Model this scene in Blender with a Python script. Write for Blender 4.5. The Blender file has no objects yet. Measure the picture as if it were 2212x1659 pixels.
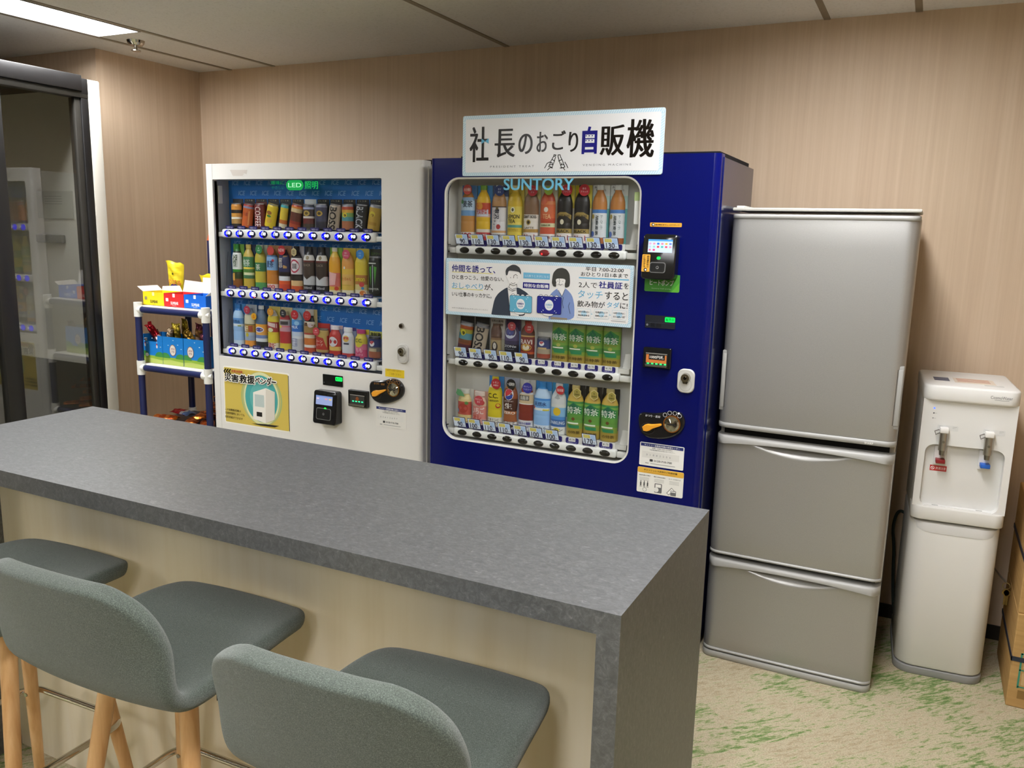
import bpy, bmesh, math, random
from mathutils import Matrix, Vector, Euler

# ---------------------------------------------------------------- camera, world, exposure
W, H = 2212, 1659
F_PX, YAW, PITCH, ROLL, EYE = 1791.23, .4583, .1806, .0247, 1.5805
sc = bpy.context.scene
col = sc.collection
_F = Vector((-math.sin(YAW) * math.cos(PITCH), math.cos(YAW) * math.cos(PITCH), -math.sin(PITCH)))
_R0 = Vector((math.cos(YAW), math.sin(YAW), 0))
_U0 = _R0.cross(_F)
_R = _R0 * math.cos(ROLL) + _U0 * math.sin(ROLL)
_U = -_R0 * math.sin(ROLL) + _U0 * math.cos(ROLL)
CAM = Vector((0, 0, EYE))
cd = bpy.data.cameras.new('camera')
cam = bpy.data.objects.new('camera', cd)
col.objects.link(cam)
cd.sensor_width = 36
cd.lens = 36 * F_PX / W
cd.clip_start = .02
m = Matrix((( _R.x, _U.x, -_F.x, 0), (_R.y, _U.y, -_F.y, 0), (_R.z, _U.z, -_F.z, EYE), (0, 0, 0, 1)))
cam.matrix_world = m
sc.camera = cam

vs = sc.view_settings
vs.view_transform = 'Standard'
vs.look = 'None'
vs.exposure = 0.42
vs.gamma = 1
vs.use_curve_mapping = False
wd = bpy.data.worlds.new('world')
sc.world = wd
wd.use_nodes = True
wd.node_tree.nodes['Background'].inputs[0].default_value = (1, .95, .88, 1)
wd.node_tree.nodes['Background'].inputs[1].default_value = .05
LAMP_POWER = 34.0
LAMP_COLOUR = (.985, .985, 1.)

random.seed(7)
PI = math.pi


def at(px, py, y):
    """the point on the vertical plane y = const seen at a pixel of the 2212 x 1659 photograph"""
    r = _F + _R * ((px - W / 2) / F_PX) - _U * ((py - H / 2) / F_PX)
    return CAM + r * (y / r.y)


# ---------------------------------------------------------------- colours and materials
_cc = {}


def C(h):
    if not isinstance(h, str):
        return h
    if h not in _cc:
        v = h.lstrip('#')
        if len(v) == 3:
            v = ''.join(c * 2 for c in v)
        rgb = [int(v[i:i + 2], 16) / 255 for i in (0, 2, 4)]
        _cc[h] = tuple(c / 12.92 if c <= .04045 else ((c + .055) / 1.055) ** 2.4 for c in rgb) + (1.,)
    return _cc[h]


MAT = {}


def new_mat(name):
    mt = bpy.data.materials.new(name)
    mt.use_nodes = True
    nt = mt.node_tree
    nt.nodes.clear()
    out = nt.nodes.new('ShaderNodeOutputMaterial')
    MAT[name] = mt
    return mt, nt, out


def N(nt, kind, **kw):
    n = nt.nodes.new(kind)
    for k, v in kw.items():
        if k == 'inp':
            for kk, vv in v.items():
                n.inputs[kk].default_value = vv
        else:
            setattr(n, k, v)
    return n


def L(nt, a, b):
    nt.links.new(a, b)


def col_mat(name, rough, metallic=0., coat=0., spec=.5, emit=0., bump=0.):
    mt, nt, out = new_mat(name)
    at_ = N(nt, 'ShaderNodeAttribute', attribute_name='Col')
    if emit:
        e = N(nt, 'ShaderNodeEmission', inp={'Strength': emit})
        L(nt, at_.outputs['Color'], e.inputs['Color'])
        L(nt, e.outputs[0], out.inputs[0])
        return
    b = N(nt, 'ShaderNodeBsdfPrincipled', inp={'Metallic': metallic, 'Coat Weight': coat, 'Coat Roughness': .06, 'Specular IOR Level': spec})
    L(nt, at_.outputs['Color'], b.inputs['Base Color'])
    tc = N(nt, 'ShaderNodeTexCoord')
    nz = N(nt, 'ShaderNodeTexNoise', inp={'Scale': 18., 'Detail': 3.})
    L(nt, tc.outputs['Object'], nz.inputs['Vector'])
    mr = N(nt, 'ShaderNodeMapRange', inp={'To Min': rough * .85, 'To Max': rough * 1.15})
    L(nt, nz.outputs['Fac'], mr.inputs['Value'])
    L(nt, mr.outputs[0], b.inputs['Roughness'])
    if bump:
        n2 = N(nt, 'ShaderNodeTexNoise', inp={'Scale': 260., 'Detail': 2.})
        L(nt, tc.outputs['Object'], n2.inputs['Vector'])
        bp = N(nt, 'ShaderNodeBump', inp={'Strength': bump, 'Distance': .002})
        L(nt, n2.outputs['Fac'], bp.inputs['Height'])
        L(nt, bp.outputs[0], b.inputs['Normal'])
    L(nt, b.outputs[0], out.inputs[0])


col_mat('matte', .75, spec=.25)
col_mat('paper', .5, spec=.4)
col_mat('satin', .38)
col_mat('gloss', .16)
col_mat('foil', .28, metallic=.75)
col_mat('metal', .32, metallic=1.)
col_mat('chrome', .07, metallic=1.)
col_mat('emit', 1, emit=1.)
col_mat('led', 1, emit=2.2)
col_mat('led2', 1, emit=9.)
col_mat('sheet', .16, spec=.35, bump=.04)
col_mat('navypaint', .2, spec=.3)


def ramp(nt, stops):
    r = N(nt, 'ShaderNodeValToRGB')
    e = r.color_ramp.elements
    while len(e) < len(stops):
        e.new(.5)
    for i, (p, c) in enumerate(stops):
        e[i].position = p
        e[i].color = C(c)
    return r


def proc(name, mapping, noise, stops, rough=.6, metallic=0., spec=.4, bump=0., bump_scale=None, coord='Object', sheen=0.):
    mt, nt, out = new_mat(name)
    tc = N(nt, 'ShaderNodeTexCoord')
    mp = N(nt, 'ShaderNodeMapping', inp={'Scale': mapping})
    L(nt, tc.outputs[coord], mp.inputs[0])
    nz = N(nt, 'ShaderNodeTexNoise', inp=noise)
    L(nt, mp.outputs[0], nz.inputs['Vector'])
    rp = ramp(nt, stops)
    L(nt, nz.outputs['Fac'], rp.inputs[0])
    b = N(nt, 'ShaderNodeBsdfPrincipled', inp={'Roughness': rough, 'Metallic': metallic, 'Specular IOR Level': spec, 'Sheen Weight': sheen, 'Sheen Roughness': .4})
    L(nt, rp.outputs[0], b.inputs['Base Color'])
    if bump:
        src = nz
        if bump_scale:
            src = N(nt, 'ShaderNodeTexNoise', inp={'Scale': bump_scale, 'Detail': 3.})
            L(nt, tc.outputs[coord], src.inputs['Vector'])
        bp = N(nt, 'ShaderNodeBump', inp={'Strength': bump, 'Distance': .003})
        L(nt, src.outputs['Fac'], bp.inputs['Height'])
        L(nt, bp.outputs[0], b.inputs['Normal'])
    L(nt, b.outputs[0], out.inputs[0])
    return mt, nt, b


proc('wallwood', (55, 55, 1.0), {'Scale': 1., 'Detail': 5., 'Roughness': .62}, [(.3, '#c6ae95'), (.5, '#ccb59b'), (.7, '#d2bca3')], rough=.55, spec=.3)
proc('ceilingboard', (1, 1, 1), {'Scale': 90., 'Detail': 4., 'Roughness': .7}, [(.3, '#cccac4'), (.42, '#dedcd8'), (.6, '#e2e0dc')], rough=.9, spec=.1, bump=.25)
proc('laminate', (1, 1.6, 1), {'Scale': 75., 'Detail': 8., 'Roughness': .78, 'Distortion': .9}, [(.28, '#424343'), (.47, '#535454'), (.6, '#636464'), (.74, '#8e8e8c')], rough=.44, spec=.85, bump=.04)
proc('birch', (16, 16, 1.1), {'Scale': 1., 'Detail': 6., 'Roughness': .55}, [(.3, '#e0d2b4'), (.5, '#e8dcc2'), (.72, '#ece2cc')], rough=.5, spec=.3)
proc('beech', (60, 60, 5), {'Scale': 1., 'Detail': 4.}, [(.3, '#cb9a64'), (.55, '#dcb07c'), (.75, '#e4bd8c')], rough=.42)
proc('fabric', (1, 1, 1), {'Scale': 560., 'Detail': 4., 'Roughness': .8}, [(.3, '#404742'), (.5, '#5b635c'), (.68, '#828b82')], rough=.95, spec=.1, bump=.5, sheen=.35)
proc('cardboard', (3, 3, 40), {'Scale': 2., 'Detail': 3.}, [(.3, '#b08c58'), (.7, '#bf9a64')], rough=.8, spec=.15)
proc('silver', (1, 1, 1), {'Scale': 900., 'Detail': 2.}, [(.3, '#a3a29f'), (.7, '#aeada9')], rough=.36, metallic=.55, spec=.5)


def carpet_mat():
    mt, nt, out = new_mat('carpet')
    tc = N(nt, 'ShaderNodeTexCoord')
    rot = N(nt, 'ShaderNodeMapping', inp={'Rotation': (0, 0, -PI / 4)})
    L(nt, tc.outputs['Object'], rot.inputs[0])
    st = N(nt, 'ShaderNodeMapping', inp={'Scale': (1., 4.5, 1)})
    L(nt, rot.outputs[0], st.inputs[0])
    n1 = N(nt, 'ShaderNodeTexNoise', inp={'Scale': 17., 'Detail': 8., 'Roughness': .8, 'Distortion': .3})
    L(nt, st.outputs[0], n1.inputs['Vector'])
    br = N(nt, 'ShaderNodeTexBrick', offset=.5, inp={'Color1': (0, 0, 0, 1), 'Color2': (1, 1, 1, 1), 'Mortar': (.5, .5, .5, 1), 'Scale': 1., 'Mortar Size': .0, 'Brick Width': .5, 'Row Height': .125})
    L(nt, rot.outputs[0], br.inputs['Vector'])
    n2 = N(nt, 'ShaderNodeTexNoise', inp={'Scale': 5., 'Detail': 2.})
    L(nt, rot.outputs[0], n2.inputs['Vector'])
    a1 = N(nt, 'ShaderNodeMath', operation='MULTIPLY_ADD')
    a1.inputs[1].default_value = .13
    L(nt, br.outputs['Color'], a1.inputs[0])
    L(nt, n1.outputs['Fac'], a1.inputs[2])
    a2 = N(nt, 'ShaderNodeMath', operation='MULTIPLY_ADD')
    a2.inputs[1].default_value = .34
    L(nt, n2.outputs['Fac'], a2.inputs[0])
    L(nt, a1.outputs[0], a2.inputs[2])
    rp = ramp(nt, [(.46, '#98896c'), (.60, '#b3a486'), (.735, '#c9bda2'), (.785, '#b3b08c'), (.83, '#869a62'), (.92, '#64834a')])
    L(nt, a2.outputs[0], rp.inputs[0])
    n3 = N(nt, 'ShaderNodeTexNoise', inp={'Scale': 220., 'Detail': 2.})
    L(nt, tc.outputs['Object'], n3.inputs['Vector'])
    mx = N(nt, 'ShaderNodeMix', data_type='RGBA', blend_type='MULTIPLY')
    mx.inputs[0].default_value = .55
    r3 = ramp(nt, [(.3, '#b0b0b0'), (.65, '#ffffff')])
    L(nt, n3.outputs['Fac'], r3.inputs[0])
    L(nt, rp.outputs[0], mx.inputs[6])
    L(nt, r3.outputs[0], mx.inputs[7])
    b = N(nt, 'ShaderNodeBsdfPrincipled', inp={'Roughness': .95, 'Specular IOR Level': .1})
    L(nt, mx.outputs[2], b.inputs['Base Color'])
    bp = N(nt, 'ShaderNodeBump', inp={'Strength': .5, 'Distance': .004})
    L(nt, n3.outputs['Fac'], bp.inputs['Height'])
    L(nt, bp.outputs[0], b.inputs['Normal'])
    L(nt, b.outputs[0], out.inputs[0])


carpet_mat()


def glass_mat(name, ior, tint):
    mt, nt, out = new_mat(name)
    fr = N(nt, 'ShaderNodeFresnel', inp={'IOR': ior})
    tr = N(nt, 'ShaderNodeBsdfTransparent', inp={'Color': C(tint)})
    gl = N(nt, 'ShaderNodeBsdfGlossy', inp={'Color': (1, 1, 1, 1), 'Roughness': .015})
    mx = N(nt, 'ShaderNodeMixShader')
    ge = N(nt, 'ShaderNodeNewGeometry')
    inv = N(nt, 'ShaderNodeMath', operation='SUBTRACT')
    inv.inputs[0].default_value = 1
    L(nt, ge.outputs['Backfacing'], inv.inputs[1])
    ml = N(nt, 'ShaderNodeMath', operation='MULTIPLY')
    L(nt, fr.outputs[0], ml.inputs[0])
    L(nt, inv.outputs[0], ml.inputs[1])
    L(nt, ml.outputs[0], mx.inputs[0])
    L(nt, tr.outputs[0], mx.inputs[1])
    L(nt, gl.outputs[0], mx.inputs[2])
    L(nt, mx.outputs[0], out.inputs[0])


glass_mat('glass', 1.42, '#fbfcfc')
glass_mat('boothglass', 1.95, '#f2f2f0')


# ---------------------------------------------------------------- mesh builder
_tcache = {}


def glyphs(s, bold=0.):
    k = (s, bold)
    if k not in _tcache:
        cu = bpy.data.curves.new('lettering', 'FONT')
        cu.body = s
        cu.resolution_u = 8 if len(s) == 1 else 3
        cu.offset = bold
        ob = bpy.data.objects.new('lettering', cu)
        me = ob.to_mesh()
        v = [(p.co.x, p.co.y) for p in me.vertices]
        f = [tuple(p.vertices) for p in me.polygons]
        ob.to_mesh_clear()
        bpy.data.objects.remove(ob)
        bpy.data.curves.remove(cu)
        # glyph faces must turn towards +z of the text plane
        ff = []
        for q in f:
            a = sum(v[q[i]][0] * v[q[(i + 1) % len(q)]][1] - v[q[(i + 1) % len(q)]][0] * v[q[i]][1] for i in range(len(q)))
            ff.append(q if a > 0 else q[::-1])
        xs = [p[0] for p in v] or [0, 1]
        ys = [p[1] for p in v] or [0, 1]
        _tcache[k] = (v, ff, min(xs), max(xs), min(ys), max(ys))
    return _tcache[k]


class MB:
    """collects faces, each with a colour and a material name; gx draws flat prints on a plane facing -y"""

    def __init__(s, Y=0., mat='matte', step=.0004):
        s.v, s.f, s.fc, s.fm = [], [], [], []
        s.Y, s.mat, s.step = Y, mat, step
        s.gmap = None
        s.kz = .6

    def add(s, vs_, fs, c, mat=None):
        o = len(s.v)
        s.v += [tuple(p) for p in vs_]
        c = C(c)
        for q in fs:
            s.f.append(tuple(i + o for i in q))
            s.fc.append(c)
            s.fm.append(mat or s.mat)

    def bm(s, b, c, mat=None):
        b.verts.index_update()
        s.add([v.co for v in b.verts], [tuple(v.index for v in f.verts) for f in b.faces], c, mat)
        b.free()

    def box(s, x0, x1, y0, y1, z0, z1, c='#fff', mat=None, bev=0., seg=2, vert=False):
        b = bmesh.new()
        bmesh.ops.create_cube(b, size=1)
        for v in b.verts:
            v.co = Vector((x0 + (v.co.x + .5) * (x1 - x0), y0 + (v.co.y + .5) * (y1 - y0), z0 + (v.co.z + .5) * (z1 - z0)))
        if bev:
            es = b.edges[:]
            if vert:
                es = [e for e in es if abs(e.verts[0].co.z - e.verts[1].co.z) > 1e-6]
            bmesh.ops.bevel(b, geom=es, offset=bev, segments=seg, affect='EDGES', profile=.5)
        bmesh.ops.recalc_face_normals(b, faces=b.faces)
        s.bm(b, c, mat)

    def prism(s, pts, y0, y1, c, mat=None, bev=0.):
        """pts (x, z) counter-clockwise seen from -y; extruded from y0 (front) to y1"""
        n = len(pts)
        if bev:
            cx = sum(p[0] for p in pts) / n
            cz = sum(p[1] for p in pts) / n
            def sh(p):
                d = math.hypot(p[0] - cx, p[1] - cz) or 1
                return (p[0] - (p[0] - cx) / d * bev, p[1] - (p[1] - cz) / d * bev)
            inn = [sh(p) for p in pts]
            vs_ = [(p[0], y0, p[1]) for p in inn] + [(p[0], y0 + bev, p[1]) for p in pts] + [(p[0], y1, p[1]) for p in pts]
            fs = [tuple(range(n))] + [tuple(2 * n + i for i in reversed(range(n)))]
            for i in range(n):
                j = (i + 1) % n
                fs += [(i, i + n, j + n, j), (i + n, i + 2 * n, j + 2 * n, j + n)]
        else:
            vs_ = [(p[0], y0, p[1]) for p in pts] + [(p[0], y1, p[1]) for p in pts]
            fs = [tuple(range(n)), tuple(n + i for i in reversed(range(n)))]
            for i in range(n):
                j = (i + 1) % n
                fs.append((i, i + n, j + n, j))
        s.add(vs_, fs, c, mat)

    def cyl(s, p0, p1, r0, r1=None, c='#fff', mat=None, n=20, caps=True):
        r1 = r0 if r1 is None else r1
        p0, p1 = Vector(p0), Vector(p1)
        d = (p1 - p0).normalized()
        a = d.orthogonal().normalized()
        b = d.cross(a)
        vs_ = []
        for p, r in ((p0, r0), (p1, r1)):
            for i in range(n):
                t = 2 * PI * i / n
                vs_.append(p + (a * math.cos(t) + b * math.sin(t)) * r)
        fs = [(i, (i + 1) % n, n + (i + 1) % n, n + i) for i in range(n)]
        if caps:
            fs += [tuple(reversed(range(n))), tuple(range(n, 2 * n))]
        s.add(vs_, fs, c, mat)

    def tube(s, pts, r, c, mat=None, n=12, closed=False):
        pts = [Vector(p) for p in pts]
        k = len(pts)
        vs_, fs = [], []
        a = None
        for i, p in enumerate(pts):
            if closed:
                d = (pts[(i + 1) % k] - pts[i - 1]).normalized()
            else:
                d = (pts[min(i + 1, k - 1)] - pts[max(i - 1, 0)]).normalized()
            if a is None:
                a = d.orthogonal().normalized()
            a = (a - d * a.dot(d)).normalized()
            b = d.cross(a)
            for j in range(n):
                t = 2 * PI * j / n
                vs_.append(p + (a * math.cos(t) + b * math.sin(t)) * r)
        for i in range(k if closed else k - 1):
            i2 = (i + 1) % k
            for j in range(n):
                j2 = (j + 1) % n
                fs.append((i * n + j, i * n + j2, i2 * n + j2, i2 * n + j))
        if not closed:
            fs += [tuple(reversed(range(n))), tuple((k - 1) * n + j for j in range(n))]
        s.add(vs_, fs, c, mat)

    def lathe(s, cx, cy, prof, c, mat=None, n=24, dep=1., half=False, bands=None):
        """prof: (r, z) from bottom to top; half: only the side towards -y"""
        nn = n + 1 if half else n
        vs_ = []
        for r, z in prof:
            for i in range(nn):
                t = PI + PI * i / n if half else 2 * PI * i / n
                vs_.append((cx + r * math.cos(t), cy + r * math.sin(t) * dep, z))
        for k in range(len(prof) - 1):
            fs = []
            for i in range(n):
                j = i + 1 if half else (i + 1) % n
                fs.append((k * nn + i, k * nn + j, (k + 1) * nn + j, (k + 1) * nn + i))
            zc = (prof[k][1] + prof[k + 1][1]) / 2
            cc, mm = c, mat
            if bands:
                for b in bands:
                    if zc <= b[0]:
                        cc = b[1]
                        mm = b[2] if len(b) > 2 else mat
                        break
            o = len(s.v)
            used = [vs_[q] for q in range(k * nn, (k + 2) * nn)]
            s.add(used, [tuple(q - k * nn for q in f) for f in fs], cc, mm)
        for k, rev in ((0, True), (len(prof) - 1, False)):
            ring = [vs_[k * nn + i] for i in range(nn)]
            cc = bands[0][1] if (bands and k == 0) else (bands[-1][1] if bands else c)
            s.add(ring, [tuple(reversed(range(nn))) if rev else tuple(range(nn))], cc, mat)

    # ---- prints
    def G(s, x, z, l):
        if s.gmap:
            return s.gmap(x, z, l)
        return (x, s.Y - s.step * l, z)

    def poly(s, pts, c, l=1, mat=None, flat=False):
        a = sum(pts[i][0] * pts[(i + 1) % len(pts)][1] - pts[(i + 1) % len(pts)][0] * pts[i][1] for i in range(len(pts)))
        if a < 0:
            pts = pts[::-1]
        if s.gmap and not flat:
            bm_ = bmesh.new()
            bm_.faces.new([bm_.verts.new((x, 0, z)) for x, z in pts])
            bmesh.ops.triangulate(bm_, faces=bm_.faces[:])
            bmesh.ops.subdivide_edges(bm_, edges=bm_.edges[:], cuts=4, use_grid_fill=True)
            bm_.verts.index_update()
            s.add([s.G(v.co.x, v.co.z, l) for v in bm_.verts], [tuple(v.index for v in f.verts) for f in bm_.faces], c, mat)
            bm_.free()
            return
        s.add([s.G(x, z, l) for x, z in pts], [tuple(range(len(pts)))], c, mat)

    def rect(s, x0, z0, x1, z1, c, l=1, mat=None):
        x0, x1 = min(x0, x1), max(x0, x1)
        z0, z1 = min(z0, z1), max(z0, z1)
        n = 8 if s.gmap else 1
        for i in range(n):
            a, b = x0 + (x1 - x0) * i / n, x0 + (x1 - x0) * (i + 1) / n
            s.poly([(a, z0), (b, z0), (b, z1), (a, z1)], c, l, mat, True)

    def rrect(s, x0, z0, x1, z1, r, c, l=1, mat=None):
        s.poly(rr(x0, z0, x1, z1, r), c, l, mat)

    def disc(s, cx, cz, rx, rz=None, c='#fff', l=1, n=28, mat=None):
        rz = rx if rz is None else rz
        if s.gmap:
            ps = [(cx + rx * math.cos(2 * PI * i / n), cz + rz * math.sin(2 * PI * i / n)) for i in range(n)]
            s.add([s.G(cx, cz, l)] + [s.G(x, z, l) for x, z in ps], [(0, i + 1, (i + 1) % n + 1) for i in range(n)], c, mat)
        else:
            s.poly([(cx + rx * math.cos(2 * PI * i / n), cz + rz * math.sin(2 * PI * i / n)) for i in range(n)], c, l, mat)

    def ring(s, cx, cz, r0, r1, c, l=1, n=32, mat=None, k=1.):
        vs_ = [s.G(cx + r * math.cos(2 * PI * i / n), cz + k * r * math.sin(2 * PI * i / n), l) for r in (r0, r1) for i in range(n)]
        s.add(vs_, [(i, n + i, n + (i + 1) % n, (i + 1) % n) for i in range(n)], c, mat)

    def line(s, pts, w, c, l=1, mat=None):
        for (x0, z0), (x1, z1) in zip(pts, pts[1:]):
            d = math.hypot(x1 - x0, z1 - z0) or 1e-9
            nx, nz = -(z1 - z0) / d * w / 2, (x1 - x0) / d * w / 2
            ex, ez = (x1 - x0) / d * w * .3, (z1 - z0) / d * w * .3
            s.poly([(x0 + nx - ex, z0 + nz - ez), (x0 - nx - ex, z0 - nz - ez), (x1 - nx + ex, z1 - nz + ez), (x1 + nx + ex, z1 + nz + ez)], c, l, mat)

    def tbox(s, t, x0, z0, x1, z1, c, l=1, bold=0., rot=False, mat=None, shear=0.):
        """text stretched to fill a box; rot: turned a quarter clockwise"""
        v, f, a0, a1, b0, b1 = glyphs(t)
        if not f:
            return
        pw, ph = (a1 - a0) or 1, (b1 - b0) or 1
        if bold:
            k = (x1 - x0) / pw * bold if not rot else (z1 - z0) / pw * bold
            kz = (z1 - z0) / ph * bold * .6 if not rot else (x1 - x0) / ph * bold * .6
            if rot:
                k, kz = kz, k
            if s.kz != .6:
                kz *= s.kz / .6
            nn = 10 if len(t) == 1 else 4
            for i in range(nn):
                a = 2 * PI * (i + .5) / nn
                q = 1.414 if nn == 4 else 1.2
                dx, dz = k * math.cos(a) * q, kz * math.sin(a) * q
                s.tbox(t, x0 + dx, z0 + dz, x1 + dx, z1 + dz, c, l + .8 * i / nn, 0, rot, mat, shear)
            return
        out = []
        for x, y in v:
            u, w = (x - a0) / pw, (y - b0) / ph
            if rot:
                u, w = w, 1 - u
            out.append(s.G(x0 + (x1 - x0) * u + shear * (w - .5), z0 + (z1 - z0) * w, l))
        s.add(out, f, c, mat)

    def tfit(s, t, cx, cz, h, c, l=1, bold=0., wmax=None, mat=None, align=0):
        """text by height, centred (align -1 left, 1 right)"""
        v, f, a0, a1, b0, b1 = glyphs(t)
        if not f:
            return
        w = (a1 - a0) / ((b1 - b0) or 1) * h
        if wmax and w > wmax:
            w = wmax
        x0 = cx - w / 2 - align * w / 2
        s.tbox(t, x0, cz - h / 2, x0 + w, cz + h / 2, c, l, bold, mat=mat)

    def turn(s, M, start=0):
        s.v[start:] = [tuple(M @ Vector(p)) for p in s.v[start:]]


def rr(x0, z0, x1, z1, r, n=7):
    x0, x1 = min(x0, x1), max(x0, x1)
    z0, z1 = min(z0, z1), max(z0, z1)
    r = min(r, (x1 - x0) / 2, (z1 - z0) / 2)
    o = []
    for cx, cz, a in ((x1 - r, z0 + r, -PI / 2), (x1 - r, z1 - r, 0), (x0 + r, z1 - r, PI / 2), (x0 + r, z0 + r, PI)):
        for i in range(n + 1):
            t = a + PI / 2 * i / n
            o.append((cx + r * math.cos(t), cz + r * math.sin(t)))
    return o


ORG = {}


def obj(name, mb, parent=None, loc=None, label=None, smooth=35, stuff=False):
    """ONE mesh object; vertices are given in the frame of the thing's own base (parent) or around loc"""
    me = bpy.data.meshes.new(name)
    org = Vector(ORG[parent.name]) if parent else Vector(loc or (0, 0, 0))
    me.from_pydata([tuple(Vector(p) - org) for p in mb.v], [], mb.f)
    mats = []
    for q in mb.fm:
        if q not in mats:
            mats.append(q)
    for q in mats:
        me.materials.append(MAT[q])
    ix = {q: i for i, q in enumerate(mats)}
    me.polygons.foreach_set('material_index', [ix[q] for q in mb.fm])
    ca = me.color_attributes.new('Col', 'FLOAT_COLOR', 'CORNER')
    data = []
    for f, c in zip(mb.f, mb.fc):
        data += list(c) * len(f)
    ca.data.foreach_set('color', data)
    me.polygons.foreach_set('use_smooth', [bool(smooth)] * len(me.polygons))
    me.update()
    if smooth:
        me.set_sharp_from_angle(angle=math.radians(smooth))
    o = bpy.data.objects.new(name, me)
    col.objects.link(o)
    ORG[o.name] = tuple(org)
    if parent:
        o.parent = parent
    else:
        o.location = org
    if label:
        o['label'] = label
    return o


def thing(name, label, cat, loc, group=None, rotz=0., local=False):
    o = bpy.data.objects.new(name, None)
    o.empty_display_size = .05
    col.objects.link(o)
    o.location = loc
    o.rotation_euler = (0, 0, rotz)
    ORG[o.name] = (0, 0, 0) if local else tuple(loc)
    return tag(o, label, cat, group)


def tag(o, label, cat, group=None):
    o['label'] = label
    o['category'] = cat
    if group:
        o['group'] = group
    return o


def struct(name, mb, loc=(0, 0, 0), smooth=0):
    o = obj(name, mb, None, loc, smooth=smooth)
    o['kind'] = 'structure'
    return o


# ================================================================ the room
YB, ZC, XL, YCOL = 3.70, 2.449, -3.897, 3.023
XR, YF, XLL = 1.7, -5.0, -7.0
b = MB(); b.box(XLL, XR, YF, YB, -.1, 0, mat='carpet'); struct('floor', b)
STRIPS = ((-3.652, -3.334), (-.462, -.131))
LAMP_Y = [(1.60, 2.845), (-.45, .795), (-2.5, -1.255)]
b = MB()
xs = [XLL, STRIPS[0][0] + .018, STRIPS[0][1] - .018, STRIPS[1][0] + .018, STRIPS[1][1] - .018, XR]
for i in range(5):
    if i in (1, 3):
        ys = [YF]
        for a, c_ in reversed(LAMP_Y):
            ys += [a, c_]
        ys.append(YB)
        for k in range(0, len(ys), 2):
            b.box(xs[i], xs[i + 1], ys[k], ys[k + 1], ZC, ZC + .02, mat='ceilingboard')
    else:
        b.box(xs[i], xs[i + 1], YF, YB, ZC, ZC + .02, mat='ceilingboard')
b.box(XLL, XR, YF, YB, ZC + .09, ZC + .12, mat='ceilingboard')
struct('ceiling', b)
k = 1
for x in (-3.652, -3.334, -1.895, -.462, -.131):
    b = MB(); b.box(x - .0125, x + .0125, YF, YB, ZC - .003, ZC + .004, '#857a67', 'satin')
    struct('trim_%d' % k, b); k += 1
b = MB(); b.box(XL, XR, YB, YB + .08, 0, ZC, mat='wallwood'); struct('wall_back', b)
b = MB(); b.box(XL - .08, XL, YCOL, YB + .08, 0, ZC, mat='wallwood'); struct('wall_left', b)
b = MB(); b.box(XLL, XL - .08, YCOL, YCOL + .08, 0, ZC, mat='wallwood'); struct('wall_column', b)
b = MB(); b.box(XLL - .08, XLL, YF, YCOL, 0, ZC, mat='wallwood'); struct('wall_far_left', b)
b = MB(); b.box(XLL, XR, YF - .08, YF, 0, ZC, '#a39d92', 'matte'); struct('wall_front', b)
b = MB(); b.box(XR, XR + .08, YF, YB, 0, ZC, mat='wallwood'); struct('wall_right', b)
b = MB(); b.box(XL, XR, YB - .008, YB, 0, .06, '#2a241f', 'satin'); struct('baseboard_back', b)
b = MB(); b.box(XL, XL + .008, YCOL, YB - .008, 0, .06, '#2a241f', 'satin'); struct('baseboard_left', b)

# ---- recessed ceiling lamps
for si, (a, c_) in enumerate(STRIPS):
    for yi, (y0, y1) in enumerate(LAMP_Y):
        x0, x1 = a + .018, c_ - .018
        lab = 'recessed strip lamp in the ceiling above the glass booth' if (si, yi) == (0, 0) else 'recessed white ceiling strip lamp out of the frame'
        t = thing('ceiling_lamp', lab, 'ceiling lamp', ((x0 + x1) / 2, (y0 + y1) / 2, ZC), 'recessed ceiling strip lamps')
        b = MB(mat='satin')
        w_ = '#8d8a84'
        b.box(x0, x0 + .008, y0, y1, ZC - .004, ZC + .06, w_)
        b.box(x1 - .008, x1, y0, y1, ZC - .004, ZC + .06, w_)
        b.box(x0 + .008, x1 - .008, y0, y0 + .008, ZC - .004, ZC + .06, w_)
        b.box(x0 + .008, x1 - .008, y1 - .008, y1, ZC - .004, ZC + .06, w_)
        b.box(x0, x1, y0, y1, ZC + .06, ZC + .075, w_)
        obj('housing', b, t)
        lm = 'lamp_%s' % ('left', 'right')[si]
        b = MB(mat=lm)
        if lm not in MAT:
            mt, nt, out = new_mat(lm)
            e = N(nt, 'ShaderNodeEmission', inp={'Color': LAMP_COLOUR + (1,), 'Strength': LAMP_POWER * (1.08, .95)[si]})
            L(nt, e.outputs[0], out.inputs[0])
        b.box(x0 + .03, x1 - .012, y0 + .012, y1 - .012, ZC + .035, ZC + .055)
        obj('diffuser', b, t)
# sprinkler
t = thing('sprinkler_head', 'small chrome sprinkler head in the ceiling strip beside the lamp', 'sprinkler', (-3.545, 2.977, ZC))
b = MB(mat='chrome')
b.lathe(-3.545, 2.977, [(.030, ZC - .022), (.038, ZC - .012), (.042, ZC)], '#c9c6bd', n=28)
obj('cup', b, t)
b = MB(mat='chrome')
b.lathe(-3.545, 2.977, [(.006, ZC - .05), (.022, ZC - .048), (.022, ZC - .044), (.007, ZC - .042), (.009, ZC - .02)], '#b8b4aa', n=20)
obj('deflector', b, t)

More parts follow.
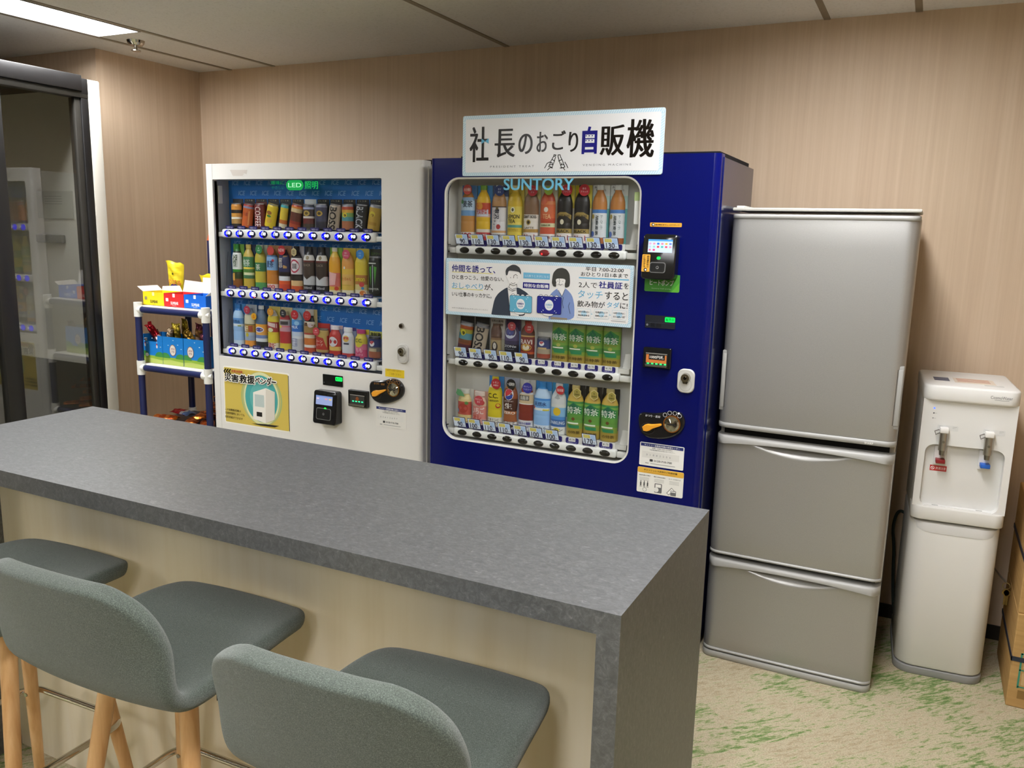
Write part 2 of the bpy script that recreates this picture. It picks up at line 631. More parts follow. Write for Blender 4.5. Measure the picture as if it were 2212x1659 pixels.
# ================================================================ glass booth on the left
PX = -3.62
t = thing('glass_booth', 'black framed glass meeting booth with white corner post on the left', 'booth', (-4.4, 1.8, 0))
K = '#1b1a1a'
BZ, BY = 2.238, 2.754          # height and inner face of the side wall
b = MB(mat='satin')
b.box(-5.1, PX - .03, BY, 2.813, 0, BZ, '#c9c8c1', 'matte')
b.box(-5.1, PX - .034, BY - .006, BY - .0001, 0, .875, '#4f4e48', 'matte')
b.box(PX - .03, PX + .004, BY, 2.816, 0, BZ, '#c6c2b7', 'satin', bev=.004)
obj('side_wall', b, t, label='white side wall of the booth with grey dado inside')
b = MB(mat='matte'); b.box(-5.16, -5.1, .4, 2.813, 0, BZ, '#c9c8c0'); obj('rear_wall', b, t)
b = MB(mat='matte'); b.box(-5.16, PX - .03, .4, .45, 0, BZ, '#c9c8c0'); obj('near_wall', b, t)
b = MB(mat='matte'); b.box(-5.16, PX - .03, .4, 2.813, BZ - .04, BZ, '#2c2b28'); obj('roof', b, t)
b = MB(mat='satin')
b.box(PX - .05, PX + .012, .4, 2.719, 2.180, 2.251, K, bev=.004)
b.box(PX - .05, PX + .004, 2.719, BY, 2.168, BZ, K, bev=.003)
b.box(PX - .05, PX + .003, .4, BY - .0001, 2.150, 2.180, '#24231f', bev=.003)
obj('top_rail', b, t)
b = MB(mat='satin'); b.box(PX - .05, PX + .002, 2.717, BY - .0001, .0, 2.15, '#131212', bev=.003); b.box(PX - .05, PX - .006, 2.687, 2.717, 0, 2.15, '#2c2a26', bev=.003); obj('corner_post', b, t)
b = MB(mat='satin'); b.box(PX - .04, PX + .006, 2.254, 2.332, .0, 2.15, '#1b1a19', bev=.006); obj('door_stile', b, t)
b = MB(mat='satin'); b.box(PX - .05, PX + .002, .4, .45, .0, 2.15, K, bev=.003); b.box(PX - .05, PX + .002, .45, 2.687, 0, .07, K, bev=.003); obj('bottom_rail', b, t)
b = MB(mat='boothglass'); b.box(PX - .026, PX - .018, 2.332, 2.687, .07, 2.15); obj('glass_pane', b, t)
b = MB(mat='boothglass'); b.box(PX - .026, PX - .018, .45, 2.254, .07, 2.15); obj('glass_door', b, t)
b = MB(Y=BY - .0062, mat='paper'); b.box(-4.043, -3.775, BY - .0055, BY - .0006, 1.594, 1.727, '#b2b3aa')
for q in range(4):
    b.rect(-3.98, 1.70 - q * .012, -3.85, 1.703 - q * .012, '#8f918a')
tag(obj('notice_sheet', b, None, (-3.97, BY - .001, 1.59)), 'grey notice sheet on the wall inside the glass booth', 'notice')
b = MB(mat='satin'); b.box(-4.046, -3.848, BY - .025, BY - .0006, 1.474, 1.515, '#77776f', bev=.006)
tag(obj('wall_bar', b, None, (-4.01, BY - .001, 1.49)), 'short grey bar on the booth wall under the notice sheet', 'wall fitting')

# ================================================================ counter
CX0, CX1, CY0, CY1, CZ = -2.384, -.3765, 1.1712, 1.758, .9922
t = thing('counter', 'long grey stone-look bar counter with pale birch front panel', 'counter', ((CX0 + CX1) / 2, (CY0 + CY1) / 2, 0))
b = MB(mat='laminate'); b.box(CX0, CX1, CY0, CY1, CZ - .041, CZ); obj('countertop', b, t)
for x0, x1 in ((CX0, CX0 + .04), (CX1 - .04, CX1)):
    b = MB(mat='laminate'); b.box(x0, x1, CY0, CY1, 0, CZ - .041); obj('side_panel', b, t)
b = MB(mat='birch'); b.box(CX0 + .04, CX1 - .04, CY0 + .2404, CY0 + .2604, 0, CZ - .041); obj('front_panel', b, t)

# ================================================================ bar stools
def shell_mesh():
    prof = [(.222, .713, .100), (.2195, .720, .136), (.212, .729, .165), (.196, .737, .186), (.168, .742, .198), (.11, .741, .205), (.02, .731, .209), (-.07, .720, .213), (-.14, .715, .216), (-.182, .721, .219),
            (-.210, .746, .221), (-.227, .790, .221), (-.242, .838, .220), (-.255, .885, .216), (-.265, .922, .206), (-.272, .948, .186), (-.276, .964, .158), (-.278, .973, .115)]
    nu = 14
    vs_, fs = [], []
    for k, (y, z, w) in enumerate(prof):
        back = max(0., min(1., (z - .72) / .12)) if k > 8 else 0.
        for i in range(nu + 1):
            u = -1 + 2 * i / nu
            x = u * w
            e = (abs(x) / .22) ** 2.4
            rampf = max(0., min(1., (.20 - y) / .16))
            dz = (.014 * rampf - .012 * (1 - rampf)) * e * (1 - back)
            dy = .040 * e * back
            vs_.append((x, y + dy, z + dz - .010 * (x / .22) ** 2 * back * max(0., (z - .86) / .10)))
    for k in range(len(prof) - 1):
        for i in range(nu):
            a = k * (nu + 1) + i
            fs.append((a, a + nu + 1, a + nu + 2, a + 1))
    me = bpy.data.meshes.new('shell')
    me.from_pydata(vs_, [], fs)
    me.materials.append(MAT['fabric'])
    me.polygons.foreach_set('use_smooth', [True] * len(fs))
    ca = me.color_attributes.new('Col', 'FLOAT_COLOR', 'CORNER')
    me.update()
    return me


def make_stool():
    r = thing('bar_stool', '', 'bar stool', (0, 0, 0), 'grey-green bar stools at the counter')
    o = bpy.data.objects.new('seat_shell', shell_mesh())
    col.objects.link(o)
    o.parent = r
    ORG[o.name] = (0, 0, 0)
    md = o.modifiers.new('thickness', 'SOLIDIFY'); md.thickness = .038; md.offset = -1
    md = o.modifiers.new('round', 'SUBSURF'); md.levels = 2; md.render_levels = 2
    b = MB(mat='matte'); b.box(-.1, .1, -.08, .11, .655, .682, '#1d1d1c', bev=.005); obj('under_plate', b, r)
    b = MB(mat='matte'); b.box(.176, .179, -.075, -.048, .655, .700, '#111111'); obj('fabric_tag', b, r)
    for sx in (-1, 1):
        for sy in (-1, 1):
            b = MB(mat='beech')
            top = Vector((sx * .105, sy * .09 + .01, .686))
            bot = Vector((sx * .200, sy * .172, .0))
            prof = [(0, .0115), (.08, .0135), (.45, .017), (1, .0195)]
            for (t0, r0), (t1, r1) in zip(prof, prof[1:]):
                b.cyl(bot.lerp(top, t0), bot.lerp(top, t1), r0, r1, n=20)
            leg = obj('leg', b, r, smooth=60)
            p = bot.lerp(top, .31 / .690)
            b = MB(mat='chrome'); b.cyl(p + Vector((0, -.0165, 0)), p + Vector((0, -.0195, 0)), .0055, c='#a8a49c', n=14); obj('bolt', b, leg)
    b = MB(mat='chrome')
    b.tube([(x, y, .31) for x, y in rr(-.182, -.158, .182, .158, .05, 8)], .0085, '#d5d2cc', closed=True)
    obj('foot_ring', b, r, smooth=60)
    return r


def dup(root, loc, rotz, label):
    r = root.copy(); col.objects.link(r)
    r.location = loc; r.rotation_euler = (0, 0, rotz); r['label'] = label
    for ch in list(root.children):
        c = ch.copy(); col.objects.link(c); c.parent = r
        for g in list(ch.children):
            d = g.copy(); col.objects.link(d); d.parent = c
    return r


st = make_stool()
st.location = (-1.352, 1.164, 0); st.rotation_euler = (0, 0, math.radians(1.5)); st['label'] = 'grey-green upholstered bar stool between the other two stools, beech legs'
dup(st, (-.737, 1.135, 0), math.radians(2.5), 'nearest grey-green bar stool, by the right end of the counter')
dup(st, (-1.923, 1.160, 0), math.radians(2), 'bar stool at the left edge, partly behind the middle stool, dark seat showing')

# ================================================================ fridge
FX0, FW, FY = -.636, .600, 2.996
t = thing('refrigerator', 'silver three-door refrigerator between the blue vending machine and the water dispenser', 'refrigerator', (FX0 + FW / 2, FY + .31, 0))
S_ = '#b9b8b2'


def bow(u):            # front bulges slightly in the middle and rounds at both ends; u = -1..1
    a = abs(u)
    e = max(0., (a - .885) / .115)
    return -.004 * (1 - u * u) + .038 * (1 - math.sqrt(max(0., 1 - e * e)))


def front(b, z0, z1, y0, c, mat='silver', scoop=None, nu=48, nz=14, back=.05, lip=.006):
    us = [-1 + 2 * i / nu for i in range(nu + 1)]
    us = sorted(set(us + [s_ * (1 - .115 * q) for s_ in (-1, 1) for q in (.02, .06, .12, .2, .3, .45, .65, .85)]))
    n = len(us)
    zs = [z0 + (z1 - z0) * i / nz for i in range(nz + 1)]
    if scoop:
        zs = sorted(set(zs + [z1 - (z1 - z0) * .3 * i / 22 for i in range(23)]))
    vs_, fs = [], []
    for z in zs:
        ed = min(z - z0, z1 - z) / lip
        ro = 0 if ed >= 1 else .004 * (1 - ed) ** 2
        for u in us:
            y = y0 + bow(u) + ro
            if scoop:
                s0, dep, hh = scoop
                q = (z1 - z) / hh
                wv = max(0., 1 - (u / s0) ** 2)
                if q < 1.25 * wv:
                    y += dep * math.sqrt(wv) * (.5 + .5 * math.cos(PI * min(1., q / max(1e-4, 1.25 * wv))))
            vs_.append((FX0 + FW / 2 + u * FW / 2, y, z))
    for k in range(len(zs) - 1):
        for i in range(n - 1):
            a = k * n + i
            fs.append((a, a + 1, a + n + 1, a + n))
    b.add(vs_, fs, c, mat)
    # sides, top, bottom back to the door thickness
    yb_ = y0 + back
    for row, flip in ((0, True), (len(zs) - 1, False)):
        ring = [vs_[row * n + i] for i in range(n)]
        o = ring + [(p[0], yb_, p[2]) for p in ring]
        q = [(i, i + 1, n + i + 1, n + i) for i in range(n - 1)]
        b.add(o, [f[::-1] for f in q] if flip else q, c, mat)
    for i, flip in ((0, False), (n - 1, True)):
        ring = [vs_[k * n + i] for k in range(len(zs))]
        o = ring + [(p[0], yb_, p[2]) for p in ring]
        m_ = len(ring)
        q = [(k, k + 1, m_ + k + 1, m_ + k) for k in range(m_ - 1)]
        b.add(o, [f[::-1] for f in q] if flip else q, c, mat)


b = MB(mat='satin'); b.box(FX0 + .004, FX0 + FW - .004, FY + .058, FY + .62, .03, 1.668, '#b4afa4', bev=.004)
b.box(FX0 + .02, FX0 + FW - .02, FY + .045, FY + .06, .04, 1.66, '#15130f', 'matte')
obj('cabinet', b, t)
b = MB(mat='satin'); b.box(FX0, FX0 + FW, FY + .008, FY + .30, 1.675, 1.686, '#bdbbb3', bev=.004)
for q in range(14):
    b.box(FX0 + .004, FX0 + .03, FY + .06 + q * .018, FY + .07 + q * .018, 1.686, 1.694, '#d8d6cf')
obj('top_cover', b, t)
b = MB(mat='silver'); front(b, .919, 1.655, FY, S_)
dr = obj('upper_door', b, t, smooth=50)
b = MB(mat='satin'); front(b, 1.648, 1.664, FY - .003, '#a3a29e', 'satin', nz=4, lip=.004); obj('top_trim', b, dr, smooth=50)
b = MB(mat='satin'); front(b, .900, .918, FY - .004, '#a3a29e', 'satin', nz=4, lip=.004)
b.Y = FY - .0088; b.tfit('SHARP', FX0 + FW - .085, .908, .0065, '#f4f3ef', bold=.01)
obj('bottom_trim', b, dr, smooth=50)
for sx, z0, z1 in ((0, .962, 1.182), (1, .962, 1.176)):
    xc = FX0 + .0125 if sx == 0 else FX0 + FW - .0125
    b = MB(mat='satin')
    b.box(xc - .0115, xc + .0115, FY + .006, FY + .045, z0, z1, '#94938f', bev=.003)
    b.box(xc - .0075 + (.003 if sx else -.001), xc + .0075 - (-.002 if sx else .003), FY + .0035, FY + .02, z0 + .012, z1 - .012, '#a2a19d', bev=.002)
    xx = xc + (.006 if sx == 0 else -.008)
    b.box(xx, xx + .0016, FY + .0030, FY + .01, z0 + .012, z1 - .012, '#2a2926')
    obj('handle', b, dr)
for nm, z0, z1 in (('middle_drawer', .424, .868), ('bottom_drawer', .036, .394)):
    b = MB(mat='silver'); front(b, z0, z1 - .012, FY, S_, scoop=(.60, .024, .034))
    if nm == 'bottom_drawer':
        b.Y = FY - .0045
        b.disc(FX0 + .475, .318, .0032, .006, '#35332e')
    d_ = obj(nm, b, t, smooth=50)
    b = MB(mat='satin')
    n = 40
    vs_, fs = [], []
    for i in range(n + 1):
        u = -1 + 2 * i / n
        x = FX0 + FW / 2 + u * FW / 2
        y = FY + bow(u)
        lo = z1 - .012 - .016 * (abs(u) ** 2.2) - .004
        vs_ += [(x, y + .045, z1 + .003), (x, y - .004, z1 + .003), (x, y - .010, z1 - .004), (x, y - .010, lo + .003), (x, y - .003, lo), (x, y + .014, lo)]
    for i in range(n):
        for k in range(5):
            a = i * 6 + k
            fs.append((a, a + 1, a + 7, a + 6))
    b.add(vs_, fs, '#a6a5a1')
    obj('handle', b, d_, smooth=50)
    b = MB(mat='satin'); front(b, z0 - .008, z0 + .002, FY - .003, '#a3a29e', 'satin', nz=3, lip=.003); obj('lower_trim', b, d_, smooth=50)
b = MB(mat='satin'); front(b, .0, .024, FY - .006, '#a5a49f', 'satin', nz=4, lip=.006); obj('base', b, t, smooth=50)

# ================================================================ water dispenser
WW, WD = .293, .36
t = thing('water_dispenser', 'white floor-standing water dispenser with two steel taps beside the refrigerator', 'water dispenser', (.033, 3.228, 0), None, .0654, local=True)
wh, wh2 = '#e6e5e2', '#dcdad4'


def rplan(x0, x1, y0, y1, r, rb=.01, n=10):
    o = []
    for cx, cy, a, rad in ((x0 + r, y0 + r, PI, r), (x1 - r, y0 + r, 1.5 * PI, r), (x1 - rb, y1 - rb, 0, rb), (x0 + rb, y1 - rb, .5 * PI, rb)):
        for i in range(n + 1):
            q = a + PI / 2 * i / n
            o.append((cx + rad * math.cos(q), cy + rad * math.sin(q)))
    return o


def loft(b, levels, c, mat=None):
    """levels: list of (outline, z)"""
    n = len(levels[0][0])
    vs_ = [(x, y, z) for pl, z in levels for x, y in pl]
    fs = []
    for k in range(len(levels) - 1):
        for i in range(n):
            j = (i + 1) % n
            fs.append((k * n + i, k * n + j, (k + 1) * n + j, (k + 1) * n + i))
    fs.append(tuple(reversed(range(n))))
    fs.append(tuple((len(levels) - 1) * n + i for i in range(n)))
    b.add(vs_, fs, c, mat)


def lev(x0, x1, y0, y1, z0, z1, r=.03, e=.006):
    return [(rplan(x0 + e, x1 - e, y0 + e, y1, r), z0), (rplan(x0 + e * .3, x1 - e * .3, y0 + e * .3, y1, r), z0 + e * .3), (rplan(x0, x1, y0, y1, r), z0 + e), (rplan(x0, x1, y0, y1, r), z1 - e), (rplan(x0 + e * .3, x1 - e * .3, y0 + e * .3, y1, r), z1 - e * .3), (rplan(x0 + e, x1 - e, y0 + e, y1, r), z1)]


b = MB(mat='satin'); loft(b, lev(-.002, WW + .002, -.002, WD, 0, .028, .06, .003), '#8f8f8d'); obj('base', b, t, smooth=50)
b = MB(mat='satin'); loft(b, lev(0, WW, 0, WD, .030, .590, .062, .008), wh2)
cab = obj('cabinet', b, t, smooth=50)
b = MB(mat='satin')
n = 24
vs_, fs = [], []
for i in range(n + 1):
    u = -1 + 2 * i / n
    x = WW / 2 + u * (WW / 2 - .002)
    yy = .062 - math.sqrt(max(0, .062 ** 2 - max(0, abs(u) * WW / 2 - (WW / 2 - .062)) ** 2))
    lo = .553 + .028 * abs(u) ** 6
    vs_ += [(x, yy - .0015, .588), (x, yy - .0035, lo + .02), (x, yy - .0012, lo)]
for i in range(n):
    for k_ in range(2):
        a = i * 3 + k_
        fs.append((a, a + 1, a + 4, a + 3))
b.add(vs_, fs, '#dedddc', 'gloss')
obj('grip_edge', b, cab, smooth=60)
b = MB(mat='satin')
loft(b, lev(.0, WW, .035, WD, .60, 1.04, .03, .004), wh)
# front frame around the recess
HX0, HX1, HZ0, HZ1, HR = .022, WW - .022, .648, .878, .03
o_ = rr(.0, .60, WW, 1.04, .004)
yf = .004
for (x0, x1, z0, z1) in ((.0, WW, HZ1, 1.04), (.0, HX0, HZ0, HZ1), (HX1, WW, HZ0, HZ1)):
    b.box(x0, x1, yf, .05, z0, z1, wh)
for cx, cz, qx, qz in ((HX0, HZ1, 1, -1), (HX1, HZ1, -1, -1), (HX0, HZ0, 1, 1), (HX1, HZ0, -1, 1)):
    ctr = (cx + qx * HR, cz + qz * HR)
    arc = [(ctr[0] - qx * HR * math.cos(i * PI / 16), ctr[1] - qz * HR * math.sin(i * PI / 16)) for i in range(9)]
    pts = [(cx, cz)] + arc
    if sum(pts[i][0] * pts[(i + 1) % 10][1] - pts[(i + 1) % 10][0] * pts[i][1] for i in range(10)) < 0:
        pts = pts[::-1]
    b.prism(pts, yf, .05, wh)
b.Y = .0036
b.mat = 'paper'
b.disc(.036, 1.008, .0032, c='#4a63ff', mat='led')
b.disc(.036, .990, .0026, c='#55585c')
b.rect(.038, .9895, .046, .9905, '#9a9a9a')
b.disc(.035, .972, .0020, c='#777'); b.rect(.038, .9715, .044, .9725, '#9a9a9a')
b.rrect(.052, .931, .118, .950, .003, '#dddddb'); b.rrect(.195, .931, .262, .950, .003, '#dddddb')
for x in (.057, .100, .200, .244):
    b.rect(x, .945, x + .013, .9462, '#8a8a88'); b.rect(x, .941, x + .011, .9422, '#9a9a98')
up = obj('upper_unit', b, t, smooth=40)
b = MB(Y=.0344, mat='paper')
b.rect(.046, .775, .100, .795, '#c0352f'); b.ring(.055, .785, .0045, .0062, '#f5f0ee', 2); b.line([(.051, .789), (.059, .781)], .0018, '#f5f0ee', 2)
b.tfit('熱湯注意', .081, .785, .010, '#f7f2f0', 2, wmax=.032)
obj('warning_sticker', b, up, label='red hot-water warning sticker')
b = MB(mat='satin'); loft(b, lev(-.002, WW + .002, -.008, .09, .600, .650, .034, .004), '#dfddd8')
b.box(.03, WW - .03, .012, .034, .6502, .6512, '#e9e8e6'); b.rect
for x in (.075, .215):
    b.box(x - .010, x + .010, .016, .024, .6505, .6518, '#a9a9a6')
obj('drip_tray', b, up, smooth=45)
b = MB(mat='satin'); loft(b, lev(-.003, WW + .003, -.012, WD + .004, 1.036, 1.092, .036, .008), '#ebeae7')
b.Y = -.0122; b.mat = 'paper'
b.tfit('CosmoWater', .235, 1.066, .0105, '#6d6d70', wmax=.066)
b.line([(.215, 1.0575), (.235, 1.0565), (.258, 1.0575)], .0012, '#8a8a8c')
lid = obj('lid', b, up, smooth=45)
b = MB(mat='paper')
b.box(.035, .085, .11, .19, 1.0921, 1.0926, '#5b6075'); b.box(.10, .23, .09, .20, 1.0921, 1.0925, '#e6d9c9'); 
for q in range(3):
    b.box(.11, .215, .175 - q * .028, .19 - q * .028, 1.0926, 1.0928, '#cf9a86')
b.box(.19, .25, .06, .08, 1.0921, 1.0925, '#cfd0cc')
obj('notice_sticker', b, lid)
for i, (x, c_) in enumerate(((.074, '#8d1d23'), (.214, '#1f63c9'))):
    b = MB(mat='metal')
    b.cyl((x, -.006, .925), (x, -.010, .862), .0145, .013, '#b5b3ad', n=20)
    b.cyl((x, -.010, .862), (x, -.010, .845), .010, .0085, '#8f8d88', n=18)
    b.cyl((x, .02, .915), (x, -.006, .92), .011, .011, '#c9c7c2', n=16)
    b.cyl((x, -.024, .895), (x, -.0262, .895), .0045, .0045, '#8a8883', n=14)
    tap = obj('tap', b, up, smooth=50)
    b = MB(mat='satin'); b.box(x - .014, x + .014, -.022, .006, .925, .944, '#eceae6', bev=.003)
    obj('push_lever', b, tap)
    b = MB(mat='satin'); b.tube([(x - .016, -.012, .936), (x - .030, -.016, .930), (x - .026, -.016, .918), (x - .012, -.014, .926)], .0022, '#7b7572', n=8)
    obj('safety_catch', b, tap)
    b = MB(mat='satin'); b.box(x - .020, x + .020, .024, .034, .80, .87, '#e3e2e0', bev=.003); b.box(x - .015, x + .015, -.006, .030, .812, .826, c_, bev=.002)
    obj('cup_guide', b, tap)
cord = [Vector(v) for v in ((.02, .34, .50), (-.02, .36, .52), (-.035, .36, .44), (-.02, .35, .36), (-.015, .35, .25), (.0, .34, .1), (.02, .33, .01))]
for _ in range(3):
    cord = [cord[0]] + [q for a, c_ in zip(cord, cord[1:]) for q in (a.lerp(c_, .25), a.lerp(c_, .75))] + [cord[-1]]
b = MB(mat='matte'); b.tube(cord, .006, '#28302b')
obj('power_cord', b, t, smooth=60)

# ================================================================ cardboard boxes on the right
bx0, by0 = .394, 3.154


def carton(z0, z1, dx, dy, lab, lower):
    t = thing('cardboard_box', lab, 'box', (bx0 + .2, by0 + .22, z0), 'strapped cardboard boxes by the right wall')
    b = MB(mat='cardboard'); b.box(bx0 + dx, bx0 + .42, by0 + dy, by0 + .42, z0, z1, bev=.003, seg=1)
    b.Y = by0 + dy
    if lower:
        g = '#3d8a72'
        b.line([(bx0 + .028, .075), (bx0 + .028, .20), (bx0 + .30, .20)], .006, g, mat='paper')
        b.line([(bx0 + .028, .14), (bx0 + .30, .14)], .005, g, mat='paper')
        b.line([(bx0 + .028, .078), (bx0 + .30, .078)], .005, g, mat='paper')
        b.rect(bx0 + .03, .035, bx0 + .30, .066, '#8c6c3c', mat='paper')
        b.rrect(bx0 + .036, .086, bx0 + .075, .132, .004, '#c9a878', mat='paper', l=2); b.line([(bx0 + .045, .12), (bx0 + .06, .12)], .004, '#4b3a24', 3, 'paper')
        b.rrect(bx0 + .036, .148, bx0 + .075, .190, .004, '#c9a878', mat='paper', l=2); b.line([(bx0 + .045, .17), (bx0 + .06, .17)], .004, '#4b3a24', 3, 'paper')
    obj('carton', b, t)
    b = MB(mat='satin')
    zs = z0 + (z1 - z0) * .52
    e = .0025
    x0, x1, y0, y1 = bx0 + dx - e, bx0 + .42 + e, by0 + dy - e, by0 + .42 + e
    for a in ((x0, x1, y0, y0 + e), (x0, x1, y1 - e, y1), (x0, x0 + e, y0, y1), (x1 - e, x1, y0, y1)):
        b.box(*a, zs - .008, zs + .008, '#232b3c')
    obj('strap', b, t)


carton(0, .342, 0, 0, 'lower strapped cardboard box on the carpet at the right edge', True)
carton(.342, .70, .0, .006, 'upper strapped cardboard box on top of the other at the right edge', False)
# bunch of keys hanging from a valve between dispenser and boxes
t = thing('hanging_keys', 'small brass keys hanging low between water dispenser and cardboard boxes', 'keys', (.375, 3.42, .20))
b = MB(mat='metal'); b.tube([(.378 + .012 * math.cos(i * PI / 8), 3.42, .335 + .012 * math.sin(i * PI / 8)) for i in range(16)], .0016, '#b9a679', n=6, closed=True); obj('key_ring', b, t)
for dx, rz in ((.0, .1), (.006, -.15)):
    b = MB(mat='metal'); b.cyl((.378 + dx, 3.418, .31), (.378 + dx, 3.421, .31), .012, c='#a58f5c', n=18); b.box(.374 + dx, .382 + dx, 3.418, 3.421, .262, .300, '#a58f5c'); obj('key', b, t)
b = MB(mat='matte'); b.tube([(.345, 3.60, .34), (.36, 3.5, .345), (.378, 3.42, .347)], .003, '#8f8578', n=8)
tag(obj('wire_hook', b, None, (.36, 3.5, .34)), 'thin wire hook the brass keys hang from', 'hook')

# ================================================================ vending machines
YW, WX0, WX1, ZT = 2.871, -3.015, -1.833, 1.855
YBL, BX0, BX1, YBB = 2.823, -1.772, -.6476, 3.41


def pw(px, py, d=0.):
    p = at(px, py, YW + d)
    return p.x, p.z


def pb(px, py, d=0.):
    p = at(px, py, YBL + d)
    return p.x, p.z


def hole_door(b, x0, x1, z0, z1, hx0, hx1, hz0, hz1, hr, y0, thick, c, mat, rad=.012):
    """door slab with a rounded opening and rounded vertical edges"""
    for a in ((x0 + rad, hx0, z0, z1), (hx1, x1 - rad, z0, z1), (hx0, hx1, z0, hz0), (hx0, hx1, hz1, z1)):
        b.add([(a[0], y0, a[2]), (a[1], y0, a[2]), (a[1], y0, a[3]), (a[0], y0, a[3])], [(0, 1, 2, 3)], c, mat)
    pts = rr(hx0, hz0, hx1, hz1, hr, 8)
    for cx, cz, i0 in ((hx1, hz0, 0), (hx1, hz1, 9), (hx0, hz1, 18), (hx0, hz0, 27)):
        for i in range(8):
            tri = [(cx, y0, cz), (pts[i0 + i + 1][0], y0, pts[i0 + i + 1][1]), (pts[i0 + i][0], y0, pts[i0 + i][1])]
            b.add(tri, [(0, 1, 2)], c, mat)
    n = len(pts)
    b.add([(p[0], y0, p[1]) for p in pts] + [(p[0], y0 + .03, p[1]) for p in pts], [(i, (i + 1) % n, n + (i + 1) % n, n + i) for i in range(n)], c, mat)
    for sx, xe in ((-1, x0), (1, x1)):
        q = [(xe - sx * (rad - rad * math.sin(i * PI / 12)), y0 + rad - rad * math.cos(i * PI / 12)) for i in range(7)] + [(xe, y0 + thick)]
        vs_ = [(x, y, z) for z in (z0, z1) for x, y in q]
        k = len(q)
        fs = [(i, i + 1, k + i + 1, k + i) for i in range(k - 1)]
        b.add(vs_, fs if sx > 0 else [f[::-1] for f in fs], c, mat)
    for z, up in ((z1, True), (z0, False)):
        f = [(x0 + rad, y0, z), (x1 - rad, y0, z), (x1, y0 + rad, z), (x1, y0 + thick, z), (x0, y0 + thick, z), (x0, y0 + rad, z)]
        b.add(f, [(0, 1, 2, 3, 4, 5) if up else (5, 4, 3, 2, 1, 0)], c, mat)


def cabinet_box(b, x0, x1, y0, y1, z0, z1, hx0, hx1, hz0, hz1, dep, c, liner, mat):
    """machine body open at the front behind the window"""
    e = .002
    b.box(x0, hx0 - e, y0, y1, z0, z1, c, mat); b.box(hx1 + e, x1, y0, y1, z0, z1, c, mat)
    b.box(hx0 - e, hx1 + e, y0, y1, z0, hz0 - e, c, mat); b.box(hx0 - e, hx1 + e, y0, y1, hz1 + e, z1, c, mat)
    b.box(hx0 - e, hx1 + e, y0 + dep + .006, y1, hz0 - e, hz1 + e, c, mat)


def liner_box(b, hx0, hx1, hz0, hz1, y0, dep, c, mat='satin'):
    w_ = .0018
    b.box(hx0 - w_, hx0, y0, y0 + dep, hz0, hz1, c, mat); b.box(hx1, hx1 + w_, y0, y0 + dep, hz0, hz1, c, mat)
    b.box(hx0, hx1, y0, y0 + dep, hz0 - w_, hz0, c, mat); b.box(hx0, hx1, y0, y0 + dep, hz1, hz1 + w_, c, mat)
    b.box(hx0, hx1, y0 + dep, y0 + dep + .003, hz0, hz1, c, mat)


def dome(b, cx, cz, rx, rz, y, dep, colf, mat, nr=6, na=28):
    """flattened half ellipsoid on a vertical face; colf(x, z) may give (colour, material)"""
    rows = []
    for k in range(nr + 1):
        t = PI / 2 * k / nr
        rows.append([(cx + rx * math.cos(t) * math.cos(2 * PI * i / na), y - dep * math.sin(t), cz + rz * math.cos(t) * math.sin(2 * PI * i / na)) for i in range(na)])
    for k in range(nr):
        for i in range(na):
            j = (i + 1) % na
            q = [rows[k][i], rows[k][j], rows[k + 1][j], rows[k + 1][i]]
            mx = sum(p[0] for p in q) / 4; mz = sum(p[2] for p in q) / 4
            c_, m_ = colf((mx - cx) / rx, (mz - cz) / rz)
            b.add(q, [(0, 1, 2, 3)], c_, m_ or mat)


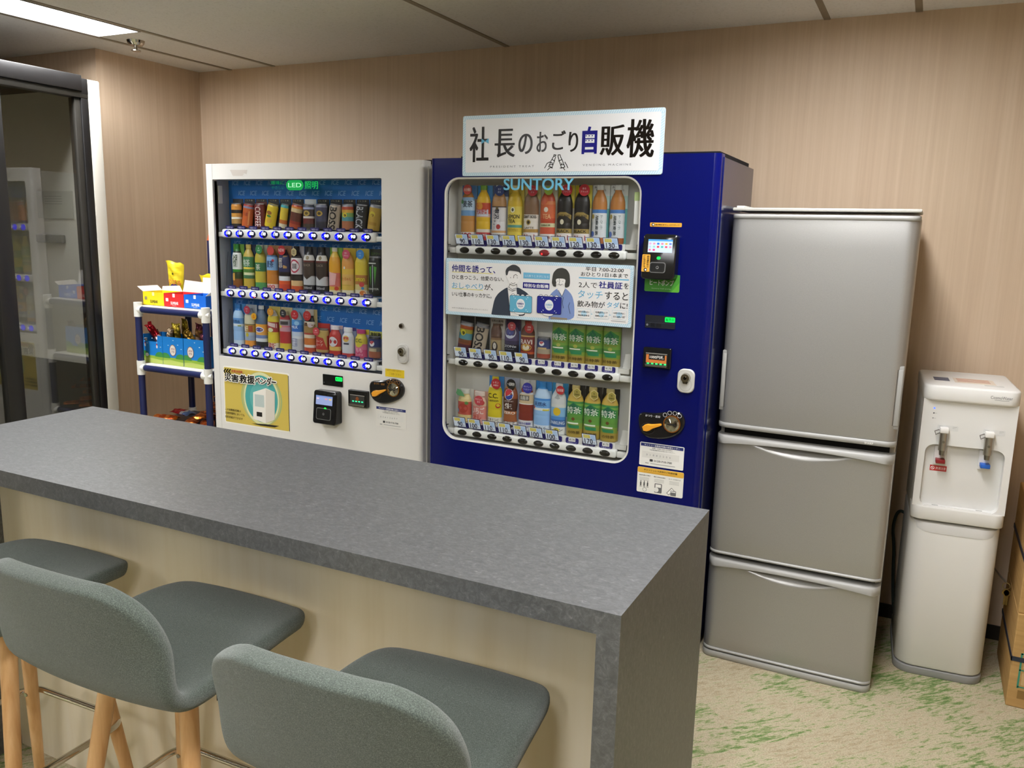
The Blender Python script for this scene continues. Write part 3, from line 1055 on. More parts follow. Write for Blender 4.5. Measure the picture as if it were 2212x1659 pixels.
def card_reader(t, P, Y, box, screen, led, pad, label, extra=None):
    """black contactless payment unit standing off the door; boxes are plane rectangles (x0, z0, x1, z1)"""
    x0, z0, x1, z1 = box
    b = MB(mat='satin')
    k = '#141415'
    y1, y2 = Y - .030, Y - .052
    bo, to = rr(x0, z0, x1, z1, .012, 5), rr(x0 + .004, z0 + .003, x1 - .004, z1 - .006, .010, 5)
    n = len(bo)
    def tilt(z):
        return -.014 * (1 - (z - z0) / (z1 - z0))
    vs_ = [(p[0], Y, p[1]) for p in bo] + [(p[0], y1 + tilt(p[1]), p[1]) for p in bo] + [(p[0], y2 + tilt(p[1]) + .018, p[1]) for p in to]
    fs = []
    for r in range(2):
        for i in range(n):
            j = (i + 1) % n
            fs.append((r * n + i, (r + 1) * n + i, (r + 1) * n + j, r * n + j)[::-1])
    fs.append(tuple(2 * n + i for i in range(n)))
    b.add(vs_, fs, k, 'gloss')
    r = obj('card_reader', b, t, label=label)
    def gm(x, z, l):
        return (x, y2 + .018 + tilt(z) - .0006 * l, z)
    b = MB(mat='paper'); b.gmap = gm
    sx0, sz0, sx1, sz1 = screen
    b.rect(sx0, sz0, sx1, sz1, '#8a96bd' if extra == 'w' else '#cfe0ff', 1, 'emit')
    b.rect(sx0, sz1 - (sz1 - sz0) * .14, sx1, sz1, '#7186bd' if extra == 'w' else '#5ba4e8', 2, 'emit')
    cols = ['#c7b3c9', '#8296c9', '#c98a96', '#cdb66c'] if extra == 'w' else ['#d8a8d0', '#e79ab6', '#3f7fd8', '#e28aa8', '#e8b558', '#7d8fd8', '#b9c6ea', '#9ad0c8', '#e0485a', '#58bcb4', '#e85a76', '#e79ab6', '#f08aa0', '#e04a86']
    per = 4 if extra == 'w' else 6
    for i, c_ in enumerate(cols):
        q, w_ = i % per, (sx1 - sx0) / per
        cx = sx0 + w_ * (q + .5)
        cz = sz1 - (sz1 - sz0) * (.33 + .24 * (i // per))
        b.rrect(cx - w_ * .30, cz - (sz1 - sz0) * .075, cx + w_ * .30, cz + (sz1 - sz0) * .075, .002, c_, 3, 'emit')
    obj('screen', b, r)
    b = MB(mat='led'); b.gmap = gm; b.disc(led[0], led[1], .0065, .0050, '#19ff4a', 1); obj('status_light', b, r)
    b = MB(mat='satin'); b.gmap = gm
    px0, pz0, px1, pz1 = pad
    b.rrect(px0, pz0, px1, pz1, .009, '#6b6b6b', 1); b.rrect(px0 + .003, pz0 + .003, px1 - .003, pz1 - .003, .007, '#101011', 2)
    cx, cz = (px0 + px1) / 2, (pz0 + pz1) / 2
    b.ring(cx, cz, .0035, .0050, '#8d8d8d', 3); b.line([(cx - .001, cz - .003), (cx + .004, cz - .001)], .001, '#8d8d8d', 3)
    obj('touch_pad', b, r)
    return r, gm


def coin_panel(t, P, Y, outline, lever, slot, ztext, col_ring):
    b = MB(mat='gloss')
    pts = [P(*p) for p in outline]
    # smooth the outline
    for _ in range(2):
        q = []
        for i in range(len(pts)):
            a, c_ = pts[i], pts[(i + 1) % len(pts)]
            q += [(a[0] * .75 + c_[0] * .25, a[1] * .75 + c_[1] * .25), (a[0] * .25 + c_[0] * .75, a[1] * .25 + c_[1] * .75)]
        pts = q
    if sum(pts[i][0] * pts[(i + 1) % len(pts)][1] - pts[(i + 1) % len(pts)][0] * pts[i][1] for i in range(len(pts))) < 0:
        pts = pts[::-1]
    b.prism(pts, Y - .016, Y, '#17171a', bev=.005)
    cx, cz = P(*slot)
    b.Y = Y - .016; b.mat = 'paper'
    tx, tz = P(*ztext[0])
    b.tfit('おつり・返却', tx, tz, .0085, ztext[1], bold=.008, wmax=.062)
    for i in range(4):
        a = PI * (.30 + .15 * i)
        b.ring(cx + .040 * math.cos(PI - a + .12), cz + .040 * math.sin(PI - a + .12), .0062, .0075, ztext[1], 1, n=18)
    lx, lz = P(*lever[0])
    b.ring(lx + .006, lz - .002, .0245, .0255, '#3a3a3d', 1, k=.8)
    cp = obj('coin_panel', b, t)
    b = MB(mat='chrome')
    b.cyl((cx, Y - .016, cz), (cx, Y - .021, cz), .031, c=col_ring, mat='metal', n=30)
    b.lathe(0, 0, [(.027, 0), (.020, .004), (.006, .008), (.0, .0085)], '#b9b6ae', n=28)
    M = Matrix.Translation((cx, Y - .021, cz)) @ Matrix.Rotation(PI / 2, 4, 'X')
    b.turn(M, len(b.v) - 4 * 28 - 0 if False else sum(1 for _ in b.v) - (3 * 2 * 28 + 2 * 28))
    b.box(cx - .014, cx + .014, Y - .0315, Y - .027, cz - .0015, cz + .0015, '#1a1a1a', 'matte')
    obj('coin_slot', b, cp)
    b = MB(mat='satin')
    hx, hz = P(*lever[1])
    d = Vector((hx - lx, hz - lz)); ln = d.length; d.normalize(); nrm = Vector((-d.y, d.x))
    o = []
    for s_, w_ in ((-.2, .6), (0, 1.), (.18, 1.), (.36, .72), (.6, .52), (.9, .34), (1.0, .2)):
        o.append((s_, w_))
    up = [(lx + d.x * s_ * ln + nrm.x * w_ * .0125, lz + d.y * s_ * ln + nrm.y * w_ * .0125) for s_, w_ in o]
    dn = [(lx + d.x * s_ * ln - nrm.x * w_ * .0125, lz + d.y * s_ * ln - nrm.y * w_ * .0125) for s_, w_ in o]
    b.prism(dn + up[::-1], Y - .027, Y - .016, '#e8a02c', bev=.003)
    obj('return_lever', b, cp)


def key_lock(t, P, Y, c0, c1):
    x0, z1 = P(*c0); x1, z0 = P(*c1)
    cx = (x0 + x1) / 2
    b = MB(mat='satin'); b.prism(rr(x0, z0, x1, z1, .022, 8), Y - .010, Y, '#c4c3be', bev=.003)
    b.Y = Y - .010
    h = z1 - z0
    b.ring(cx, z0 + h * .36, .0205, .0215, '#8d8c88', 1, k=1.1)
    lk = obj('lock_plate', b, t)
    b = MB(mat='chrome'); b.cyl((cx, Y - .010, z0 + h * .64), (cx, Y - .022, z0 + h * .64), .0175, .0145, '#b5b2aa', n=26); b.cyl((cx, Y - .022, z0 + h * .64), (cx, Y - .0235, z0 + h * .64), .006, .005, '#4a4743', n=16)
    b.prism([(cx - .007, z0 + h * .40), (cx + .007, z0 + h * .40), (cx + .012, z0 + h * .56), (cx - .012, z0 + h * .56)], Y - .017, Y - .010, '#8b8780')
    obj('lock_cylinder', b, lk)


def bill_slot(t, P, Y, c0, c1, kind):
    x0, z1 = P(*c0); x1, z0 = P(*c1)
    w_, h = x1 - x0, z1 - z0
    b = MB(mat='gloss'); b.prism(rr(x0, z0, x1, z1, .004), Y - .018, Y, '#141415', bev=.002)
    b.Y = Y - .0185; b.mat = 'paper'
    if kind == 'blue':
        b.rect(x0 + w_ * .10, z0 + h * .22, x1 - w_ * .12, z1 - h * .26, '#3b3a37')
        b.rect(x0 + w_ * .10, z1 - h * .30, x1 - w_ * .12, z1 - h * .26, '#8c8a84', 2)
        b.poly([(x0 + w_ * .12, z0 + h * .66), (x0 + w_ * .12, z0 + h * .26), (x1 - w_ * .14, z0 + h * .26), (x1 - w_ * .14, z0 + h * .66)], '#d07a3a', 2)
        b.rect(x0 + w_ * .22, z0 + h * .42, x1 - w_ * .20, z0 + h * .68, '#17130f', 3)
        b.tbox('1000円札', x0 + w_ * .26, z0 + h * .47, x1 - w_ * .24, z0 + h * .63, '#f0eee8', 4, .012)
        for i in range(5):
            b.rect(x0 + w_ * (.16 + .155 * i), z0 + h * .20, x0 + w_ * (.24 + .155 * i), z0 + h * .25, '#2dff6a', 4, 'led')
    else:
        b.rect(x0 + w_ * .12, z0 + h * .2, x1 - w_ * .12, z1 - h * .26, '#33312f')
        b.rect(x0 + w_ * .12, z1 - h * .30, x1 - w_ * .12, z1 - h * .26, '#9a9790', 2)
        b.disc(x0 + w_ * .5, z0 + h * .5, .008, .010, '#8a4a1e', 2)
        for i in range(4):
            b.rect(x0 + w_ * (.24 + .16 * i), z0 + h * .32, x0 + w_ * (.33 + .16 * i), z0 + h * .38, '#2dff8a', 3, 'led')
    s_ = obj('bill_slot', b, t)
    b = MB(mat='metal'); b.prism([(x0 + w_ * .12, z0 + h * .08), (x1 - w_ * .12, z0 + h * .08), (x1 - w_ * .1, z0 + h * .19), (x0 + w_ * .1, z0 + h * .19)], Y - .027, Y - .018, '#9d9b96', bev=.002)
    obj('slot_lip', b, s_)


def info_sticker(t, x0, z0, x1, z1, Y, number, name, bg='#e9e8e4'):
    b = MB(Y=Y - .0012, mat='paper', step=.00025)
    w_, h = x1 - x0, z1 - z0
    b.prism(rr(x0, z0, x1, z1, .004, 4), Y - .0012, Y, bg)
    b.rect(x0 + w_ * .02, z1 - h * .16, x1 - w_ * .02, z1 - h * .03, '#1d2a6e')
    b.tbox('サントリー自動販売機お客様センター', x0 + w_ * .10, z1 - h * .135, x1 - w_ * .10, z1 - h * .06, '#f4f4f4', 2, .01)
    b.tbox('故障・お問い合わせの際は', x0 + w_ * .28, z1 - h * .24, x0 + w_ * .74, z1 - h * .185, '#4a4a4a', 2)
    b.tbox('下記管理番号をお知らせください。', x0 + w_ * .22, z1 - h * .32, x0 + w_ * .80, z1 - h * .265, '#4a4a4a', 2)
    b.rect(x0 + w_ * .06, z0 + h * .34, x1 - w_ * .10, z0 + h * .62, '#dcdbd6', 1)
    for i, ch in enumerate(number):
        b.tfit(ch, x0 + w_ * (.17 + .075 * i), z0 + h * .48, h * .075, '#77777a', 2)
    b.tbox('0120-710-700', x0 + w_ * .34, z0 + h * .21, x0 + w_ * .74, z0 + h * .29, '#3a3a3c', 2, .012)
    b.rrect(x0 + w_ * .24, z0 + h * .20, x0 + w_ * .31, z0 + h * .30, .001, '#3a3a3c', 2)
    b.rect(x0 + w_ * .14, z0 + h * .10, x0 + w_ * .22, z0 + h * .13, '#8f8f8f', 2); b.rect(x0 + w_ * .26, z0 + h * .10, x0 + w_ * .82, z0 + h * .125, '#9b9b9b', 2)
    obj(name, b, t, label='white service label with a dark blue heading')


# ---------------------------------------------------------------- white machine
t = W_ = thing('vending_machine', 'white drinks vending machine with lit blue buttons, left of the blue one', 'vending machine', ((WX0 + WX1) / 2, YW + .3, 0))
hx0, hx1, hz0, hz1 = -2.970, -2.033, .9725, 1.786
DEP = .100
wcol = '#dcdad5'
b = MB(mat='satin')
cabinet_box(b, WX0 + .004, WX1 - .004, YW + .062, YW + .54, .04, ZT - .012, hx0, hx1, hz0, hz1, DEP - .062, '#9b9993', None, 'satin')
b.box(WX0 + .03, WX1 - .03, YW + .08, YW + .5, .0, .04, '#2a2a2a', 'matte')
b.box(WX0 + .3, WX1 - .004, YW + .07, YW + .5, ZT - .012, ZT + .006, '#17120e', 'matte')
obj('body', b, t)
b = MB(mat='satin')
hole_door(b, WX0, WX1, .06, ZT, hx0, hx1, hz0, hz1, .006, YW, .058, wcol, 'satin', .016)
b.box(WX0 + .046, WX0 + .0475, YW - .0003, YW + .001, .06, ZT, '#b3b1ab')
b.box(WX1 - .002, WX1 + .006, YW + .035, YW + .056, .06, ZT - .02, '#cfcdc8')
b.Y = YW - .0002
b.poly([(pw(*p)) for p in ((497, 367), (534, 367), (533, 376), (527, 374), (524, 380), (503, 380))], '#c9c2ba', mat='matte')
door = obj('door', b, t)
b = MB(mat='chrome'); sx, sz = pw(868, 704); b.cyl((sx, YW, sz), (sx, YW - .008, sz), .012, .010, '#a9a7a1', n=22); b.cyl((sx, YW - .008, sz), (sx, YW - .009, sz), .005, c='#55534f', n=14); obj('cam_lock', b, t)
b = MB(mat='satin')
liner_box(b, hx0, hx1, hz0, hz1, YW + .012, DEP - .012, '#a9acb2')
b.box(hx0 + .001, hx0 + .010, YW + .03, YW + .05, 1.68, 1.76, '#e2e2de')
for z_ in (1.46, 1.19):
    b.tube([(hx0 + .012, YW + .07, z_), (hx0 + .013, YW + .06, z_ - .06), (hx0 + .014, YW + .05, z_ - .16)], .0016, '#4b4f57', n=6)
lin = obj('window_liner', b, t)
b = MB(Y=YW + DEP - .002, mat='paper', step=.0003)
b.box(hx0 + .002, hx1 - .002, YW + DEP - .002, YW + DEP, 1.012, hz1, '#1f6fc4')
rnd = random.Random(3)
for k_ in range(26):        # frosty ice facets
    x, z = rnd.uniform(hx0 + .02, hx1 - .1), rnd.uniform(1.03, hz1 - .07)
    b.poly([(x, z), (x + rnd.uniform(.05, .12), z + rnd.uniform(-.02, .02)), (x + rnd.uniform(.04, .11), z + rnd.uniform(.03, .07)), (x + rnd.uniform(-.02, .03), z + rnd.uniform(.03, .07))], rnd.choice(['#1c66b8', '#2378cc', '#2a82da', '#1a5cac', '#3184d4']), 1 + k_ * .3)
for r_ in range(17):
    z = 1.778 - .046 * r_
    if 1.05 < z:
        for i in range(13):
            x = hx0 + .03 + .0722 * i - (.036 if r_ % 2 else 0)
            if hx0 < x < hx1 - .04:
                b.tbox('ICE', x, z - .012, x + .038, z + .008, '#82b6ec', 10, .016, shear=.004)
for r_ in range(4):
    z = 1.218 + .0 - .046 * r_
    for i in range(13):
        x = hx0 + .03 + .0722 * i - (.036 if r_ % 2 else 0)
        if hx0 < x < hx1 - .04 and z < 1.23 and x > -2.4:
            pass
obj('ice_backboard', b, lin, label='blue backboard patterned with the word ICE')
b = MB(mat='glass'); b.box(hx0 + .0005, hx1 - .0005, YW + .003, YW + .006, hz0 + .0005, hz1 - .0005); obj('window_glass', b, t)
# glowing words on the glass
b = MB(Y=YW + .0024, mat='emit', step=.0002)
x0, z1 = pw(617, 389); x1, z0 = pw(655, 411)
b.rrect(x0, z0, x1, z1, .026, '#1f8f45', 1)
b.tbox('LED', x0 + .012, z0 + .013, x1 - .012, z1 - .012, '#9fe0b0', 2, .01)
x0, z1 = pw(656, 392); x1, z0 = pw(686, 408)
b.tbox('照明', x0 + .003, z0, x1, z1, '#1d9a48', 1, .02)
x0, z1 = pw(584, 391); x1, z0 = pw(613, 409)
b.tbox('環境に', x0, (z0 + z1) / 2 + .003, x1, z1, '#12793f', 1, .01); b.tbox('やさしい', x0 + .004, z0, x1 + .002, (z0 + z1) / 2 - .003, '#0e6a4c', 1, .0)
obj('led_sign', b, t, label='glowing green LED lettering on the glass')

PRICE_W = (['110', '110', '100', '110', '110', '100', '90', '90', '90', '90', '90', '90'], ['90', '110', '売切', '90', '90', '90', '110', '110', '120', '120', '130', '160'], ['80', '110', '80', '110', '110', '100', '90', '90', '90', '90', '90', '90'])
RW = [(1.545, -2.897, -2.121), (1.2715, -2.896, -2.121), (.999, -2.897, -2.122)]
for ri, (zc, xa, xb) in enumerate(RW):
    b = MB(mat='gloss')
    yr = YW + .014
    b.box(xa - .043, xb + .043, yr, yr + .034, zc - .020, zc + .020, '#e6e5e2', bev=.010, seg=3)
    b.box(hx0 + .003, xa - .044, yr + .008, yr + .03, zc - .016, zc + .006, '#dfdeda', bev=.003)
    b.box(xb + .044, hx1 - .003, yr + .008, yr + .03, zc - .016, zc + .006, '#dfdeda', bev=.003)
    b.box(xa - .03, xb + .04, yr + .016, yr + .06, zc + .018, zc + .022, '#dcdbd7')
    rail = obj('button_rail', b, t, smooth=50)
    for i in range(12):
        x = xa + (xb - xa) * i / 11
        b = MB(mat='gloss')
        rx, rz = .0245, .0165
        def cf(u, w):
            if u + .12 * w * w < .02:
                return ('#0a06ff', 'led')
            return ('#171a40', 'gloss')
        dome(b, x, zc, rx, rz, yr + .001, .011, cf, 'gloss', nr=6, na=32)
        ds = '---' if PRICE_W[ri][i] == '売切' else PRICE_W[ri][i]
        b.gmap = lambda xx, zz, l, x=x, zc=zc: (xx, yr + .001 - .0115 * math.sqrt(max(0, 1 - ((xx - x) / rx) ** 2 - ((zz - zc) / rz) ** 2)) - .0006, zz)
        b.tbox(ds, x - .001, zc - .004, x + .0185, zc + .0085, '#f6f6ff', 1, .035, mat='led')
        b.rect(x - .012, zc - .002, x - .008, zc + .001, '#39a0ff', 1, 'led')
        if ds == '---':
            b.disc(x + .011, zc - .009, .004, .003, '#ff4a5a', 1, mat='led', n=12)
        obj('button', b, rail)
        b = MB(Y=yr + .010, mat='paper')
        zt = zc + .0275
        b.prism(rr(x - .024, zt - .0085, x + .024, zt + .0085, .005, 4), yr + .010, yr + .013, '#221d5c')
        b.tbox('つめた〜い', x - .018, zt - .004, x + .018, zt + .004, '#d9d7ee', 1, .012)
        obj('cold_tag', b, rail)
    for i in range(11):
        pass

# lower half of the white machine
x0, z1 = pw(484, 793); x1, z1b = pw(622, 809); _, z0 = pw(488, 910); _, z0b = pw(623, 931)
z1 = (z1 + z1b) / 2; z0 = (z0 + z0b) / 2
Z5 = lambda x, y: pw(470 + x / 5.144, 780 + y / 5.144)
b = MB(Y=YW - .0012, mat='sheet', step=.0003)
b.prism(rr(x0 - .006, z0 - .006, x1 + .008, z1 + .006, .010, 4), YW - .0008, YW, '#efece2')
b.prism(rr(x0, z0, x1, z1, .006, 4), YW - .0012, YW, '#cdb659')
b.rect(x1 + .001, z0, x1 + .004, z1 - .004, '#23211d', 1)
cx, cz = Z5(490, 420)
for k_, (r_, c_) in enumerate(((.128, '#c3b862'), (.122, '#7fae8e'), (.118, '#cdbc66'), (.112, '#8db493'), (.108, '#d9d9a8'), (.099, '#4fa3a0'), (.07, '#63b0ac'))):
    rz_ = min(r_ * 1.18, z1 - cz - .004, cz - z0 - .004) if r_ > .1 else r_ * 1.12
    b.disc(cx, cz, r_, rz_, c_, 1 + k_ * .4, n=48)
# plain white vending box in place of the drawn mascot
q = [Z5(*p) for p in ((400, 345), (540, 300), (640, 345), (640, 650), (540, 690), (400, 640))]
b.poly(q, '#e9e5dc', 5); b.poly([Z5(*p) for p in ((540, 310), (640, 345), (640, 650), (540, 690))], '#d6d0c4', 6)
b.rect(*Z5(420, 500), *Z5(520, 380), '#b9c6c2', 6); b.rect(*Z5(440, 610), *Z5(500, 570), '#2c2a28', 6)
b.poly([Z5(*p) for p in ((380, 690), (540, 700), (690, 720), (640, 735), (480, 715))], '#33302a', 4)
def zb5(x0, y0, x1, y1):
    a, d = Z5(x0, (y0 + y1) / 2)[0], Z5(x1, (y0 + y1) / 2)[0]
    return a, Z5((x0 + x1) / 2, y1)[1], d, Z5((x0 + x1) / 2, y0)[1]


def outlined(s_, bx_, bold):
    for i, (dx, dz) in enumerate(((-.0045, 0), (.0045, 0), (0, .0045), (0, -.0045), (-.003, .003), (.003, .003), (.003, -.003), (-.003, -.003))):
        b.tbox(s_, bx_[0] + dx, bx_[1] + dz, bx_[2] + dx, bx_[3] + dz, '#f4f1e8', 7 + .9 * i, bold)
    b.tbox(s_, *bx_, '#191715', 15, bold)


for k_, q_ in enumerate(((88, 140, 158, 216), (166, 148, 240, 228), (254, 154, 332, 240), (340, 160, 418, 250))):
    outlined('災害救援'[k_], zb5(*q_), .03)
for k_, q_ in enumerate(((428, 182, 478, 244), (492, 196, 545, 252), (556, 180, 606, 268), (612, 228, 656, 238))):
    outlined('ベンダー'[k_], zb5(*q_), .03)
b.tbox('発電池搭載', *zb5(165, 100, 285, 128), '#b4483c', 16, .02)
for k_ in range(3):
    xx, zz = Z5(82 + 26 * k_, 108 + 3 * k_)
    b.line([(xx + .012, zz + .012), (xx, zz), (xx + .012, zz - .012)], .006, '#191715', 16 + k_ * .2)
for k_, s_ in enumerate(('この自動販売機は', '災害停電時においても', '飲料供給ができます')):
    b.tbox(s_, *zb5(92, 530 + 42 * k_, (265, 305, 285)[k_], 556 + 42 * k_), '#3b3524', 8, .008)
obj('yellow_poster', b, t, label='yellow poster panel with black lettering and a teal oval')
b = MB(mat='gloss'); x0, z1 = pw(698, 807); x1, z0 = pw(741, 831); z1 = pw(719, 810)[1]; z0 = pw(719, 833.5)[1]
b.prism(rr(x0, z0, x1, z1, .002), YW - .003, YW, '#0d0e10'); b.Y = YW - .0034
b.rrect(x1 - .038, z1 - .024, x1 - .001, z1 - .006, .004, '#12d84a', 1, 'led'); b.tbox('販売中', x1 - .035, z1 - .021, x1 - .004, z1 - .009, '#0a6a26', 2, .02)
b.disc(x0 + .008, z0 + .012, .003, c='#55585c'); b.rect(x0 + .02, z0 + .009, x0 + .06, z0 + .010, '#3a3c40'); b.rect(x0 + .02, z0 + .015, x0 + .05, z0 + .016, '#3a3c40')
obj('amount_display', b, t)
x0, z1 = pw(690, 840); x1, z0 = pw(742, 908); z1 = pw(716, 843)[1]; z0 = pw(711, 912)[1]
sa = pw(693, 848); sb = pw(731, 876)
card_reader(t, pw, YW, (x0 - .004, z0, x1 - .008, z1), (sa[0] + .004, sb[1] + .004, sb[0] - .002, sa[1] - .004), pw(706, 882, -.03), (x0 + .016, z0 + .020, x1 - .034, z0 + .072), 'black card reader with a grey-blue screen', 'w')
bill_slot(t, pw, YW, (757, 840), (798, 881), 'white')
coin_panel(t, pw, YW, [(801, 822), (824, 822), (838, 820), (850, 816), (866, 822), (876, 838), (872, 858), (852, 868), (830, 872), (812, 866), (802, 850)], ((815, 849), (839, 841)), (855, 840), ((824, 828), '#a8763c'), '#a8763c')
key_lock(t, pw, YW, (860, 742), (883, 786))
b = MB(Y=YW - .0008, mat='paper'); x0 = pw(832.5, 806)[0]; x1 = pw(873.5, 806)[0]; z1 = pw(853, 798)[1]; z0 = pw(853, 815)[1]; b.box(x0, x1, YW - .0008, YW, z0, z1, '#e3c528')
b.tbox('お釣りの取り忘れに', x0 + .008, z0 + .024, x1 - .014, z0 + .034, '#9a6a1a', 1); b.tbox('ご注意ください', x0 + .02, z0 + .008, x1 - .016, z0 + .018, '#9a6a1a', 1)
obj('yellow_sticker', b, t)
x0, z1 = pw(812, 874); x1, z0 = pw(878, 926)
info_sticker(t, x0, pw(845, 924)[1], x1, pw(845, 880)[1], YW, '03612697', 'service_label', '#dfddd7')

# ---------------------------------------------------------------- blue machine
t = B_ = thing('vending_machine', 'dark blue drinks vending machine with white window and title sign', 'vending machine', ((BX0 + BX1) / 2, YBL + .3, 0))
bx0_, bx1_, bz0_, bz1_ = -1.703, -.912, .752, 1.783
DB = .105
navy = '#040c58'
b = MB(mat='gloss')
cabinet_box(b, BX0 + .004, BX1 - .004, YBL + .062, YBB, .04, ZT - .008, bx0_, bx1_, bz0_, bz1_, DB - .062, '#10143c', None, 'gloss')
b.box(BX0 + .03, BX1 - .03, YBL + .08, YBB - .03, 0, .04, '#191919', 'matte')
b.box(BX0 + .10, BX1 - .02, YBL + .07, YBB - .02, ZT - .008, ZT + .012, '#0b0b12', 'matte')
obj('body', b, t)
b = MB(mat='gloss')
hole_door(b, BX0, BX1, .06, ZT, bx0_, bx1_, bz0_, bz1_, .062, YBL, .058, navy, 'navypaint', .022)
b.box(BX1 - .003, BX1 + .004, YBL + .040, YBL + .057, .06, ZT - .01, '#0a1550')
obj('door', b, t)
b = MB(mat='satin'); liner_box(b, bx0_, bx1_, bz0_, bz1_, YBL + .012, DB - .012, '#d9d7d1')
# white lip round the opening
pts = rr(bx0_, bz0_, bx1_, bz1_, .062, 8)
cxm, czm = (bx0_ + bx1_) / 2, (bz0_ + bz1_) / 2
pin = rr(bx0_ + .006, bz0_ + .006, bx1_ - .006, bz1_ - .006, .057, 8)
n = len(pts)
b.add([(p[0], YBL - .001, p[1]) for p in pts] + [(p[0], YBL + .001, p[1]) for p in pin] + [(p[0], YBL + .014, p[1]) for p in pin], [(i, (i + 1) % n, n + (i + 1) % n, n + i) for i in range(n)] + [(n + i, n + (i + 1) % n, 2 * n + (i + 1) % n, 2 * n + i) for i in range(n)], '#d2d0ca')
# corner fillers keep the rounded opening
for cx, cz, i0 in ((bx1_, bz0_, 0), (bx1_, bz1_, 9), (bx0_, bz1_, 18), (bx0_, bz0_, 27)):
    for i in range(8):
        b.add([(cx, YBL + .013, cz), (pts[i0 + i + 1][0], YBL + .013, pts[i0 + i + 1][1]), (pts[i0 + i][0], YBL + .013, pts[i0 + i][1])], [(0, 1, 2)], '#d2d0ca')
b.box(bx1_ - .030, bx1_ - .004, YBL + .02, YBL + .05, 1.62, 1.70, '#efeeea'); b.box(bx1_ - .032, bx1_ - .004, YBL + .021, YBL + .049, 1.70, 1.73, '#b6c98c')
for z_ in (1.515, 1.078, .79):
    b.box(bx0_ + .004, bx0_ + .012, YBL + .02, YBL + .03, z_ - .014, z_ - .011, '#33312e'); b.box(bx0_ + .004, bx0_ + .012, YBL + .02, YBL + .03, z_ + .012, z_ + .015, '#33312e')
lin = obj('window_liner', b, t)
b = MB(mat='glass'); b.prism(rr(bx0_ + .007, bz0_ + .007, bx1_ - .007, bz1_ - .007, .056, 6), YBL + .003, YBL + .006, '#fff'); obj('window_glass', b, t)
b = MB(Y=YBL + .0024, mat='paper', step=.0002)
a = pb(1088, 386); c_ = pb(1238, 411)
b.tbox('SUNTORY', a[0], c_[1] + .001, c_[0], a[1], '#6cb8d8', 1, .018)
obj('glass_lettering', b, t, label='light blue brand lettering on the window glass')

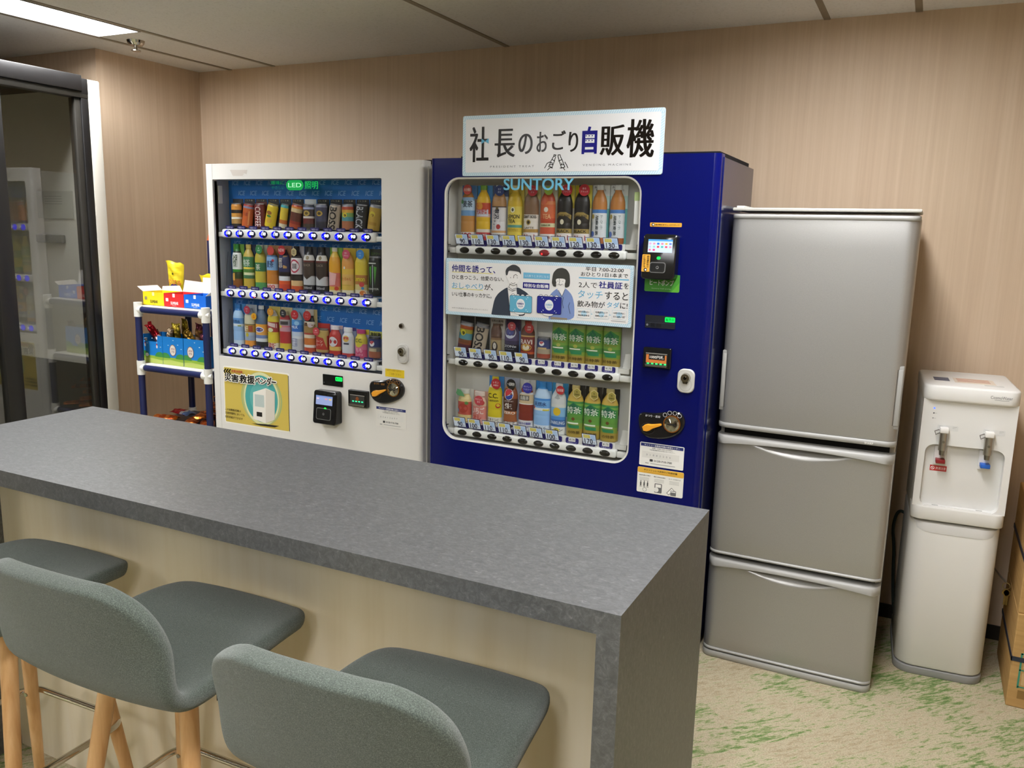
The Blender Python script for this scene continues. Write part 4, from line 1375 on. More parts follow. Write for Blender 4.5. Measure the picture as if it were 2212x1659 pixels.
TAGS_B = (['90', '110', '130', '120', '130', '120', '120', '120', '130', '130'], ['90', '90', '90', '110', '90', None, None, None, None, None], ['90', '100', '110', '110', '120', '100', '100', None, '170', None])
RB = [(1.509, -1.621, -1.008), (1.0665, -1.620, -1.012), (.7805, -1.620, -1.009)]
for ri, (zc, xa, xb) in enumerate(RB):
    yr = YBL + .016
    b = MB(mat='gloss')
    b.box(xa - .043, xb + .043, yr, yr + .034, zc - .015, zc + .017, '#e9e8e4', bev=.009, seg=3)
    b.box(bx0_ + .008, xa - .044, yr + .008, yr + .03, zc - .012, zc + .010, '#dfddd8', bev=.003)
    b.box(xb + .044, bx1_ - .004, yr + .008, yr + .03, zc - .012, zc + .010, '#dfddd8', bev=.003)
    b.box(xa - .035, xb + .035, yr + .012, yr + .016, zc + .015, zc + .040, '#e4e3df')
    # sample tray
    zt = (1.556, 1.108, .822)[ri] - .008
    b.box(xa - .05, xb + .075, YBL + .040, YBL + DB, zt - .004, zt, '#e3e1dc')
    b.box(xa - .05, xb + .075, YBL + .038, YBL + .041, zt - .018, zt, '#dad8d2')
    b.prism([(xb + .045, zt), (xb + .075, zt), (xb + .075, zt + .055), (xb + .055, zt + .055)], YBL + .05, YBL + .054, '#dddbd6')
    rail = obj('button_rail', b, t, smooth=50)
    for i in range(10):
        x = xa + (xb - xa) * i / 9
        b = MB(mat='gloss')
        red = ri == 0 and i == 5
        dome(b, x, zc, .0215, .0120, yr + .001, .009, (lambda u, w: ('#7d2a2e', 'gloss')) if red else (lambda u, w: ('#16130f', 'gloss')), 'gloss')
        b.Y = yr - .0096
        if red:
            b.disc(x - .006, zc - .004, .0035, c='#ff2a2a', mat='led', n=12)
        b.Y = yr + .0008
        b.ring(x, zc, .0215, .0228, '#bdbab2', 0, k=.56)
        obj('button', b, rail)
        z2 = zc + .029
        b = MB(mat='paper', Y=yr + .008)
        b.prism(rr(x - .026, z2 - .012, x + .026, z2 + .010, .006, 4), yr + .008, yr + .011, '#241f6e')
        if TAGS_B[ri][i] is None:
            b.rect(x - .014, z2 - .004, x + .014, z2 + .0105, '#f1f0ec', 1)
            b.tbox('¥170', x - .011, z2 - .001, x + .011, z2 + .008, '#47454a', 2, .008)
        b.tbox('つめた〜い', x - .019, z2 - .0105, x + .019, z2 - .0055, '#cfcdf0', 1, .012)
        obj('cold_tag', b, rail)
        if TAGS_B[ri][i]:
            dx = .018 if (ri == 2 and i == 8) else 0.
            x_, zz, w_, h_, sh = x - .014 + dx, zc + .042, .057, .040, .008
            if ri == 2 and i == 8:
                zz += .003
            b = MB(mat='paper')
            def par(e):
                return [(x_ - w_ / 2 + e + sh / 2, zz - h_ / 2 + e), (x_ + w_ / 2 - e + sh / 2, zz - h_ / 2 + e), (x_ + w_ / 2 - e - sh / 2, zz + h_ / 2 - e), (x_ - w_ / 2 + e - sh / 2, zz + h_ / 2 - e)]
            yt = yr + .002
            b.prism(par(0), yt, yt + .0015, '#26294a')
            b.Y = yt - .0002
            b.poly(par(.002), '#d5dff0', 1)
            b.poly([(x_ - .023, zz + .004), (x_ + .004, zz + .004), (x_ + .001, zz + .016), (x_ - .025, zz + .016)], '#cfc05a', 2)
            b.poly([(x_ + .006, zz - .002), (x_ + .025, zz - .004), (x_ + .021, zz + .016), (x_ + .003, zz + .016)], '#a9c3e6', 2)
            b.tbox('特価!', x_ - .021, zz + .006, x_ - .002, zz + .014, '#e0d68a', 3)
            s_ = TAGS_B[ri][i]
            wl = .0105 * len(s_)
            b.tbox(s_, x_ + .014 - wl, zz - .0165, x_ + .0145, zz + .0015, '#191c38', 3, .012, shear=-.003)
            b.tfit('円', x_ + .0205, zz - .0125, .006, '#3a3e58', 3)
            obj('price_tag', b, rail, label='slanted white price tag reading %s yen' % s_)

# right strip of the blue machine
QA = lambda x, y: pb(1360 + x / 5.1875, 460 + y / 5.1875)
QB = lambda x, y: pb(1360 + x / 5.1875, 770 + y / 5.1875)


def bx(Q, x0, y0, x1, y1):
    """plane rectangle from the pixel corners of a slightly tilted box"""
    a, c_, d, e = Q(x0, y0), Q(x1, y0), Q(x0, y1), Q(x1, y1)
    return (a[0] + d[0]) / 2, (d[1] + e[1]) / 2, (c_[0] + e[0]) / 2, (a[1] + c_[1]) / 2


x0, z0, x1, z1 = bx(QA, 230, 110, 586, 156)
b = MB(Y=YBL - .0008, mat='paper'); b.prism(rr(x0, z0, x1, z1, .003, 4), YBL - .0008, YBL, '#e0a638')
b.disc(x0 + .011, (z0 + z1) / 2, .0055, c='#2c2418'); b.disc(x0 + .0118, (z0 + z1) / 2, .003, c='#f4efe2', l=2)
b.tbox('音が鳴るまでしっかりタッチ!', x0 + .019, z0 + .0045, x1 - .006, z1 - .0045, '#3b2d14', 1, .014)
obj('touch_sticker', b, t, label='narrow orange sticker above the card reader')
x0, z0, x1, z1 = bx(QA, 170, 690, 562, 884)
b = MB(Y=YBL - .0008, mat='paper'); b.prism(rr(x0, z0, x1, z1, .005, 4), YBL - .0008, YBL, '#57a032')
b.poly([(x0, z0 + .002), (x1 - .028, z0), (x1, z0 + .035), (x1, z1), (x0, z1)], '#3f8a2c', 1)
b.tbox('ヒートポンプ', x0 + .019, z0 + .022, x1 - .021, z0 + .041, '#cfd9cc', 2, .03); b.tbox('省エネルギー', x0 + .02, z0 + .047, x1 - .02, z0 + .053, '#a9c49f', 2)
b.tbox('Suntory heat pump', x0 + .026, z0 + .008, x1 - .03, z0 + .013, '#b5cdae', 2)
obj('green_sticker', b, t, label='green sticker with white katakana lettering')
x0, z0, x1, z1 = bx(QA, 180, 240, 590, 740)
sc_ = bx(QA, 226, 284, 528, 462); pd = bx(QA, 245, 535, 450, 680)
off = .006
rd, gm = card_reader(t, pb, YBL, (x0 - .0, z0, x1 - .012, z1), (sc_[0] + off, sc_[1] + .006, sc_[2] - .004, sc_[3] - .004), (QA(355, 503)[0] + .003, QA(355, 503)[1]), (pd[0] + off, pd[1] + .004, pd[2] - .002, pd[3] - .004), 'black card reader with a bright colour screen')
b = MB(mat='paper'); b.gmap = gm
xa_, za_, xb_, zb_ = bx(QA, 170, 455, 258, 672)
b.rrect(xa_ + .004, za_ + .006, xb_ + .004, zb_ - .002, .003, '#e0a638', 4)
b.tbox('音が鳴るまで', xb_ - .007, za_ + .020, xb_ + .001, zb_ - .006, '#3b2d14', 5, .012, rot=True); b.tbox('しっかりタッチ', xa_ + .008, za_ + .020, xb_ - .011, zb_ - .006, '#3b2d14', 5, .012, rot=True)
b.disc((xa_ + xb_) / 2 + .004, za_ + .0125, .006, c='#2c2418', l=5); b.disc((xa_ + xb_) / 2 + .005, za_ + .0125, .003, c='#f4efe2', l=6)
obj('touch_sticker', b, rd)
x0, z0, x1, z1 = bx(QA, 178, 1150, 515, 1292)
b = MB(mat='gloss'); b.prism(rr(x0, z0, x1, z1, .002), YBL - .003, YBL, '#23262e'); b.Y = YBL - .0034
b.rrect(x1 - .037, z1 - .021, x1 - .001, z1 - .004, .003, '#0fbf45', 1, 'led'); b.tbox('販売中', x1 - .034, z1 - .018, x1 - .004, z1 - .007, '#0a5a26', 2, .02)
b.rect(x0, z0 + .018, x1, z0 + .019, '#444852'); b.disc(x0 + .008, z0 + .010, .0038, c='#7a7d84'); b.rect(x0 + .02, z0 + .004, x0 + .036, z0 + .016, '#1a1c22'); b.rect(x0 + .04, z0 + .004, x0 + .058, z0 + .016, '#1a1c22')
obj('amount_display', b, t)
x0, z0, x1, z1 = bx(QA, 172, 1487, 470, 1760)
bill_slot(t, pb, YBL, (1393.5, 748), (1450, 797), 'blue')
key_lock(t, pb, YBL, (1466, 795), (1499, 850))
coin_panel(t, pb, YBL, [(1381, 888), (1410, 892), (1436, 890), (1458, 886), (1474, 892), (1482, 908), (1478, 926), (1462, 940), (1438, 947), (1408, 946), (1390, 938), (1382, 920)], ((1399, 922), (1432, 915)), (1454.5, 914), ((1413, 897), '#cfcfd2'), '#d38a4a')
x0, z0, x1, z1 = bx(QB, 112, 985, 610, 1245)
info_sticker(t, x0, z0, x1, z1, YBL, '01882206', 'service_label')
x0, z0, x1, z1 = bx(QB, 84, 1265, 604, 1550)
b = MB(Y=YBL - .0012, mat='paper', step=.00025); b.prism(rr(x0, z0, x1, z1, .005, 4), YBL - .0012, YBL, '#e9e8e2')
w_, h = x1 - x0, z1 - z0
b.poly(rr(x0, z1 - h * .22, x1, z1, .005, 4), '#e2b043', 1)
b.tbox('キャッシュレス決済のご利用手順', x0 + w_ * .14, z1 - h * .125, x0 + w_ * .86, z1 - h * .055, '#3a2f18', 2, .014); b.rect(x0 + w_ * .14, z1 - h * .19, x0 + w_ * .82, z1 - h * .17, '#c99a38', 2)
for k_, s_ in enumerate(('❶商品を選んで押す', '❷端末に決済方法を選ぶ', '❸カード・スマホをタッチ')):
    xx = x0 + w_ * (.04 + .325 * k_)
    b.tbox(s_.lstrip('❶❷❸'), xx, z1 - h * .34, xx + w_ * .25, z1 - h * .29, '#3a3a3a', 2, .01)
    for q in range(3):
        b.rect(xx + .002, z1 - h * (.42 + .05 * q), xx + w_ * .22, z1 - h * (.405 + .05 * q), '#b3b2ae', 2)
for k_ in range(3):
    xx = x0 + w_ * (.07 + .075 * k_)
    b.rect(xx, z0 + h * .26, xx + w_ * .03, z0 + h * .40, '#4a4a4a', 2); b.rect(xx + w_ * .008, z0 + h * .40, xx + w_ * .022, z0 + h * .47, '#4a4a4a', 2); b.rect(xx - .001, z0 + h * .22, xx + w_ * .04, z0 + h * .24, '#4a4a4a', 2)
b.ring(x0 + w_ * .175, z0 + h * .12, .006, .008, '#a9a9a6', 2)
b.rrect(x0 + w_ * .39, z0 + h * .06, x0 + w_ * .55, z0 + h * .43, .003, '#6b6b6b', 2); b.rect(x0 + w_ * .41, z0 + h * .28, x0 + w_ * .53, z0 + h * .40, '#e9e8e2', 3); b.disc(x0 + w_ * .43, z0 + h * .18, .009, c='#e3e2de', l=3)
b.poly([(x0 + w_ * .66, z0 + h * .12), (x0 + w_ * .70, z0 + h * .06), (x0 + w_ * .82, z0 + h * .24), (x0 + w_ * .76, z0 + h * .34)], '#f3f2ee', 3); b.line([(x0 + w_ * .66, z0 + h * .12), (x0 + w_ * .76, z0 + h * .34), (x0 + w_ * .82, z0 + h * .24), (x0 + w_ * .70, z0 + h * .06), (x0 + w_ * .66, z0 + h * .12)], .0016, '#3a3a3a', 4)
b.rrect(x0 + w_ * .74, z0 + h * .04, x0 + w_ * .86, z0 + h * .24, .002, '#6f6f6f', 5); b.rect(x0 + w_ * .75, z0 + h * .17, x0 + w_ * .85, z0 + h * .22, '#dcdcd8', 6)
obj('instruction_sticker', b, t, label='white payment instruction sticker with orange heading')

# ---------------------------------------------------------------- title sign on the blue machine
def striped(b, x0, z0, x1, z1, band, step, w, c, l):
    """slanted candy stripes along the four edges"""
    n = int((x1 - x0) / step)
    s_ = (x1 - x0) / n
    for i in range(n):
        a = x0 + i * s_
        k_ = band * .55
        b.poly([(a, z1 - band), (a + w, z1 - band), (min(a + w, x1 - k_) + k_, z1), (min(a, x1 - k_ - w) + k_, z1)], c, l)
        b.poly([(a, z0), (a + w, z0), (min(a + w, x1 - k_) + k_, z0 + band), (min(a, x1 - k_ - w) + k_, z0 + band)], c, l)
    z0, z1 = z0 + band, z1 - band
    n = int((z1 - z0) / step)
    s_ = (z1 - z0) / n
    for i in range(n):
        a = z0 + i * s_
        k_ = min(band * .75, z1 - a - w - 1e-4) if a + w < z1 else 0
        b.poly([(x0, a), (x0 + band, min(a + k_, z1)), (x0 + band, min(a + w + k_, z1)), (x0, min(a + w, z1))], c, l)
        b.poly([(x1 - band, a), (x1, min(a + k_, z1)), (x1, min(a + w + k_, z1)), (x1 - band, min(a + w, z1))], c, l)


Q1 = lambda x, y: pb(980 + x / 4.608, 220 + y / 4.608)
sx0, sx1, sz0, sz1 = -1.623, -.842, 1.787, 2.006
b = MB(mat='sheet', step=.0003)
b.prism(rr(sx0, sz0, sx1, sz1, .008, 4), YBL - .004, YBL - .0005, '#dfe3e6')
b.Y = YBL - .0041
b.poly(rr(sx0, sz0, sx1, sz1, .008, 4), '#b9d6e6', 1)
striped(b, sx0 + .001, sz0 + .001, sx1 - .001, sz1 - .001, .016, .0085, .0042, '#d7e8ef', 2)
b.poly(rr(sx0 + .013, sz0 + .013, sx1 - .013, sz1 - .013, .006, 4), '#e3e4e6', 3)
ink = '#15100e'
chars = [('社', 166, 252, 355, 600, ink), ('長', 415, 272, 618, 552, ink), ('の', 650, 320, 793, 520, ink), ('お', 830, 300, 945, 500, ink), ('ご', 985, 288, 1122, 478, ink), ('り', 1148, 300, 1246, 498, ink), ('自', 1283, 248, 1434, 520, '#1a1a7c'), ('販', 1465, 232, 1705, 534, ink), ('機', 1730, 172, 2003, 552, ink)]
for ch, x0, y0, x1, y1, c_ in chars:
    a = Q1(x0, (y0 + y1) / 2); d = Q1(x1, (y0 + y1) / 2)
    zt_ = Q1((x0 + x1) / 2, y0)[1]; zb_ = Q1((x0 + x1) / 2, y1)[1]
    b.kz = .10
    b.tbox(ch, a[0] + .002, zb_, d[0] - .002, zt_, c_, 4, .024)
    b.kz = .6
# little machine drawn inside the blue character
a = Q1(1306, 300); d = Q1(1412, 480)
b.rect(a[0], d[1] - .001, d[0] - .001, a[1] - .004, '#1a1a7c', 5)
for r_ in range(2):
    for k_ in range(3):
        xx = a[0] + .004 + (d[0] - a[0] - .008) * k_ / 3
        zz = a[1] - .018 - r_ * .016
        b.rect(xx + .001, zz - .004, xx + (d[0] - a[0]) / 3 - .002, zz + .008, '#e3e4e6', 6); b.rect(xx + .002, zz + .002, xx + .006, zz + .006, '#1a1a7c', 7)
b.rect(a[0] + .005, d[1] + .002, d[0] - .006, d[1] + .010, '#e3e4e6', 6)
xx, zz = Q1(320, 393)
for s_ in (-1, 1):
    b.poly([(xx, zz), (xx + s_ * .0155, zz + .010), (xx + s_ * .0155, zz - .010)], '#63b0d4', 6)
a = Q1(1290, 628); d = Q1(1772, 622); b.tbox('V E N D I N G   M A C H I N E', a[0], d[1] - .004, d[0], d[1] + .003, '#77787c', 4)
a = Q1(370, 646); d = Q1(805, 640); b.tbox('P R E S I D E N T   T R E A T', a[0], d[1] - .004, d[0], d[1] + .003, '#77787c', 4)
# two hands touching bottles together
for pl in ([(1000, 545), (1020, 540), (1025, 530), (1005, 527), (1000, 545), (975, 590), (955, 640), (985, 655), (1005, 600), (1020, 550)], [(1045, 530), (1065, 528), (1068, 545), (1090, 590), (1112, 650), (1080, 660), (1062, 605), (1045, 548), (1045, 530)],
           [(912, 660), (935, 615), (960, 600), (985, 608), (990, 625), (960, 628), (950, 650)], [(940, 680), (965, 655), (990, 660)], [(1085, 610), (1075, 628), (1100, 625), (1110, 640)], [(1112, 600), (1130, 630), (1142, 658)], [(1065, 660), (1095, 655), (1112, 680)], [(985, 575), (1012, 590)], [(1050, 590), (1085, 575)]):
    b.line([Q1(*p) for p in pl], .0028, '#1d1a19', 4)
tag(obj('title_sign', b, None, ((sx0 + sx1) / 2, YBL - .002, sz0)), 'white title sign with striped pale blue border on top of the blue machine', 'sign')

# ---------------------------------------------------------------- advertising panel across the window of the blue machine
Q2 = lambda x, y: pb(950 + x / 5.027, 550 + y / 5.027, -.006)
sx0, sx1, sz0, sz1 = -1.690, -.924, 1.258, 1.477
b = MB(mat='sheet', step=.0003)
b.prism(rr(sx0, sz0, sx1, sz1, .005, 4), YBL - .006, YBL - .0015, '#dfe3e6')
b.Y = YBL - .0061
b.poly(rr(sx0, sz0, sx1, sz1, .005, 4), '#afd0e2', 1)
striped(b, sx0 + .001, sz0 + .001, sx1 - .001, sz1 - .001, .0125, .0075, .0037, '#d3e5ee', 2)
b.poly(rr(sx0 + .012, sz0 + .012, sx1 - .012, sz1 - .012, .006, 4), '#e1e1e0', 3)


def tl(s_, xl, yl, xr, yr, hp, c_, l=5, bold=.006):
    a, d = Q2(xl, yl), Q2(xr, yr)
    z = (a[1] + d[1]) / 2
    h_ = abs(Q2((xl + xr) / 2, (yl + yr) / 2 - hp / 2)[1] - Q2((xl + xr) / 2, (yl + yr) / 2 + hp / 2)[1])
    b.tbox(s_, a[0], z - h_ / 2, d[0], z + h_ / 2, c_, l, bold)


nv, lb, dk = '#26267c', '#72b4d6', '#2d2d2f'
b.rect(Q2(135, 185)[0], Q2(135, 182)[1] - .003, Q2(580, 200)[0], Q2(135, 182)[1], '#e2d98a', 4)
tl('仲間を誘って、', 135, 143, 605, 168, 78, nv, bold=.014)
tl('ひと息つこう。他愛のない、', 135, 240, 695, 268, 48, dk)
b.rect(Q2(135, 362)[0], Q2(135, 362)[1] - .003, Q2(470, 378)[0], Q2(135, 362)[1], '#e2d98a', 4)
tl('おしゃべり', 135, 335, 470, 348, 66, lb); tl('が、', 487, 350, 580, 356, 66, dk)
tl('いい仕事のキッカケに。', 135, 428, 565, 446, 50, dk)
tl('お好きな商品をえらんでタッチしてください', 135, 577, 525, 600, 14, '#6d6d70', bold=0)
# man
P2 = lambda l_: [Q2(*p) for p in l_]


def soft(pts, n=2):
    for _ in range(n):
        o = []
        for i in range(len(pts)):
            a, c_ = pts[i], pts[(i + 1) % len(pts)]
            o += [(a[0] * .8 + c_[0] * .2, a[1] * .8 + c_[1] * .2), (a[0] * .2 + c_[0] * .8, a[1] * .2 + c_[1] * .8)]
        pts = o
    return pts


b.poly(soft(P2([(562, 640), (595, 480), (640, 415), (735, 350), (800, 372), (850, 352), (960, 420), (975, 470), (930, 620), (920, 672), (562, 652)])), '#3d4450', 4)
b.poly(P2([(738, 352), (760, 560), (770, 662), (860, 668), (845, 470), (832, 356), (790, 330)]), '#e6e5e3', 5)
b.poly(P2([(755, 330), (790, 300), (838, 318), (836, 380), (790, 402), (752, 382)]), '#e6e5e3', 6)
b.poly(soft(P2([(728, 255), (722, 225), (735, 215), (740, 180), (870, 190), (885, 215), (884, 250), (866, 268), (840, 320), (800, 338), (765, 318), (742, 272)])), '#e6e5e3', 7)
b.poly(soft(P2([(722, 225), (716, 175), (735, 140), (790, 108), (830, 112), (870, 140), (886, 180), (882, 222), (866, 185), (800, 175), (752, 170), (738, 225)])), '#45474a', 8)
for pl in ([(805, 255), (808, 225), (830, 215), (848, 232)], [(778, 305), (800, 318), (822, 305)], [(748, 375), (790, 395), (828, 382)], [(750, 350), (790, 380), (835, 362)], [(765, 318), (800, 338), (840, 320)], [(765, 320), (758, 345)], [(838, 322), (842, 350)]):
    b.line(P2(pl), .0016, '#3a3b3d', 9)
b.disc(*Q2(772, 250), .0014, c='#3a3b3d', l=9); b.disc(*Q2(845, 252), .0014, c='#3a3b3d', l=9)
# woman
b.poly(soft(P2([(1180, 700), (1190, 440), (1255, 380), (1310, 355), (1370, 365), (1440, 440), (1465, 560), (1460, 712), (1200, 702)])), '#7d92c4', 4)
b.poly(P2([(1275, 375), (1320, 340), (1365, 372), (1330, 455)]), '#e6e5e3', 5)
b.poly(P2([(1295, 320), (1345, 320), (1352, 385), (1320, 400), (1290, 380)]), '#e6e5e3', 5.6)
b.poly(soft(P2([(1218, 300), (1232, 200), (1275, 152), (1330, 142), (1380, 160), (1412, 210), (1418, 300), (1408, 350), (1360, 362), (1362, 300), (1262, 300), (1268, 352), (1232, 345)])), '#454542', 6)
b.poly(soft(P2([(1258, 258), (1370, 262), (1362, 320), (1315, 345), (1272, 320)])), '#e6e5e3', 7)
for pl in ([(1302, 312), (1306, 280), (1300, 262)], [(1290, 318), (1315, 330), (1336, 320)], [(1345, 460), (1335, 520), (1345, 580)], [(1415, 520), (1400, 560), (1418, 640)], [(1290, 385), (1330, 455), (1362, 378)]):
    b.line(P2(pl), .0016, '#3a3b45', 9)
b.disc(*Q2(1285, 288), .0014, c='#3a3b3d', l=9); b.disc(*Q2(1340, 290), .0014, c='#3a3b3d', l=9)
b.poly(P2([(1205, 675), (1385, 690), (1385, 708), (1205, 700)]), '#8f8573', 5)
# hands with cards
for (x0, y0, x1, y1, c_, tc) in ((765, 448, 1002, 625, '#66aecb', '#3a3f8c'), (1062, 456, 1322, 640, '#2b2f86', '#8ab8dc')):
    a = Q2(x0, (y0 + y1) / 2 - 4)[0]; d = Q2(x1, (y0 + y1) / 2 + 4)[0]
    zt_ = Q2((x0 + x1) / 2, y0)[1]; zb_ = Q2((x0 + x1) / 2, y1)[1]
    for f in range(4):
        xx = a + (d - a) * (.14 + .22 * f)
        b.disc(xx, zt_ + .001, .008, .006, '#3a3b45', 9); b.disc(xx, zt_ + .0005, .0068, .005, '#e6e5e3', 10)
    b.disc((a + d) / 2 - .004, zb_ - .002, .022, .008, '#3a3b45', 9); b.disc((a + d) / 2 - .004, zb_ - .002, .021, .007, '#e6e5e3', 10)
    b.poly(rr(a - .0012, zb_ - .0012, d + .0012, zt_ + .0012, .006, 4), '#2c3346', 11)
    b.poly(rr(a, zb_, d, zt_, .006, 4), c_, 12)
    cx, cz = (a + d) / 2, (zt_ + zb_) / 2
    b.disc(cx, cz, .0175, .0195, '#e6e8ea', 13)
    b.tbox('ここに', cx - .007, cz + .007, cx + .007, cz + .011, tc, 14); b.tbox('社員証を', cx - .0135, cz - .002, cx + .0135, cz + .005, tc, 14, .03); b.tbox('タッチ', cx - .0095, cz - .0115, cx + .0095, cz - .0055, tc, 14, .02)
    for s1 in (-1, 1):
        for s2 in (-1, 1):
            for e in (.0, .006):
                xx, zz = cx + s1 * (.022 + e), cz + s2 * (.019 + e)
                b.poly([(xx, zz), (xx + s1 * .004, zz), (xx, zz + s2 * .004)] if s1 * s2 > 0 else [(xx, zz), (xx, zz + s2 * .004), (xx + s1 * .004, zz)], '#e6f0f4', 13)
x0, z1 = Q2(910, 232); x1, _ = Q2(1198, 235)
b.rect(x0, Q2(1050, 264)[1], x1, Q2(1050, 200)[1], '#72b4d6', 5); tl('2人揃うとタダになる', 925, 230, 1185, 240, 26, '#c9e2ee', 6)
b.rect(x0 - .001, Q2(1046, 370)[1], x1 - .001, Q2(1046, 306)[1], nv, 5); tl('特別な自販機', 918, 334, 1182, 345, 40, '#eeeef4', 6, .014)
tl('平日 7:00-22:00', 1585, 158, 2000, 170, 44, dk); tl('おひとり1日1本まで', 1535, 212, 2045, 228, 46, dk)
b.rect(Q2(1512, 255)[0], Q2(1780, 270)[1], Q2(2055, 275)[0], Q2(1780, 256)[1], lb, 4)
tl('2人で', 1510, 325, 1712, 332, 66, dk, bold=.0); tl('社員証', 1730, 328, 1985, 338, 74, nv, bold=.02); tl('を', 2000, 340, 2052, 342, 62, dk)
tl('タッチ', 1503, 430, 1770, 436, 86, lb, bold=.004); tl('すると', 1795, 445, 2045, 455, 84, dk, bold=.008)
tl('飲み物が', 1495, 533, 1795, 545, 68, dk); tl('タダ', 1815, 545, 1950, 550, 62, lb, bold=.01); tl('に!', 1960, 555, 2040, 558, 62, dk)
for k_, (x0, x1, t1, t2) in enumerate(((1492, 1640, 'お好きな飲みたい', '商品をきめる'), (1678, 1838, '社員証を2人で', '同時にタッチ!'), (1870, 2030, '10秒以内に', 'ボタンを押して完了'))):
    zt_ = Q2((x0 + x1) / 2, 588 + 9 * k_)[1]; zb_ = Q2((x0 + x1) / 2, 690 + 9 * k_)[1]
    a = Q2(x0, 640 + 9 * k_)[0]; d = Q2(x1, 640 + 9 * k_)[0]
    b.poly(rr(a, zb_, d, zt_, .003, 3), '#a8cbd8', 4); b.poly(rr(a + .0008, zb_ + .0008, d - .0008, zt_ - .0008, .003, 3), '#e3e3e2', 5)
    b.disc((a + d) / 2, (zt_ + zb_) / 2, .011, c='#b3d4e6', l=6)
    b.tbox(t1, a + .005, (zt_ + zb_) / 2 + .003, d - .005, (zt_ + zb_) / 2 + .010, dk, 7, .012); b.tbox(t2, a + .005, (zt_ + zb_) / 2 - .010, d - .005, (zt_ + zb_) / 2 - .003, dk, 7, .012)
    if k_ < 2:
        b.poly([(d + .002, (zt_ + zb_) / 2 - .003), (d + .008, (zt_ + zb_) / 2 - .001), (d + .002, (zt_ + zb_) / 2 + .003)], '#9cc9de', 5)
b.rect(Q2(1860, 722)[0], Q2(1860, 722)[1], Q2(2020, 730)[0], Q2(1860, 722)[1] + .002, '#9a9a9c', 5)
tag(obj('advertising_panel', b, None, ((sx0 + sx1) / 2, YBL - .004, sz0)), 'white advertising panel with a drawn man and woman across the blue machine window', 'sign')

# ================================================================ drink samples behind the windows
PROF = {
    'bottle': [(0, .90), (.015, .97), (.05, 1), (.30, 1), (.34, .97), (.38, 1), (.66, 1), (.72, .96), (.79, .82), (.85, .60), (.88, .47), (.90, .44), (.915, .44)],
    'slim': [(0, .90), (.02, 1), (.66, 1), (.73, .94), (.80, .76), (.86, .52), (.89, .45), (.915, .45)],
    'wavy': [(0, .86), (.02, .96), (.10, 1), (.22, .90), (.34, .88), (.48, 1), (.66, 1), (.75, .88), (.83, .64), (.88, .46), (.915, .45)],
    'can': [(0, .84), (.035, .99), (.06, 1), (.88, 1), (.95, .90), (.97, .92), (.985, .92), (1, .86)],
    'flask': [(0, .90), (.03, 1), (.62, 1), (.70, .94), (.78, .74), (.82, .66), (.86, .66)],
    'film': [(0, 1), (.5, 1), (1, 1)],
}


def prof_r(kind, t):
    p = PROF[kind]
    for (t0, r0), (t1, r1) in zip(p, p[1:]):
        if t <= t1:
            return r0 + (r1 - r0) * max(0., min(1., (t - t0) / ((t1 - t0) or 1)))
    return p[-1][1]


ORD = ['first', 'second', 'third', 'fourth', 'fifth', 'sixth', 'seventh', 'eighth', 'ninth', 'tenth', 'eleventh', 'twelfth']


